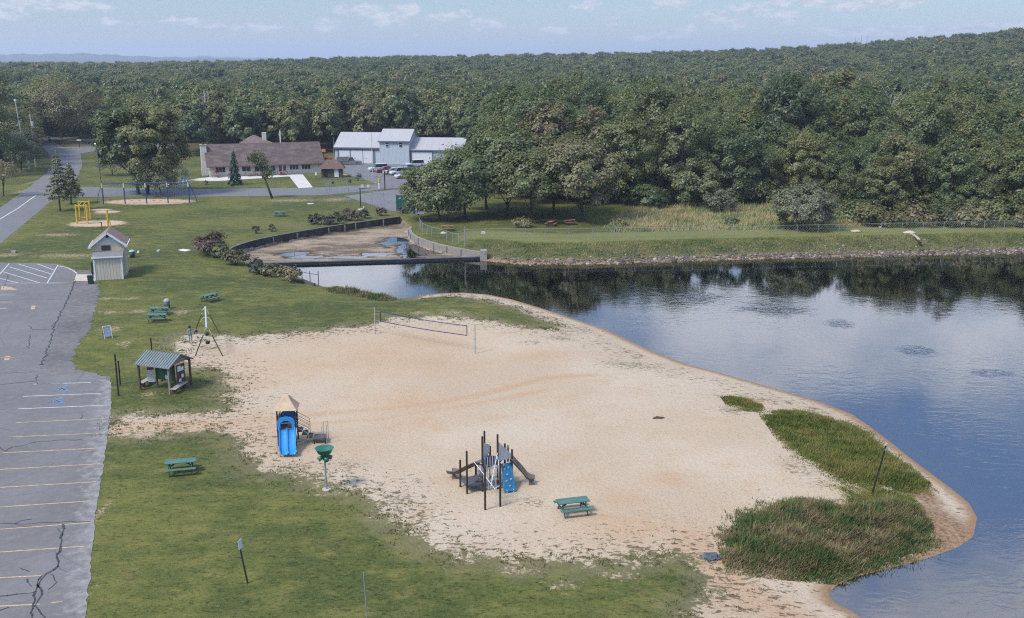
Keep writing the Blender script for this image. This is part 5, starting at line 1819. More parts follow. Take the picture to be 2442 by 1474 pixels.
def climbing_playset():
    o = G(1165, 1168)
    e = thing('climbing_playset', 'large grey and blue climbing playset with two brown slides on the sand', 'playset', o)
    def L(u, v):
        q = G(u, v) - o
        return Vector((q.x, q.y, 0))
    pm = mat('playset_post', (0.045, 0.033, 0.028), .5, .2, 3)
    gp = mat('playset_grey', (0.56, 0.57, 0.58), .5, .15, 3)
    br = mat('slide_brown', (0.155, 0.125, 0.105), .5, .15, 2)
    dk = mat('deck_slate', (0.105, 0.105, 0.12), .6, .2, 4)
    bl = mat('climber_blue', (0.015, 0.17, 0.33), .45, .15, 2)
    wt = mat('rail_white', (0.66, 0.67, 0.68), .5, .06, 3)
    # posts: foot pixel and the row of the top
    feet = [(1098, 1161, 1097), (1114, 1178, 1076), (1135, 1150, 1101), (1157, 1216, 1113), (1193, 1208, 1105), (1151, 1172, 1041), (1156, 1146, 1028), (1187, 1166, 1036),
            (1204, 1150, 1058), (1221, 1156, 1072), (1169, 1140, 1064)]
    T = []
    for u, v, vt in feet:
        p = L(u, v)
        h = hgt(G(u, v), vt)
        T.append((p, h))
        MB().tube([p + Vector((0, 0, -.1)), p + Vector((0, 0, h))], .06, 8).build('post', pm, e)
    p = [t[0] for t in T]
    # low deck left
    Z1, Z2, Z3 = .42, .95, 1.55
    d = MB().prism([(*q.xy, Z1) for q in (p[0], p[1], L(1152, 1172), p[2] + Vector((.3, .1, 0)))], (0, 0, .10)).build('low_deck', dk, e)
    c0 = L(1160, 1160)
    MB().prism([(*q.xy, Z3) for q in (p[5], p[7], p[8], p[6])], (0, 0, .12)).build('high_deck', dk, e)
    # stair treads between decks
    for i in range(4):
        t = i / 3
        a = L(1140, 1163).lerp(L(1166, 1158), t)
        MB().box((a.x, a.y, Z1 + .2 + t * (Z3 - Z1 - .35)), (.36, .9, .07)).build('step', dk, e)
    # ladder panel climbing from front frame
    f1, f2 = p[3], p[4]
    bridge = MB()
    top1, top2 = p[5], p[7]
    for s in range(5):
        t = s / 4
        a = f1.lerp(f2, t) + Vector((0, .1, 1.15))
        b = top1.lerp(top2, t) + Vector((0, 0, Z3 + .05))
        bridge.tube([a, b], .025, 6)
    for s in range(4):
        t = (s + .5) / 4
        bridge.tube([f1 .lerp(top1, t) + Vector((0, 0, 1.15 + t * (Z3 - 1.1))), f2.lerp(top2, t) + Vector((0, 0, 1.15 + t * (Z3 - 1.1)))], .022, 6)
    bridge.build('climbing_net', mat('net_grey', (0.27, 0.275, 0.28), .5, .15, 3), e)
    # white diagonal rails
    for a, b in ((L(1132, 1168) + Vector((0, 0, 1.75)), f1 + Vector((.55, .1, 1.25))), (f1 + Vector((.55, .1, 1.25)), f2 + Vector((0, 0, 1.30))), (f1 + Vector((.3, .5, 1.1)), top2 + Vector((0, 0, 2.35))),
                 (top1 + Vector((0, 0, 2.2)), p[10] + Vector((0, 0, 2.35))), (top2 + Vector((0, 0, 2.1)), p[4] + Vector((.05, .4, 1.35)))):
        MB().tube([a, (a + b) / 2 + Vector((0, 0, .03)), b], .024, 6).build('guard_rail', wt, e)
    # tall side panels, peaked
    for a, b, ha, hb in ((p[5], p[10], 3.05, 2.2), (p[7], p[9], 3.05, 1.95), (p[5], p[6], 2.5, 2.5)):
        q = MB()
        q.prism([(*a.xy, Z3 + .2), (*b.xy, Z3 + .2), (*b.xy, hb), (*a.xy, ha)], (0.0, .035, 0)).build('side_panel', gp, e)
    vb = MB()
    for s in range(7):
        a = p[5].lerp(p[7], s / 6)
        vb.tube([a + Vector((0, 0, Z2)), a + Vector((0, 0, Z3 + .6))], .018, 5)
    vb.build('barrier', gp, e)
    bb = MB()
    for s in range(6):
        a = p[2].lerp(p[5], s / 5)
        bb.tube([a + Vector((0, 0, Z1 + .1)), a + Vector((0, 0, 1.35 + .08 * s))], .016, 5)
    bb.tube([p[2] + Vector((0, 0, 1.35)), p[5] + Vector((0, 0, 1.75))], .025, 6)
    bb.build('barrier', wt, e)
    # two brown slides
    def slide(a, bpt, w, zt, nm='slide'):
        a, bpt = Vector(a), Vector(bpt)
        dr = (bpt - a)
        ln = dr.length
        dr.normalize()
        nx = Vector((-dr.y, dr.x, 0))
        prof = [(-w / 2 - .04, .20), (-w / 2, .24), (-w / 2 + .04, .20), (-w / 2 + .09, .03), (0, 0), (w / 2 - .09, .03), (w / 2 - .04, .20), (w / 2, .24), (w / 2 + .04, .20)]
        path = [(0, zt), (.10, zt - .03), (.25, zt - .28), (.5, zt * .55), (.7, zt * .30), (.83, .34), (.95, .30), (1.0, .28)]
        vs, k = [], len(prof)
        for t, z in path:
            for q, h in prof:
                c = a + dr * ln * t + nx * q
                vs.append((c.x, c.y, z + h))
        fs = [(i * k + j, i * k + j + 1, (i + 1) * k + j + 1, (i + 1) * k + j) for i in range(len(path) - 1) for j in range(k - 1)]
        s = MB().add(vs, fs).build(nm, br, e, True)
        m_ = s.modifiers.new('thick', 'SOLIDIFY')
        m_.thickness = .04
        for t in (.86,):
            c = a + dr * ln * t
            MB().box((c.x, c.y, .13), (.26, .2, .30), taper=.7).build('slide_foot', br, s)
        return s
    slide(p[5] + Vector((0, .3, 0)), L(1072, 1137), .55, Z3 + .05)
    slide(p[9] + Vector((-.1, .2, 0)), L(1274, 1156), .55, Z3 - .05)
    hood = MB()
    c = p[9] + Vector((-.25, .2, 0))
    hood.tube([c + Vector((0, -.3, Z3)), c + Vector((0, -.3, Z3 + .6)), c + Vector((0, -.18, Z3 + .8)), c + Vector((0, .18, Z3 + .8)), c + Vector((0, .3, Z3 + .6)), c + Vector((0, .3, Z3))], .07, 8)
    hood.build('slide_hood', br, e)
    # blue rock climbing wall
    a, b = L(1202, 1178), L(1231, 1174)
    up = Vector((-.18, 1.25, Z3 - .12))
    wl = [a + Vector((0, 0, .12)), b + Vector((0, 0, .12)), b + up + Vector((-.1, 0, 0)), a + up]
    n_ = (wl[1] - wl[0]).cross(wl[3] - wl[0]).normalized()
    w_ = MB().prism(wl, n_ * -.08).build('climbing_wall', bl, e, bevel=.03)
    hm = mat('hold_tan', (0.45, 0.40, 0.33), .6, .1, 3)
    for s, t in ((.25, .78), (.62, .82), (.45, .58), (.3, .36), (.72, .40), (.55, .18), (.2, .92)):
        q = wl[0].lerp(wl[1], s).lerp(wl[3].lerp(wl[2], s), t) + n_ * .02
        MB().box(q, (.13, .10, .09)).build('hand_hold', hm, w_, bevel=.03)
    for s in (.25, .8):
        q = wl[0].lerp(wl[1], s)
        MB().tube([(q.x, q.y + .05, -.1), (q.x, q.y + .05, .2)], .035, 6).build('wall_foot', wt, e)


def volleyball():
    a, b = G(895, 797), G(1133, 843)
    ha, hb = hgt(a, 733), hgt(b, 774)
    gm = mat('pole_grey', (0.42, 0.42, 0.41), .6, .12, 3)
    for p, h, lb in ((a, ha, 'pale volleyball pole at the lawn end of the net'), (b, hb, 'brownish grey volleyball pole at the sand end of the net')):
        e = thing('volleyball_pole', lb, 'pole', p, group='volleyball poles')
        MB().tube([(0, 0, -.3), (0, 0, h)], .05, 8).build('shaft', gm, e)
        MB().box((0, 0, h * .5), (.12, .12, .1)).build('collar', GREYM, e)
    # the net, slung between them and sagging a little
    def Q(u, v, t):
        g = a.lerp(b, t)
        return Vector((g.x, g.y, hgt(Vector((g.x, g.y, 0)), v)))
    t0, t1 = .062, .925
    TL, TR = Q(908, 743, t0), Q(1112, 777, t1)
    BL, BR = Q(907, 766, t0), Q(1110, 800, t1)
    o = TL.copy()
    e = thing('volleyball_net', 'volleyball net with blue edge bands slung above the sand', 'net', o)
    band = mat('band_navy', (0.03, 0.05, 0.16), .7, .2, 3)
    blk = mat('band_black', (0.02, 0.02, 0.03), .7, .2, 3)

    def curve(A, B, sag, n=12):
        return [A.lerp(B, i / n) - o - Vector((0, 0, sag * math.sin(math.pi * i / n))) for i in range(n + 1)]
    top, bot = curve(TL, TR, .12), curve(BL, BR, .08)
    up = (TL - BL).normalized()
    for pts, m_ in ((top, band), (bot, band)):
        q = MB()
        for p, r in zip(pts[:-1], pts[1:]):
            q.bar(p, r, .012, .075)
        q.build('net_band', m_, e)
    for A, B in ((TL, BL), (TR, BR)):
        MB().bar(A - o, B - o, .075, .015).build('side_band', blk, e)
    w = MB()
    n = 60
    for i in range(n + 1):
        t = i / n
        k = t * 12
        j = min(11, int(k))
        p = top[j].lerp(top[j + 1], k - j)
        r = bot[j].lerp(bot[j + 1], k - j)
        w.tube([p, r], .0028, 3, False)
    for i in range(1, 7):
        t = i / 7
        w.tube([p.lerp(r, t) for p, r in zip(top, bot)], .0028, 3, False)
    w.build('net_mesh', mat('net_cord', (0.16, 0.15, 0.15), .8, .1, 3), e)
    for A, B in ((TL, Q(895, 741, 0)), (BL, Q(895, 764, 0)), (TR, Q(1133, 780, 1)), (BR, Q(1133, 803, 1))):
        MB().tube([A - o, B - o], .008, 4).build('rope', GREYM, e)


def shed():
    a, b = G(227, 669), G(292, 668)
    rz = R(16)
    e = thing('concession_shed', 'small tan shed with a brown gable roof, white trim and a lean-to at the front', 'shed', a, rz)
    tan = mat('shed_tan', (0.64, 0.54, 0.375), .8, .10, 1.2)
    tan2 = mat('lean_to_tan', (0.60, 0.545, 0.43), .8, .08, 2, stretch=(3, 1, .4))
    W = (b - a).length
    D = 1.9
    z1, z2 = 2.7, 3.05
    wl = MB()
    wl.prism([(0, 0, -.1), (W, 0, -.1), (W, 0, z1), (0, 0, z1)], (0, .06, 0))
    wl.prism([(0, .06, -.1), (0, D, -.1), (0, D, z2), (0, .06, z1)], (.06, 0, 0))
    wl.prism([(W, .06, -.1), (W, D, -.1), (W, D, z2), (W, .06, z1)], (-.06, 0, 0))
    wl.build('lean_to_wall', tan2, e)
    gr = MB()
    for i in range(1, 9):
        gr.box((W * i / 9, -.004, 1.2), (.015, .012, 2.4))
    gr.build('panel_groove', mat('groove_tan', (0.24, 0.21, 0.17), .9, .1, 3), e)
    MB().prism([(-.15, -.2, z1 - .01), (W + .15, -.2, z1 - .01), (W + .15, D, z2 + .02), (-.15, D, z2 + .02)], (0, 0, .06)).build('lean_to_roof', mat('shingle_grey', (0.235, 0.225, 0.24), .9, .18, 4, bump=.3), e)
    t = MB()
    for x in (.05, W - .05):
        t.box((x, -.02, 1.3), (.17, .05, 2.7))
    t.box((W / 2, -.235, z1 + .02), (W + .36, .06, .16))
    t.box((W - .02 + .04, .09, 1.3), (.05, .16, 2.7))
    t.build('corner_trim', WHITE, e)
    # main room
    x0, x1 = -.2, W + .22
    y0, y1 = D + .001, D + 4.2
    ze, zr = 3.95, 5.35
    xm = (x0 + x1) / 2
    m_ = MB()
    m_.prism([(x0, y0, -.1), (x1, y0, -.1), (x1, y0, ze), (x0, y0, ze)], (0, y1 - y0, 0))
    m_.build('wall', tan, e)
    MB().prism([(x0, y0 - .01, ze), (x1, y0 - .01, ze), (xm, y0 - .01, zr - .1)], (0, y1 - y0, 0)).build('gable', mat('gable_siding', (0.60, 0.62, 0.62), .7, .08, 2, stretch=(.3, 1, 6)), e)
    sl = MB()
    ov = .34
    k = (zr - ze) / (xm - x0)
    for s in (-1, 1):
        xe = x0 - ov if s < 0 else x1 + ov
        sl.prism([(xe, y0 - .38, ze - k * ov), (xm, y0 - .38, zr), (xm, y1 + .3, zr), (xe, y1 + .3, ze - k * ov)], (0, 0, .09))
    sl.build('roof', mat('shingle_brown', (0.29, 0.20, 0.155), .9, .22, 3, bump=.4, dirt=(0.36, 0.26, 0.18)), e)
    tr = MB()
    for s in (-1, 1):
        xe = x0 - ov - .03 if s < 0 else x1 + ov + .03
        tr.bar((xe, y0 - .41, ze - k * ov - .02), (xm, y0 - .41, zr - .02), .05, .24)
        tr.box((xe + (.12 if s < 0 else -.12), y0 - .22, ze - k * ov - .1), (.34, .36, .12))
        tr.box((xe, (y0 + y1) / 2, ze - k * ov + .02), (.06, y1 - y0 + .5, .16))
    tr.build('barge_board', WHITE, e)
    MB().tube([(xm - .0, y0 - .05, ze + .9), (xm, y0 + .1, ze + .9)], .16, 12).build('gable_vent', BLACK, e)
    wn = MB().box((xm - .25, y0 - .03, ze - .45), (1.0, .06, .6)).build('window', mat('window_brown', (0.10, 0.07, 0.05), .5, .2, 3), e)
    p_ = MB()
    for i in range(3):
        p_.box((xm - .25 + (i - 1) * .31, y0 - .065, ze - .45), (.24, .02, .46))
    p_.build('pane', mat('window_glass', (0.04, 0.045, 0.05), .1, .2, 3, spec=.6), wn)
    # black post / downpipe at the left of the lean-to
    b = G(222, 664)
    q = thing('black_pillar', 'black upright pillar at the left corner of the shed lean-to', 'post', b)
    MB().box((0, 0, hgt(b, 625) / 2), (.16, .14, hgt(b, 625))).build('shaft', BLACK, q, bevel=.02)
    MB().box((.0, -.1, .9), (.22, .16, .35)).build('box', DARKM, q, bevel=.02)
    # drinking fountain / stones behind
    for u, v, vt, lb, m2, nm, cat in ((243, 545, 528, 'small dark water fountain beside the yellow climbing frame', DARKM, 'water_fountain', 'fountain'),):
        b = G(u, v)
        q = thing(nm, lb, cat, b)
        h = hgt(b, vt)
        MB().tube([(0, 0, -.1), (0, 0, h * .8)], .07, 8).build('pedestal', m2, q)
        MB().lathe([(0, 0), (.2, .02), (.24, .14), (0, .1)], 12, (-.1, 0, h * .8)).build('basin', GREYM, q)
    for u, v, w, d, h, lb, m2 in ((440, 597, 1.6, .9, .08, 'pale flat board lying on the lawn by the maroon bush', WHITE), (378, 600, .5, .4, .25, 'small pale stone on the lawn right of the shed', LGREY),
                                  (34, 603, .6, .5, .3, 'small grey stone on the grass above the parking lot', GREYM), (741, 486, 1.1, .7, .06, 'small pale slab on the lawn before the tennis court', WHITE),
                                  (860, 499, .9, .6, .05, 'pale slab at the court corner', WHITE)):
        o = MB().box((0, 0, h / 2), (w, d, h), taper=.9).build('flat_slab' if h < .1 else 'field_stone', m2, bevel=min(h * .3, .05))
        o.location = G(u, v)
        o.rotation_euler = (0, 0, u * .37)
        tag(o, lb, 'slab' if h < .1 else 'stone')


def yellow_gym():
    ym = mat('gym_yellow', (0.62, 0.42, 0.045), .5, .12, 2)
    org = G(196, 534)
    e = thing('yellow_climber', 'bright yellow climbing frame on a round sand patch', 'climbing frame', org)
    F = [(184, 534), (209, 534), (191, 523), (216, 523)]
    q = [G(u, v) - org for u, v in F]
    hf, hb = hgt(G(*F[0]), 488), hgt(G(*F[2]), 479)
    for p, h in zip(q, (hf, hf, hb, hb)):
        MB().box((p.x, p.y, h / 2 - .1), (.20, .20, h + .2)).build('post', ym, e)
    for a, b, h in ((q[0], q[1], hf), (q[2], q[3], hb)):
        MB().bar(a + Vector((0, 0, h - .15)), b + Vector((0, 0, h - .15)), .16, .16).build('cross_bar', ym, e)
    for t in (.3, .7):
        MB().bar(q[0].lerp(q[1], t) + Vector((0, 0, hf - .2)), q[2].lerp(q[3], t) + Vector((0, 0, hb - .2)), .08, .1).build('top_bar', ym, e)
    for t in (.33, .62):
        x = q[0].lerp(q[1], t) + Vector((0, 2, 0))
        MB().tube([x + Vector((0, 0, .6)), x + Vector((0, 0, hf - .25))], .07, 8).build('climbing_pole', ym, e)
    for z in (.55, 1.0):
        MB().bar(q[0] + Vector((0, .4, z)), q[1] + Vector((0, .4, z)), .3, .12).build('step_bar', mat('gym_orange', (0.58, 0.30, 0.06), .5, .12, 2), e)
    b = G(260, 541)
    e = thing('yellow_post', 'lone thick yellow post behind the shed roof', 'post', b)
    h = hgt(b, 500)
    MB().box((-.1, 0, h / 2), (.26, .24, h)).build('shaft', ym, e, bevel=.03)
    MB().bar((0, 0, h * .55), (.35, 0, .05), .12, .1).build('brace', ym, e)


def blue_swings():
    a, b = G(247, 487), G(452, 484)
    h = hgt((a + b) / 2, 437)
    d = b - a
    e = thing('blue_swing_set', 'long blue swing set with yellow collars over a sand strip', 'swing set', a, math.atan2(d.y, d.x))
    L = d.length
    blue = mat('swing_blue', (0.035, 0.07, 0.26), .5, .15, 2)
    yel = mat('collar_yellow', (0.66, 0.62, 0.30), .5, .1, 2)
    for i in range(5):
        x = L * i / 4
        MB().tube([(x, 0, -.1), (x, 0, h - .75)], .11, 10).build('post', blue, e)
        MB().tube([(x, 0, h - .75), (x, 0, h + .05)], .14, 10).build('collar', yel, e)
    MB().tube([(-.2, 0, h), (L + .2, 0, h)], .10, 10).build('beam', blue, e)
    for x, s in ((0, -1), (L, 1)):
        MB().tube([(x + s * .1, .1, h - .2), (x + s * .9, .5, h * .45), (x + s * 1.3, .6, -.1)], .06, 8).build('brace', blue, e)
    for i in range(4):
        for k in (.33, .67):
            x = L * (i + k) / 4
            s = MB().box((x, 0, .55), (.45, .16, .04)).build('swing_seat', BLACK, e)
            c = MB()
            for w in (-.22, .22):
                c.tube([(x + w, 0, .55), (x + w, 0, h)], .012, 4)
            c.build('chain', GREYM, s)
    # blue and white spring dome and red post beyond
    b = G(440, 449)
    e = thing('climbing_dome', 'pale blue climbing dome right of the swing set beside the path', 'climbing frame', b)
    w = MB()
    hh = hgt(b, 420)
    for k in range(7):
        t = k * 2 * math.pi / 7
        w.tube([(1.3 * math.cos(t), 1.3 * math.sin(t), 0), (.9 * math.cos(t), .9 * math.sin(t), hh * .55), (.15 * math.cos(t), .15 * math.sin(t), hh)], .07, 6)
    w.build('frame', mat('dome_blue', (0.30, 0.42, 0.58), .5, .15, 2), e)
    r = MB()
    for q, z in ((1.1, hh * .35), (.7, hh * .7)):
        r.tube([(q * math.cos(t), q * math.sin(t), z) for t in np.linspace(0, 6.283, 15)], .06, 6)
    r.build('ring', WHITE, e)
    b = G(436, 420)
    e = thing('red_post', 'rusty red post with a crossbar on the grass left of the long house', 'post', b)
    hh = hgt(b, 392)
    MB().tube([(0, 0, -.1), (0, 0, hh)], .12, 8).build('shaft', mat('rusty_red', (0.26, 0.07, 0.045), .7, .2, 3), e)
    MB().box((0, 0, hh * .3), (.9, .1, .12)).build('crossbar', mat('rusty_red', (0.26, 0.07, 0.045)), e)
# ------------------------------------------------------------------ walls, fences, buildings, vehicles
def wall_run(mb, pts, side, thick, zt, zb):
    """Wall along plan points; its face lies on the points, thickness to one side."""
    n = len(pts)
    pts = [Vector(p) for p in pts]
    out = []
    for i, p in enumerate(pts):
        d = (pts[min(i + 1, n - 1)] - pts[max(i - 1, 0)]).normalized()
        out.append(p + Vector((-d.y, d.x)) * thick * side)
    vs = []
    for a, b in zip(pts, out):
        vs += [(a.x, a.y, zb), (a.x, a.y, zt), (b.x, b.y, zt), (b.x, b.y, zb)]
    fs = []
    for i in range(n - 1):
        for k in range(4):
            fs.append((i * 4 + k, i * 4 + (k + 1) % 4, (i + 1) * 4 + (k + 1) % 4, (i + 1) * 4 + k))
    fs += [(0, 1, 2, 3), tuple((n - 1) * 4 + k for k in (3, 2, 1, 0))]
    mb.add(vs, fs)


def smooth_line(pts, n=40):
    P_ = [Vector(p) for p in pts]
    out = []
    for i in range(len(P_) - 1):
        a, b, c, d = P_[max(i - 1, 0)], P_[i], P_[i + 1], P_[min(i + 2, len(P_) - 1)]
        for k in range(n // len(P_) + 1):
            t = k / (n // len(P_) + 1)
            out.append(.5 * ((2 * b) + (c - a) * t + (2 * a - 5 * b + 4 * c - d) * t * t + (3 * b - a - 3 * c + d) * t ** 3))
    out.append(P_[-1])
    return out


def fence(name, label, pts, h, gap, mesh=True, rail=True, pm=None, group=None, post_r=.035, weave=.12):
    """Chain-link fence on surveyed ground points: posts, rail and wire mesh."""
    pm = pm or mat('fence_steel', (0.33, 0.35, 0.355), .5, .12, 3, metal=.3)
    e = thing(name, label, 'fence', pts[0], group=group)
    o = pts[0]
    ps = []
    for a, b in zip(pts[:-1], pts[1:]):
        k = max(1, round((b - a).length / gap))
        for i in range(k):
            p = a.lerp(b, i / k)
            p.z = tz(p.x, p.y)
            ps.append(p)
    ps.append(pts[-1])
    for i, p in enumerate(ps):
        MB().tube([p - o + Vector((0, 0, -.2)), p - o + Vector((0, 0, h + .05))], post_r, 6).build('post', pm, e)
    up = Vector((0, 0, h))
    if rail:
        r = MB()
        r.tube([p - o + up for p in ps], .022, 5)
        r.build('top_rail', pm, e)
    if mesh:
        w = MB()
        for a, b in zip(ps[:-1], ps[1:]):
            L = (b - a).length
            k = max(3, int(L / (weave * 3)))
            for i in range(k):
                for s in (0, 1):
                    t0, t1 = i / k, (i + 1) / k
                    if s:
                        t0, t1 = t1, t0
                    for z in np.arange(0, 1, 1 / 3):
                        w.tube([a.lerp(b, t0) - o + up * z, a.lerp(b, t1) - o + up * (z + 1 / 3)], .0045, 3, False)
        w.build('wire_mesh', pm, e)
    return e


def walls():
    dark = mat('dark_wall', (0.050, 0.047, 0.045), .9, .4, 1.2, bump=.3, stretch=(1, 1, .4), dirt=(0.11, 0.105, 0.10))
    e = thing('curved_retaining_wall', 'dark stained curved retaining wall along the far side of the drained pool', 'wall', (*WALL_L[0], 0))
    o = Vector(WALL_L[0])
    mb = MB()
    wall_run(mb, [p - o for p in smooth_line(WALL_L, 60)], 1, .42, .06, -1.6)
    mb.build('wall_face', dark, e)
    cpng = MB()
    wall_run(cpng, [p - o + Vector((0, .03)) for p in smooth_line(WALL_L, 60)], 1, .40, .12, .061)
    cpng.build('coping', mat('coping_grey', (0.17, 0.165, 0.155), .9, .25, 2), e)
    st = mat('lime_streak', (0.30, 0.29, 0.28), .9, .3, 4)
    for u, v in ((645, 577), (704, 565), (772, 552), (808, 547), (842, 542), (905, 535)):
        t = P(u, v - 12)
        s = MB().box((0, 0, -.55), (.18, .06, 1.0)).build('pilaster', st, e)
        d = min(smooth_line(WALL_L, 60), key=lambda q: (q - Vector((t.x, t.y))).length)
        s.location = (d.x - o.x, d.y - o.y - .05, 0)
    pale = mat('pale_wall', (0.30, 0.265, 0.235), .9, .25, 1.2, bump=.3, dirt=(0.20, 0.17, 0.145))
    e = thing('pale_retaining_wall', 'pale concrete curved retaining wall on the right side of the drained pool', 'wall', (*WALL_R[0], 0))
    o = Vector(WALL_R[0])
    mb = MB()
    wall_run(mb, [p - o for p in smooth_line(WALL_R, 48)], 1, .4, -.08, -1.6)
    mb.build('wall_face', pale, e)
    for i in (6, 14, 22, 30, 36, 42):
        l_ = smooth_line(WALL_R, 48)
        if i < len(l_):
            MB().box((0, 0, -.5), (.22, .1, .95)).build('joint', mat('joint_grey', (0.22, 0.20, 0.18), .9, .2, 3), e).location = (l_[i].x - o.x - .02, l_[i].y - o.y - .06, -.1)
    MB().box((WALL_R[-1][0] - o.x + .2, WALL_R[-1][1] - o.y - .3, -.35), (.9, 1.6, 1.3)).build('end_block', pale, e)
    e = thing('dam_wall', 'straight low black dam wall between the lake and the drained pool', 'dam', (*DAM[0], 0))
    o = Vector(DAM[0])
    mb = MB()
    a = Vector((0, 0)) - Vector(dv) * 2.5
    b = Vector(DAM[1]) - o + Vector(dv) * .3
    wall_run(mb, [a.lerp(b, t / 8) for t in range(9)], 1, .5, -.70, -2.2)
    mb.build('wall_face', mat('dam_black', (0.022, 0.024, 0.027), .7, .35, .8, bump=.2), e)
    mb = MB()
    wall_run(mb, [a.lerp(b, t / 8) - Vector(dn) * .04 for t in range(9)], 1, .58, -.64, -.699)
    mb.build('coping', mat('dam_cap', (0.085, 0.10, 0.115), .6, .3, .8), e)
    # steps of dark boards near the gate, and the gate itself
    g0 = P(705, 678, -.6)
    e = thing('water_gate', 'small dark metal gate frame standing at the water edge below the bushes', 'gate', (g0.x, g0.y, -.8))
    dk = mat('gate_steel', (0.07, 0.08, 0.09), .5, .2, 3)
    for u, v, vt in ((721, 674, 646), (740, 676, 647), (760, 681, 646)):
        p = P(u, v, -.8)
        h = CAM_H + p.y * (-sp + (CY - vt) / FOC * cp) / (cp + (CY - vt) / FOC * sp)
        MB().tube([p - e.location + Vector((0, 0, -.4)), (p.x - e.location.x, p.y - e.location.y, h + .8)], .05, 6).build('post', dk, e)
    p, q = P(690, 640, .5), P(760, 646, .5)
    hh = .55
    a, b = P(721, 674, -.8), P(760, 681, -.8)
    MB().tube([a - e.location + Vector((0, 0, 1.3)), b - e.location + Vector((0, 0, 1.3))], .035, 6).build('top_rail', dk, e)
    c = P(655, 655, -.6)
    MB().tube([c - e.location + Vector((0, 0, 1.5)), a - e.location + Vector((0, 0, 1.3))], .03, 6).build('hand_rail', dk, e)
    MB().bar((P(700, 668, -.8) - e.location), (P(750, 680, -.8) - e.location), .25, .45).build('kick_board', mat('gate_board', (0.12, 0.11, 0.10), .8, .2, 3), e)
    # fences
    F1 = [G(u, v) for u, v in ((1110, 570), (1300, 568), (1470, 566), (1700, 564), (1850, 560), (2050, 556), (2250, 551), (2442, 546), (2700, 542))]
    fence('embankment_fence', 'long grey chain link fence along the top of the embankment', F1, 1.35, 3.0)
    F2 = [G(u, v) for u, v in ((1000, 543), (1008, 556), (1030, 566), (1065, 575), (1109, 581))]
    fence('pool_fence', 'pale green chain link fence curving above the pale pool wall', F2, 1.5, 2.6, pm=mat('fence_pale_green', (0.32, 0.38, 0.36), .5, .12, 3))
    b = G(1109, 584)
    t = thing('gate_post', 'tall grey fence post at the corner where the two fences meet', 'post', b)
    MB().tube([(0, 0, -.2), (0, 0, hgt(b, 543))], .06, 8).build('shaft', GREYM, t)
    MB().tube([(0, 0, hgt(b, 543)), (0, 0, hgt(b, 541))], .085, 8).build('cap', GREYM, t)
    F3 = [G(u, v) for u, v in ((640, 566), (700, 555), (770, 542), (860, 526), (930, 518))]
    fence('lawn_fence', 'faint low wire fence above the dark curved pool wall', F3, 1.0, 6.0, mesh=False, post_r=.03)
    C1 = [P(u, v) for u, v in ((778, 474), (860, 490), (945, 503))]
    fence('court_fence', 'tall grey wire fence along the near side of the tennis court', C1, 2.9, 3.6, post_r=.045)
    C2 = [P(u, v) for u, v in ((778, 474), (790, 458), (935, 449))]
    fence('court_fence', 'tall grey wire fence along the road side of the tennis court', C2, 2.6, 3.6, post_r=.04, mesh=False)
    a, b = P(946, 503), P(1030, 506)
    e = thing('windscreen', 'dark teal windscreen sheet on the court fence beside the grove', 'windscreen', a)
    d = b - a
    MB().bar((0, 0, 1.42), (d.x, d.y, 1.42 + .1), .04, 2.6).build('sheet', mat('screen_teal', (0.012, 0.085, 0.080), .7, .2, 2), e)
    for t in (0, .5, 1):
        MB().tube([d * t + Vector((0, .06, -.1)), d * t + Vector((0, .06, 2.9))], .045, 6).build('post', GREYM, e)
    b = P(860, 492)
    e = thing('court_lamp', 'thin dark lamp post with small heads beside the tennis court', 'lamp post', b)
    h = hgt(b, 450)
    MB().tube([(0, 0, -.1), (0, 0, h)], .09, 8).build('shaft', DARKM, e)
    MB().bar((-.2, 0, h), (1.9, 0, h + .15), .1, .1).build('arm', DARKM, e)
    for x in (.4, 1.5):
        MB().box((x, 0, h + .45), (.55, .3, .5), taper=.8).build('lamp_head', LGREY, e)
    # levee sign
    b = G(1153, 602)
    h = hgt(b, 553)
    e = thing('notice_sign', 'white notice board on a dark post at the end of the dam', 'sign', b)
    MB().box((0, 0, h / 2), (.12, .12, h)).build('post', DARKM, e)
    s = MB().box((0, -.08, h - .35), (.55, .03, .85)).build('sign_board', WHITE, e)
    q = MB()
    for i in range(4):
        q.box((0 if i % 2 else -.04, -.099, h - .12 - i * .15), (.38 - .06 * i, .008, .05))
    q.build('sign_text', mat('ink', (0.12, 0.12, 0.13)), s)
    for u, v, vt, lb in ((957, 522, 506, 'orange and white marker post at the far end of the dark pool wall'), (868, 503, 492, 'small orange and white marker at the court corner')):
        b = G(u, v)
        e = thing('marker_post', lb, 'marker', b)
        h = hgt(b, vt)
        MB().tube([(0, 0, -.1), (0, 0, h * .55)], .12, 8).build('shaft', mat('marker_orange', (0.60, 0.20, 0.05), .6, .1, 3), e)
        MB().tube([(0, 0, h * .55), (0, 0, h)], .12, 8).build('top_band', WHITE, e)
    for u, v, w, lb in ((2042, 553, 1.7, 'pale boulder lying on top of the embankment, left of two'), (2168, 556, 1.9, 'pinkish flat boulder on top of the embankment, right of two'), (1058, 558, 1.0, 'pinkish stone on the grass behind the pale pool wall'), (1515, 603, 1.0, 'whitish boulder at the foot of the embankment')):
        g = random.Random(u)
        mb = MB()
        n = 9
        for k in range(1):
            prof = [(0.0, -.1), (w * .5, 0), (w * .48, .12), (w * .3, .28), (0, .34)]
        mb.lathe(prof, n)
        mb.v = [(x * g.uniform(.8, 1.2), y * g.uniform(.6, 1.0), z * g.uniform(.8, 1.2)) for x, y, z in mb.v]
        o = mb.build('boulder', mat('boulder_pale', (0.56, 0.46, 0.37), .9, .2, 3), smooth=True)
        o.location = G(u, v)
        tag(o, lb, 'boulder')
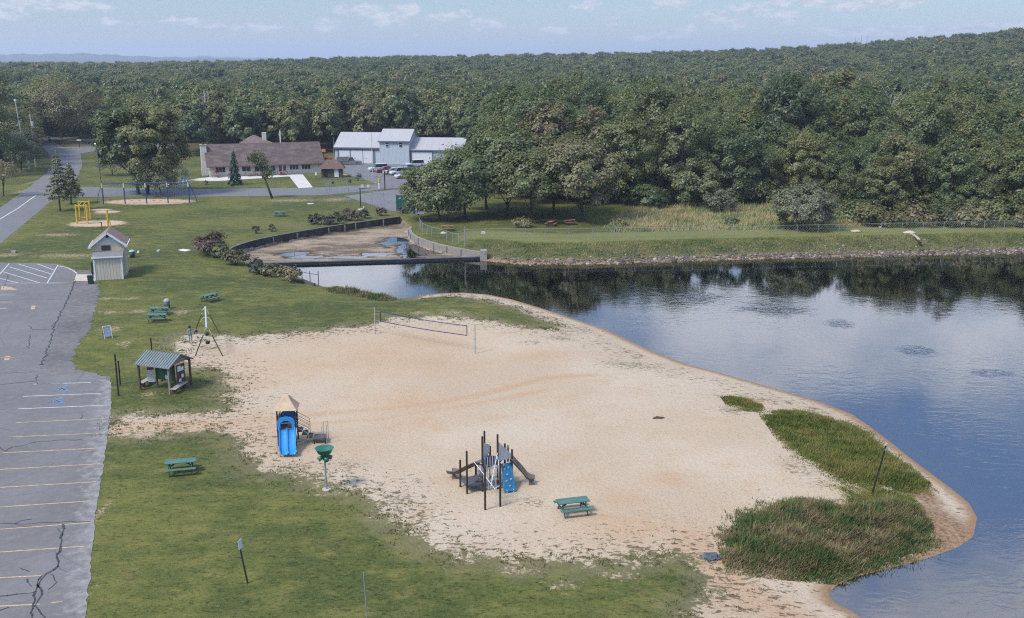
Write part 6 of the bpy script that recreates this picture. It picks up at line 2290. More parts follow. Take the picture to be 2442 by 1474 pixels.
    flat = [G(u, v) for u, v in ((2172, 558), (2180, 562), (2187, 567), (2191, 572), (2194, 578), (2195, 583))]
    mb = MB()
    for a, b in zip(flat[:-1], flat[1:]):
        d = (b - a).normalized()
        n_ = Vector((-d.y, d.x, 0)).normalized() * .2
        mb.prism([a - n_ + Vector((0, 0, .02)), b - n_ + Vector((0, 0, .02)), b + n_ + Vector((0, 0, .02)), a + n_ + Vector((0, 0, .02))], (0, 0, .08))
    tag(mb.build('concrete_chute', mat('chute', (0.46, 0.40, 0.33), .9, .15, 2)), 'narrow pale concrete chute running down the embankment', 'drain')


def window(parent, x, z, w, h, y=-.02, fm=None, gm=None, mull=1, nm='window', axis='x'):
    fm = fm or WHITE
    gm = gm or mat('dark_glass', (0.035, 0.045, 0.05), .12, .25, 1, spec=.6)
    f = MB()
    t = .09
    for sx in (-1, 1):
        f.box((x + sx * (w / 2 + t / 2), y, z), (t, .10, h + 2 * t))
    for sz in (-1, 1):
        f.box((x, y, z + sz * (h / 2 + t / 2)), (w, .10, t))
    for i in range(mull):
        f.box((x - w / 2 + w * (i + 1) / (mull + 1), y, z), (.06, .08, h))
    o = f.build(nm, fm, parent)
    MB().box((x, y + .015, z), (w, .03, h)).build('pane', gm, o)
    return o


def long_house():
    a = P(500, 422)
    rz = R(20)
    lo, hi = 20.0, 45.0
    for _ in range(40):
        L = (lo + hi) / 2
        x, y = a.x + L * math.cos(rz), a.y + L * math.sin(rz)
        u = CX + FOC * x / (y * cp + (CAM_H - 1) * sp)
        lo, hi = (L, hi) if u < 768 else (lo, L)
    e = thing('long_house', 'long low clubhouse with a brown gable roof, pale chimney and red door', 'house', a, rz)
    cream = mat('house_cream', (0.78, 0.70, 0.60), .8, .08, 1.5, stretch=(.4, 1, 5))
    roof = mat('house_roof', (0.135, 0.098, 0.088), .9, .28, .9, bump=.3, stretch=(.5, 1, 1), dirt=(0.175, 0.135, 0.125))
    ze, zr, D = 2.7, 6.7, 10.5
    MB().prism([(0, 0, -.2), (L, 0, -.2), (L, 0, ze), (0, 0, ze)], (0, D, 0)).build('wall', cream, e)
    for x, nm in ((-.01, 'gable_wall'), (L - .2, 'gable_wall')):
        MB().prism([(x, 0, ze), (x, D, ze), (x, D / 2, zr - .1)], (.21, 0, 0)).build(nm, cream, e)
    r = MB()
    k = (zr - ze) / (D / 2)
    oy = .7
    for s in (0, 1):
        ye, zz = (-oy, ze - k * oy) if not s else (D + oy, ze - k * oy)
        r.prism([(-.5, ye, zz), (L + .5, ye, zz), (L + .5, D / 2, zr), (-.5, D / 2, zr)], (0, 0, .14))
    r.build('roof', roof, e)
    t = MB()
    for x in (-.56, L + .5):
        for s in (0, 1):
            ye = -oy if not s else D + oy
            t.bar((x + .03, ye, ze - k * oy - .06), (x + .03, D / 2, zr - .06), .06, .26)
    t.bar((-.5, -oy - .05, ze - k * oy + .02), (L + .5, -oy - .05, ze - k * oy + .02), .1, .16)
    t.build('eave_trim', mat('trim_brown', (0.16, 0.115, 0.10), .8, .15, 2), e)
    c = MB().box((-.75, D * .36, 3.3), (1.3, 1.5, 6.9)).build('chimney', mat('chimney_pale', (0.68, 0.63, 0.56), .9, .12, 1.5, bump=.3), e)
    MB().box((-.75, D * .36, 6.83), (1.5, 1.7, .2)).build('chimney_cap', mat('chimney_cap', (0.36, 0.34, 0.31), .9, .12, 2), c)
    MB().lathe([(.25, 6.93), (.28, 7.2), (.1, 7.32), (0, 7.32)], 10, (-.75, D * .36, 0)).build('flue', DARKM, c)
    MB().box((-.35, 1.6, 1.1), (.7, 1.1, 1.5)).build('meter_box', LGREY, e)
    # rear wing and its louvred hip
    xc = L * .43
    MB().prism([(xc - 4.5, D / 2 + .5, 0), (xc + 4.5, D / 2 + .5, 0), (xc + 4.5, D / 2 + .5, ze), (xc - 4.5, D / 2 + .5, ze)], (0, 13, 0)).build('rear_wing', cream, e)
    h = MB()
    v = [(xc - 5.5, D / 2 - .5, zr - .9), (xc + 6.5, D / 2 - .5, zr - .9), (xc + 6.5, D / 2 + 14, ze), (xc - 5.5, D / 2 + 14, ze), (xc - .5, D / 2 + 4, zr + 1.5), (xc + .8, D / 2 + 8, zr + 1.5)]
    h.add(v, [(0, 1, 4), (1, 5, 4), (1, 2, 5), (2, 3, 5), (3, 4, 5), (3, 0, 4)])
    h.build('rear_roof', mat('rear_roof', (0.20, 0.135, 0.12), .9, .2, 1.2), e)
    MB().box((xc + 2.6, D / 2 + 3.5, zr + 1.2), (.9, .9, 2.2)).build('vent_stack', mat('chimney_pale', (0.68, 0.63, 0.56)), e)
    wd = L / 268.0   # metres per full-resolution pixel along the front

    def fx(u):
        return (u - 500) * wd
    for u, w, h, z, m in ((526, 22, 1.15, 1.5, 2), (586, 20, 1.1, 1.55, 1), (622, 32, 1.25, 1.5, 2), (650, 10, 1.25, 1.5, 0), (700, 21, 1.15, 1.6, 2), (729, 21, 1.15, 1.6, 2)):
        window(e, fx(u), z, w * wd, h, mull=m)
    red = mat('door_red', (0.33, 0.045, 0.055), .5, .12, 2)
    d = MB().box((fx(666), -.05, 1.2), (7.5 * wd, .08, 2.2)).build('door', red, e)
    MB().box((fx(666) + .25, -.10, 1.5), (.45, .03, .9)).build('pane', mat('dark_glass', (0.035, 0.045, 0.05)), d)
    window(e, fx(677), 1.2, 7 * wd, 2.1, mull=0, nm='glass_door')
    f = MB()
    for u in (661.5, 671.5, 682):
        f.box((fx(u), -.06, 1.3), (.22, .12, 2.6))
    f.build('door_frame', WHITE, e)
    MB().box((fx(624), -.35, .45), (.7, .5, 1.0)).build('air_conditioner', mat('cond_grey', (0.20, 0.19, 0.18), .6, .2, 3), e)
    M = e.matrix_basis

    def front(u, dist):
        q = Vector((fx(u), -dist, 0))
        return Matrix.Rotation(rz, 3, 'Z') @ q + a
    # patio tables, seats, red umbrella
    pk = mat('patio_pink', (0.36, 0.22, 0.20), .6, .15, 3)
    first = None
    for i, (u, lb) in enumerate(((516, 'round pinkish patio table at the left end of the house front'), (592, 'round pinkish patio table just right of the spruce'), (610, 'pinkish patio table below the wide house window'), (631, 'patio table left of the red door'), (668, 'pinkish patio table outside the red door'))):
        q = front(u, 1.9)
        q.z = .03
        if first is None:
            first = thing('patio_table', lb, 'table', q, 0, 'patio tables in front of the long house')
            MB().lathe([(0, .74), (.62, .74), (.62, .70), (0, .69)], 14).build('tabletop', pk, first)
            MB().tube([(0, 0, 0), (0, 0, .7)], .06, 8).build('pedestal', DARKM, first)
            for k in range(4):
                t_ = k * math.pi / 2 + .4
                MB().box((1.0 * math.cos(t_), 1.0 * math.sin(t_), .42), (.42, .42, .06)).box((1.2 * math.cos(t_), 1.2 * math.sin(t_), .66), (.1, .4, .45), Matrix.Rotation(t_, 3, 'Z')).tube([(1.0 * math.cos(t_), 1.0 * math.sin(t_), 0), (1.0 * math.cos(t_), 1.0 * math.sin(t_), .42)], .04, 6).build('seat', pk, first)
        else:
            dup(first, q, i, lb)
    q = front(514, .9)
    s = thing('parasol', 'closed red parasol at the left window of the long house', 'parasol', (q.x, q.y, .03))
    MB().tube([(0, 0, 0), (0, 0, 2.5)], .04, 6).build('pole', LGREY, s)
    MB().tube([(0, 0, 1.1), (0, 0, 1.4), (0, 0, 2.5)], [.26, .24, .05], 8).build('canopy', red, s)
    b = P(646, 398)
    s = thing('white_pole', 'tall white pole rising behind the long house roof', 'pole', b + Vector((0, 12, 0)))
    MB().tube([(0, 0, 0), (0, 0, hgt(s.location, 312))], .16, 8).build('shaft', WHITE, s)
    MB().tube([(0, 0, hgt(s.location, 312)), (0, 0, hgt(s.location, 309))], .2, 8).build('cap', GREYM, s)
    b = G(754, 426)
    s = thing('small_sign', 'small white sign on a short post on the house lawn', 'sign', b)
    MB().tube([(0, 0, 0), (0, 0, .9)], .05, 6).build('post', DARKM, s)
    MB().box((0, -.06, 1.05), (.42, .05, .6)).build('sign_board', WHITE, s)


def garage():
    a = P(800, 389)
    rz = R(-8)
    e = thing('service_garage', 'pale blue grey metal garage with a tower bay and white roller doors', 'garage', a, rz)
    wallm = mat('garage_blue', (0.50, 0.55, 0.60), .5, .05, .8, stretch=(4, 1, .2))
    roofm = mat('garage_roof', (0.42, 0.41, 0.41), .6, .07, .6, stretch=(4, .3, 1))
    trim = mat('garage_trim', (0.15, 0.18, 0.21), .5, .1, 2)
    door = mat('roller_white', (0.70, 0.72, 0.74), .5, .04, 1, stretch=(.3, 1, 5))
    m = a.y / math.cos(PIT) / FOC * 1.03
    x1, x2, x3 = 104 * m, 172 * m, 288 * m

    def hall(xa, xb, y0, D, ze, zr, nm):
        MB().prism([(xa, y0, -.2), (xb, y0, -.2), (xb, y0, ze), (xa, y0, ze)], (0, D, 0)).build(nm + '_wall', wallm, e)
        for x in (xa, xb - .12):
            MB().prism([(x, y0 + .01, ze), (x, y0 + D - .01, ze), (x, y0 + D / 2, zr - .06)], (.12, 0, 0)).build('gable_wall', wallm, e)
        r = MB()
        k = (zr - ze) / (D / 2)
        for s in (0, 1):
            ye = y0 - .35 if not s else y0 + D + .35
            r.prism([(xa - .3, ye, ze - k * .35), (xb + .3, ye, ze - k * .35), (xb + .3, y0 + D / 2, zr), (xa - .3, y0 + D / 2, zr)], (0, 0, .12))
        r.build(nm + '_roof', roofm, e)
        t = MB()
        t.bar((xa - .3, y0 - .40, ze - k * .35 - .05), (xb + .3, y0 - .40, ze - k * .35 - .05), .1, .28)
        for x in (xa - .33, xb + .33):
            t.bar((x, y0 - .35, ze - k * .35 - .06), (x, y0 + D / 2, zr - .04), .06, .22)
        t.build('eave_trim', trim, e)
    hall(0, x1, 0, 13, 4.1, 7.3, 'low_bay')
    hall(x1 + .15, x2, -1.2, 10, 5.9, 8.4, 'tower')
    hall(x2 + .15, x3, -.4, 12, 3.7, 6.2, 'long_bay')
    for c, w in ((22, 24), (50, 27), (76, 22)):
        d = MB().box((c * m, -.06, 1.65), (w * m, .1, 3.2)).build('roller_door', door, e)
        MB().box((c * m - .5, -.125, 1.25), (.3, .02, .12)).build('handle', trim, d)
    p = MB()
    for c in (8, 36, 64, 90):
        p.box((c * m, -.05, 1.75), (.45, .06, 3.5))
    p.box((x1 / 2, -.055, 3.4), (x1 - .4, .05, .18))
    p.build('door_frame', trim, e)
    d = MB().box(((x2 + 27 * m), -.47, 1.6), (46 * m, .1, 3.1)).build('roller_door', door, e)
    f = MB()
    xx = x2 + 27 * m
    for s in (-1, 1):
        f.box((xx + s * 23.8 * m, -.47, 1.7), (.2, .14, 3.4))
    f.box((xx, -.47, 3.27), (47 * m, .14, .2))
    f.build('door_frame', trim, e)
    for c in (20, 52):
        w = window(e, x1 + c * m * .95, 4.9, .8, 1.1, y=-1.24, mull=0)
        MB().box((x1 + c * m * .95, -1.27, 4.9), (.8, .04, .09)).build('sash_bar', WHITE, w)
    s = MB()
    for i in range(22):
        x = x1 + .4 + (x2 - x1 - .6) * i / 21
        s.box((x, -1.206, 2.6), (.035, .012, 5.2))
    for i in range(40):
        x = x2 + .5 + (x3 - x2 - .8) * i / 39
        if abs(x - xx) > 24.5 * m:
            s.box((x, -.406, 1.75), (.035, .012, 3.4))
    s.build('cladding_rib', mat('garage_rib', (0.36, 0.42, 0.48), .5, .05, 2), e)
    # flag pole and left vent pipe
    for u, v, vt, lb, mm in ((889, 424, 318, 'tall thin pale flagpole in front of the garage tower', LGREY), (797, 388, 328, 'grey pipe standing at the left corner of the garage', GREYM)):
        b = P(u, v)
        t = thing('flagpole' if u == 889 else 'vent_pipe', lb, 'pole', b)
        h = hgt(b, vt)
        MB().tube([(0, 0, -.1), (0, 0, h)], [.09, .05], 8).build('shaft', mm, t)
        MB().lathe([(0, h), (.1, h + .08), (0, h + .2)], 8).build('cap', mm, t)
    # light pole by the yard entrance, yellow and white marker
    b = P(918, 452)
    t = thing('yard_lamp', 'dark lamp post with crossed arms at the garage yard entrance', 'lamp post', b)
    h = hgt(b, 408)
    MB().tube([(0, 0, -.1), (0, 0, h)], .11, 8).build('shaft', DARKM, t)
    MB().bar((-.9, 0, h * .97), (.9, 0, h * .97), .1, .1).build('arm', DARKM, t)
    for s in (-.8, .8):
        MB().box((s, 0, h), (.45, .3, .22)).build('lamp_head', DARKM, t)
    b = P(905, 450)
    t = thing('marker_post', 'thick yellow over white marker post at the yard entrance', 'marker', b)
    h = hgt(b, 426)
    MB().tube([(0, 0, -.1), (0, 0, h * .6)], .20, 10).build('shaft', WHITE, t)
    MB().tube([(0, 0, h * .6), (0, 0, h)], .22, 10).build('top_band', mat('marker_yellow', (0.62, 0.44, 0.05), .6, .1, 2), t)
    # brown kiosk on the lawn
    b = P(792, 424)
    t = thing('brown_hut', 'small dark hut with a brown hipped roof right of the long house', 'hut', b, R(6))
    MB().box((0, 1.5, 1.0), (4.6, 3, 2.2)).build('wall', mat('hut_brown', (0.10, 0.075, 0.065), .8, .2, 2), t)
    r = MB()
    r.add([(-2.9, -.5, 2.0), (2.9, -.5, 2.0), (2.9, 3.6, 2.0), (-2.9, 3.6, 2.0), (-1.2, 1.5, 3.9), (1.2, 1.5, 3.9)], [(0, 1, 5, 4), (1, 2, 5), (2, 3, 4, 5), (3, 0, 4), (3, 2, 1, 0)])
    r.build('roof', mat('hut_roof', (0.165, 0.105, 0.09), .9, .2, 2), t)
    MB().box((1.0, -.05, 1.05), (.95, .1, 1.8)).build('door', WHITE, t)
    MB().box((-1.4, -.05, 1.0), (.9, .1, 1.3)).build('window', BLACK, t)
    fl = [P(808, 415), P(878, 427)]
    t = thing('low_rail', 'low pale kerb rail along the edge of the garage yard', 'rail', fl[0])
    MB().bar((0, 0, .12), (fl[1] - fl[0]) * .6 + Vector((0, 0, .12)), .2, .18).build('rail', mat('kerb_pale', (0.52, 0.50, 0.44), .9, .1, 2), t)
    for k in (.05, .55):
        MB().box((fl[1] - fl[0]) * k + Vector((0, 0, .02)), (.22, .22, .2)).build('foot', GREYM, t)


def car(name, label, cat, loc, rz, paint, L=4.5, suv=False, group=None, truck=False):
    e = thing(name, label, cat, loc, rz, group)
    W = 1.8
    h1 = .95 if suv or truck else .85
    h2 = 1.75 if suv else (1.85 if truck else 1.42)
    pm = mat('paint_' + '_'.join(f'{int(c * 100)}' for c in paint), paint, .3, .05, 1, spec=.6)
    b = MB()
    pr = [(-L / 2, .30), (L / 2, .30), (L / 2 + .02, .62), (L / 2 - .12, h1 - .1), (L * .22, h1), (-L * .38, h1), (-L / 2 + .03, h1 - .06), (-L / 2 - .02, .6)]
    b.prism([(x, -W / 2, z) for x, z in pr], (0, W, 0))
    b.build('body', pm, e, bevel=.06)
    c0, c1 = (-.02 * L, .22 * L) if truck else ((-.46 * L, .24 * L) if suv else (-.38 * L, .22 * L))
    c = MB()
    n = 8
    lo = [(c0, -W / 2 + .05), (c1, -W / 2 + .05), (c1, W / 2 - .05), (c0, W / 2 - .05)]
    s0, s1 = (.12, .55) if (suv or truck) else (.55, .75)
    up = [(c0 + s0, -W / 2 + .22), (c1 - s1, -W / 2 + .22), (c1 - s1, W / 2 - .22), (c0 + s0, W / 2 - .22)]
    vs = [(x, y, h1 - .01) for x, y in lo] + [(x, y, h2 - .06) for x, y in up]
    c.add(vs, [(i, (i + 1) % 4, 4 + (i + 1) % 4, 4 + i) for i in range(4)] + [(4, 5, 6, 7)])
    c.build('window', mat('car_glass', (0.02, 0.025, 0.03), .08, .1, 2, spec=.7), e)
    MB().prism([(x, y, h2 - .07) for x, y in up], (0, 0, .07)).build('roof', pm, e, bevel=.025)
    for x in (-L * .31, L * .31):
        for s in (-1, 1):
            w = MB().tube([(x, s * (W / 2 - .2), .33), (x, s * (W / 2 + .01), .33)], .33, 14).build('wheel', BLACK, e)
            MB().tube([(x, s * (W / 2 - .0), .33), (x, s * (W / 2 + .025), .33)], .19, 10).build('rim', GREYM, w)
    for s in (-1, 1):
        MB().box((L / 2 - .03, s * .62, .66), (.1, .36, .16)).build('headlight', WHITE, e)
        MB().box((-L / 2 + .02, s * .68, .70), (.08, .26, .18)).build('tail_light', mat('tail_red', (0.3, 0.02, 0.02), .4, .1, 2), e)
    if truck:
        t = MB()
        for s in (-1, 1):
            t.box((-L * .26, s * (W / 2 + .02), 1.35), (L * .46, .08, 1.0))
        t.box((-L * .49, 0, 1.35), (.08, W, 1.0)).box((-L * .03, 0, 1.5), (.08, W, 1.3))
        t.build('truck_bed', mat('truck_grey', (0.20, 0.195, 0.195), .5, .15, 2), e)
    return e


def vehicles():
    g = 'cars parked in the garage yard'
    A = R(205)
    for u, v, rz, paint, suv, lb in ((902, 408, A, (.62, .64, .66), True, 'white suv at the left end of the parked row'), (918, 411, A, (.25, .03, .05), False, 'dark red car second in the parked row'),
                                     (937, 415, A, (.60, .64, .64), False, 'silver white car right of the red one'), (953, 417, A, (.64, .66, .68), True, 'white suv half behind the grove tree'),
                                     (972, 407, A, (.04, .17, .42), False, 'bright blue car partly behind the grove tree'), (966, 425, A, (.66, .67, .68), False, 'white car nearest the grove tree'),
                                     (990, 398, A, (.64, .66, .68), True, 'white van parked against the garage door')):
        car('parked_car', lb, 'car', P(u, v, .02), rz, paint, 4.5, suv, g)
    car('dump_truck', 'grey pickup truck with high sides in front of the garage doors', 'truck', P(833, 392, .02), R(12), (.22, .215, .21), 6.2, False, None, True)
    car('parked_suv', 'black suv parked in the shade beyond the road junction', 'car', P(222, 343, .02), R(4), (.015, .016, .02), 4.8, True)
    # small yard machines
    ym = mat('machine_yellow', (0.50, 0.50, 0.12), .5, .15, 2)
    om = mat('machine_orange', (0.62, 0.22, 0.04), .5, .15, 2)
    rm = mat('machine_red', (0.40, 0.06, 0.04), .5, .15, 2)
    for u, v, lb, m1, nm in ((869, 389, 'small pale yellow mower parked by the right garage door', ym, 'ride_on_mower'), (783, 383, 'small red tractor parked behind the long house', rm, 'small_tractor')):
        e = thing(nm, lb, 'mower' if nm == 'ride_on_mower' else 'tractor', P(u, v, .02), R(10))
        MB().box((.25, 0, .6), (1.4, .9, .5), taper=.85).build('bonnet', m1, e, bevel=.05)
        MB().box((-.6, 0, .75), (.6, .6, .12)).box((-.85, 0, 1.05), (.12, .6, .6)).build('seat', BLACK, e, bevel=.03)
        for x, r_ in ((.7, .28), (-.6, .42)):
            for s in (-1, 1):
                MB().tube([(x, s * .42, r_), (x, s * .62, r_)], r_, 12).build('wheel', BLACK, e)
        MB().tube([(-.1, 0, .8), (-.3, 0, 1.25)], .04, 6).build('steering_column', DARKM, e)
    b = P(772, 376, .02)
    e = thing('orange_marker', 'bright orange flag on a short dark post behind the long house', 'flag', b)
    MB().tube([(0, 0, 0), (0, 0, 2.2)], .1, 6).build('pole', DARKM, e)
    MB().box((.1, 0, 1.9), (1.0, .3, .8)).build('flag', om, e, bevel=.05)


def utilities():
    wood = mat('pole_wood', (0.20, 0.175, 0.15), .9, .2, 2, stretch=(1, 1, .2))
    b = P(246, 472)
    e = thing('lamp_pole', 'wooden light pole with a pale lamp left of the swing set', 'lamp post', b)
    h = hgt(b, 346)
    MB().tube([(0, 0, -.3), (-.45, 0, h)], [.16, .11], 8).build('shaft', wood, e)
    MB().tube([(-.45, 0, h - .1), (-.45, -.3, h + .3)], .16, 8).build('lamp_head', WHITE, e)
    b = P(85, 398)
    e = thing('utility_pole', 'grey utility pole with a transformer beside the road junction', 'utility pole', b)
    h = hgt(b, 272)
    MB().tube([(0, 0, -.3), (0, 0, h)], [.17, .12], 8).build('shaft', mat('pole_pale', (0.52, 0.52, 0.51), .8, .12, 2), e)
    MB().tube([(.35, 0, h * .74), (.35, 0, h * .86)], .30, 10).build('transformer', LGREY, e)
    MB().bar((-1.1, 0, h - .5), (1.1, 0, h - .5), .12, .14).build('cross_arm', wood, e)
    b2 = P(58, 404)
    e2 = thing('utility_pole', 'pale leaning utility pole above the trees at the left', 'utility pole', b2)
    h2 = hgt(b2, 236)
    MB().tube([(1.2, 0, -.3), (.2, 0, h2 * .5), (-.4, 0, h2)], [.17, .14, .11], 8).build('shaft', mat('pole_pale', (0.52, 0.52, 0.51)), e2)
    MB().box((-.4, 0, h2 - .3), (.4, .3, .5)).build('insulator', WHITE, e2)
    # service wires
    a = b + Vector((.0, 0, h * .62))
    c = P(238, 360) + Vector((0, 12, 0))
    c.z = hgt(c, 327)
    w = MB()
    for off in (0, .35):
        pts = [a.lerp(c, t / 12) - Vector((0, 0, 1.0 * math.sin(math.pi * t / 12) + off)) for t in range(13)]
        w.tube(pts, .06, 5)
    tag(w.build('overhead_wire', mat('wire_grey', (0.30, 0.32, 0.33), .6, .1, 2)), 'pair of grey overhead wires from the utility pole to the right', 'wire')
    b = P(70, 398)
    e = thing('marker_post', 'cyan marker post beside the road at the left', 'marker', b)
    MB().tube([(0, 0, 0), (0, 0, hgt(b, 384) * .7)], .16, 8).build('shaft', mat('marker_cyan', (0.10, 0.48, 0.50), .5, .1, 2), e)
    MB().tube([(0, 0, hgt(b, 384) * .7), (0, 0, hgt(b, 384))], .17, 8).build('top_band', mat('marker_cyan_pale', (0.30, 0.58, 0.58), .5, .1, 2), e)
    b = P(190, 352)
    e = thing('mail_box', 'small white mail box on a post at the road junction', 'mail box', b)
    MB().tube([(0, 0, 0), (0, 0, 2.0)], .09, 6).build('post', DARKM, e)
    MB().box((0, 0, 2.2), (1.3, .5, .55)).build('box', WHITE, e, bevel=.1)
    # slender aerials on the far ridge
    for i, (u, vt) in enumerate(((2006, 88), (2019, 84), (2032, 86))):
        x, y = (u - CX) / FOC * 1040, 1030
        z = tz(x, y)
        e = thing('radio_mast', ['leftmost', 'middle', 'rightmost'][i] + ' of three faint radio masts on the right skyline', 'mast', (x, y, z), group='radio masts on the skyline')
        h = hgt(Vector((x, y, z)), vt)
        MB().tube([(0, 0, 0), (0, 0, h)], [.4, .15], 6).build('shaft', GREYM, e)


def hills():
    m = leaf_mat('far_wood_cover', [(0, (.035, .055, .028)), (1, (.05, .07, .03))])
    for nm, D, dep, prof in (('hills', 6200, 900, [(-400, 134), (0, 132), (60, 130), (150, 130), (230, 128), (280, 131), (340, 134), (420, 137), (560, 139), (700, 143), (900, 148)]),
                             ('hills', 8800, 1200, [(-400, 140), (200, 140), (340, 137), (380, 136), (450, 137), (500, 134), (560, 136), (640, 138), (760, 142), (900, 144), (1100, 147)])):
        us = np.linspace(-400, 1100, 120)
        v = np.interp(us, [p[0] for p in prof], [p[1] for p in prof])
        vs, fs = [], []
        k = 7
        for u, vv in zip(us, v):
            x = (u - CX) / FOC * D
            top = CAM_H + D * (V0 - vv) / FOC * 1.0 + 3 * math.sin(u * .09) + 2 * math.sin(u * .23)
            for j in range(k):
                t = j / (k - 1) * 2 - 1
                vs.append((x * (1 + t * dep / D), D + t * dep, max(-5, top * (1 - t * t))))
        for i in range(len(us) - 1):
            for j in range(k - 1):
                fs.append((i * k + j, (i + 1) * k + j, (i + 1) * k + j + 1, i * k + j + 1))
        tag(MB().add(vs, fs).build(nm, m, smooth=True), 'distant wooded hills fading to blue', kind='structure')


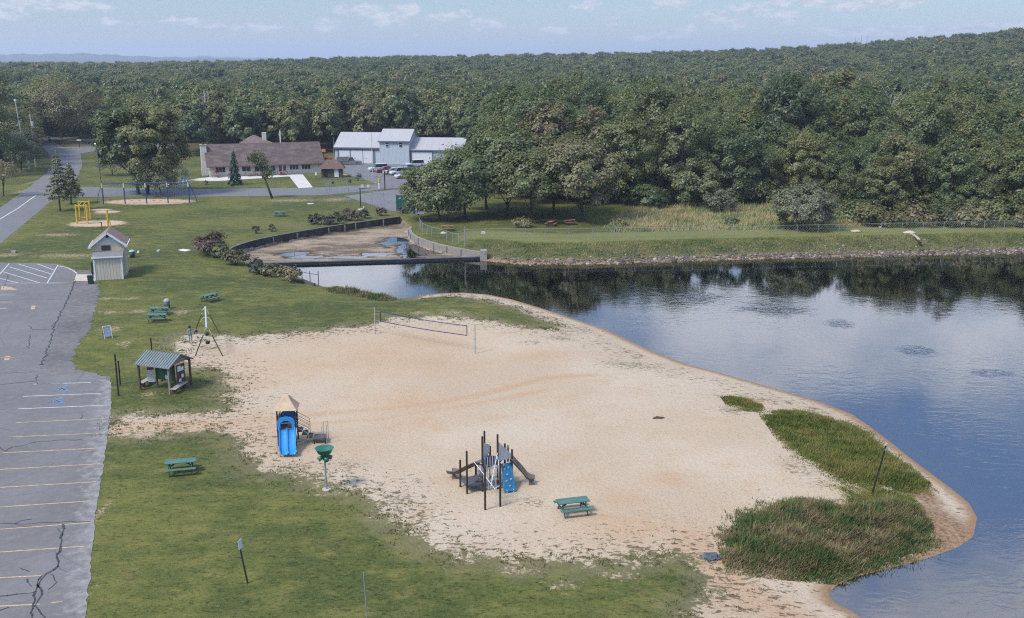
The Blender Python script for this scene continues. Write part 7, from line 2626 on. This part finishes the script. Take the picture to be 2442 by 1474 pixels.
def person():
    b = G(455, 818)
    e_label = 'person with long dark hair, grey top and pale jeans standing by the tall swing frame'
    V = {'pelvis': (0, 0, .90), 'waist': (0, 0, 1.04), 'chest': (0, 0, 1.22), 'neck': (0, .0, 1.38), 'throat': (0, -.01, 1.44), 'head': (0, -.015, 1.53), 'crown': (0, -.01, 1.61),
         'shL': (-.15, 0, 1.33), 'elL': (-.22, .03, 1.07), 'wrL': (-.20, -.08, .86), 'hdL': (-.20, -.10, .80),
         'shR': (.15, 0, 1.33), 'elR': (.30, -.04, 1.13), 'wrR': (.45, -.16, 1.20), 'hdR': (.50, -.19, 1.21),
         'hipL': (-.085, 0, .84), 'knL': (-.095, -.02, .46), 'anL': (-.10, .02, .09), 'toL': (-.11, -.14, .035),
         'hipR': (.085, 0, .84), 'knR': (.11, -.05, .46), 'anR': (.12, .0, .09), 'toR': (.14, -.16, .035)}
    rad = {'pelvis': .135, 'waist': .11, 'chest': .13, 'neck': .075, 'throat': .05, 'head': .088, 'crown': .06, 'sh': .062, 'el': .042, 'wr': .030, 'hd': .032, 'hip': .088, 'kn': .058, 'an': .042, 'to': .034}
    E = [('pelvis', 'waist'), ('waist', 'chest'), ('chest', 'neck'), ('neck', 'throat'), ('throat', 'head'), ('head', 'crown')]
    for s in 'LR':
        E += [('chest', 'sh' + s), ('sh' + s, 'el' + s), ('el' + s, 'wr' + s), ('wr' + s, 'hd' + s), ('pelvis', 'hip' + s), ('hip' + s, 'kn' + s), ('kn' + s, 'an' + s), ('an' + s, 'to' + s)]
        h = Vector(V['hd' + s])
        d = (h - Vector(V['wr' + s])).normalized()
        sd_ = d.cross(Vector((0, 0, 1)) if s == 'R' else Vector((0, 1, 0))).normalized()
        for k, ln in enumerate((.075, .085, .08, .065)):
            V[f'f{s}{k}'] = tuple(h + sd_ * (k - 1.5) * .019 + d * .035)
            V[f'g{s}{k}'] = tuple(h + sd_ * (k - 1.5) * .021 + d * (.03 + ln) + Vector((0, 0, -.012)))
            E += [('hd' + s, f'f{s}{k}'), (f'f{s}{k}', f'g{s}{k}')]
        V['t' + s] = tuple(h + sd_ * .055 + d * .03)
        E += [('hd' + s, 't' + s)]
    names = list(V)
    me = bpy.data.meshes.new('person')
    me.from_pydata([V[n] for n in names], [(names.index(a), names.index(c)) for a, c in E], [])
    o = bpy.data.objects.new('person_shape', me)
    COL.objects.link(o)
    sk = o.modifiers.new('skin', 'SKIN')
    sk.use_smooth_shade = True
    for i, n in enumerate(names):
        r = .009
        if n in rad:
            r = rad[n]
        elif n[:-1] in rad:
            r = rad[n[:-1]]
        me.skin_vertices[0].data[i].radius = (r, r * (.8 if n in ('chest', 'waist', 'pelvis') else 1))
        me.skin_vertices[0].data[i].use_root = (n == 'pelvis')
    o.modifiers.new('sub', 'SUBSURF').render_levels = 1
    o.modifiers['sub'].levels = 1
    dg = bpy.context.evaluated_depsgraph_get()
    m2 = bpy.data.meshes.new_from_object(o.evaluated_get(dg))
    bpy.data.objects.remove(o)
    skin = mat('skin', (0.42, 0.27, 0.20), .6, .08, 6)
    top = mat('grey_top', (0.30, 0.29, 0.31), .9, .15, 6)
    jean = mat('pale_jeans', (0.20, 0.26, 0.36), .9, .15, 6)
    shoe = mat('dark_shoe', (0.05, 0.045, 0.05), .8, .2, 6)
    m2.materials.clear()
    for q in (skin, top, jean, shoe):
        m2.materials.append(q)
    for f in m2.polygons:
        c = f.center
        arm = abs(c.x) > .165
        f.material_index = 3 if c.z < .09 else (0 if c.z > 1.40 else (2 if c.z < .93 and not (arm and c.z > .62) else (0 if (c.x < -.165 and c.z < 1.0) or c.x > .30 else 1)))
        f.use_smooth = True
    body = bpy.data.objects.new('person', m2)
    COL.objects.link(body)
    body.location = b
    body.rotation_euler = (0, 0, R(40))
    tag(body, e_label, 'person')
    hair = mat('dark_hair', (0.018, 0.014, 0.013), .5, .2, 8)
    h = MB().lathe([(0, 1.655), (.07, 1.645), (.105, 1.59), (.115, 1.50), (.12, 1.38), (.115, 1.20), (.07, 1.08), (0, 1.06)], 14)
    h.v = [(x * .95, (y * .75 + .045) if z < 1.5 else (y + .02), z) for x, y, z in h.v]
    h.build('hair', hair, body, True)
    f = MB()
    for s in (-1, 1):
        f.lathe([(0, -.011), (.011, 0), (0, .011)], 8, (s * .034, -.098, 1.545))
    f.build('eye', BLACK, body)
    MB().add([(-.014, -.098, 1.50), (.014, -.098, 1.50), (0, -.122, 1.505), (0, -.100, 1.545)], [(0, 1, 2), (0, 2, 3), (2, 1, 3), (1, 0, 3)]).build('nose', skin, body)
    MB().box((0, -.093, 1.472), (.045, .01, .012)).build('mouth', mat('lip', (0.30, 0.12, 0.11), .6, .1, 5), body)
    for s in (-1, 1):
        MB().lathe([(0, -.03), (.02, 0), (0, .03)], 8, (s * .088, -.01, 1.54)).build('ear', skin, body)
    # dark bag held in the raised hand
    q = Matrix.Rotation(R(40), 3, 'Z') @ Vector((.53, -.205, 1.08)) + b
    s = thing('dark_bag', 'small dark bag held in the raised hand of the standing person', 'bag', q)
    MB().box((0, 0, -.02), (.22, .12, .24), taper=.8).build('body', BLACK, s, bevel=.03)
    MB().tube([(-.06, 0, .1), (-.03, 0, .17), (.03, 0, .17), (.06, 0, .1)], .01, 6).build('strap', BLACK, s)


def haze():
    m = bpy.data.materials.new('haze')
    m.use_nodes = True
    m.node_tree.nodes.clear()
    t = NT(m.node_tree)
    out = t.new('ShaderNodeOutputMaterial')
    v = t.new('ShaderNodeVolumePrincipled')
    v.inputs['Color'].default_value = (0.80, 0.88, 1.0, 1)
    v.inputs['Density'].default_value = HAZE
    v.inputs['Anisotropy'].default_value = 0.2
    t.l.new(v.outputs[0], out.inputs['Volume'])
    o = MB().box((0, 0, 95), (34000, 34000, 212)).build('haze', m)
    tag(o, 'thin bluish haze in the air', kind='stuff')


HAZE = 0.00019
build_ground()
build_water()
build_paving()
vegetation()
tables()
posts()
kiosk()
tripod_swing()
blue_slide()
funnel_ball()
climbing_playset()
volleyball()
shed()
yellow_gym()
blue_swings()
walls()
long_house()
garage()
vehicles()
utilities()
hills()
person()
if HAZE:
    haze()
bpy.context.view_layer.update()
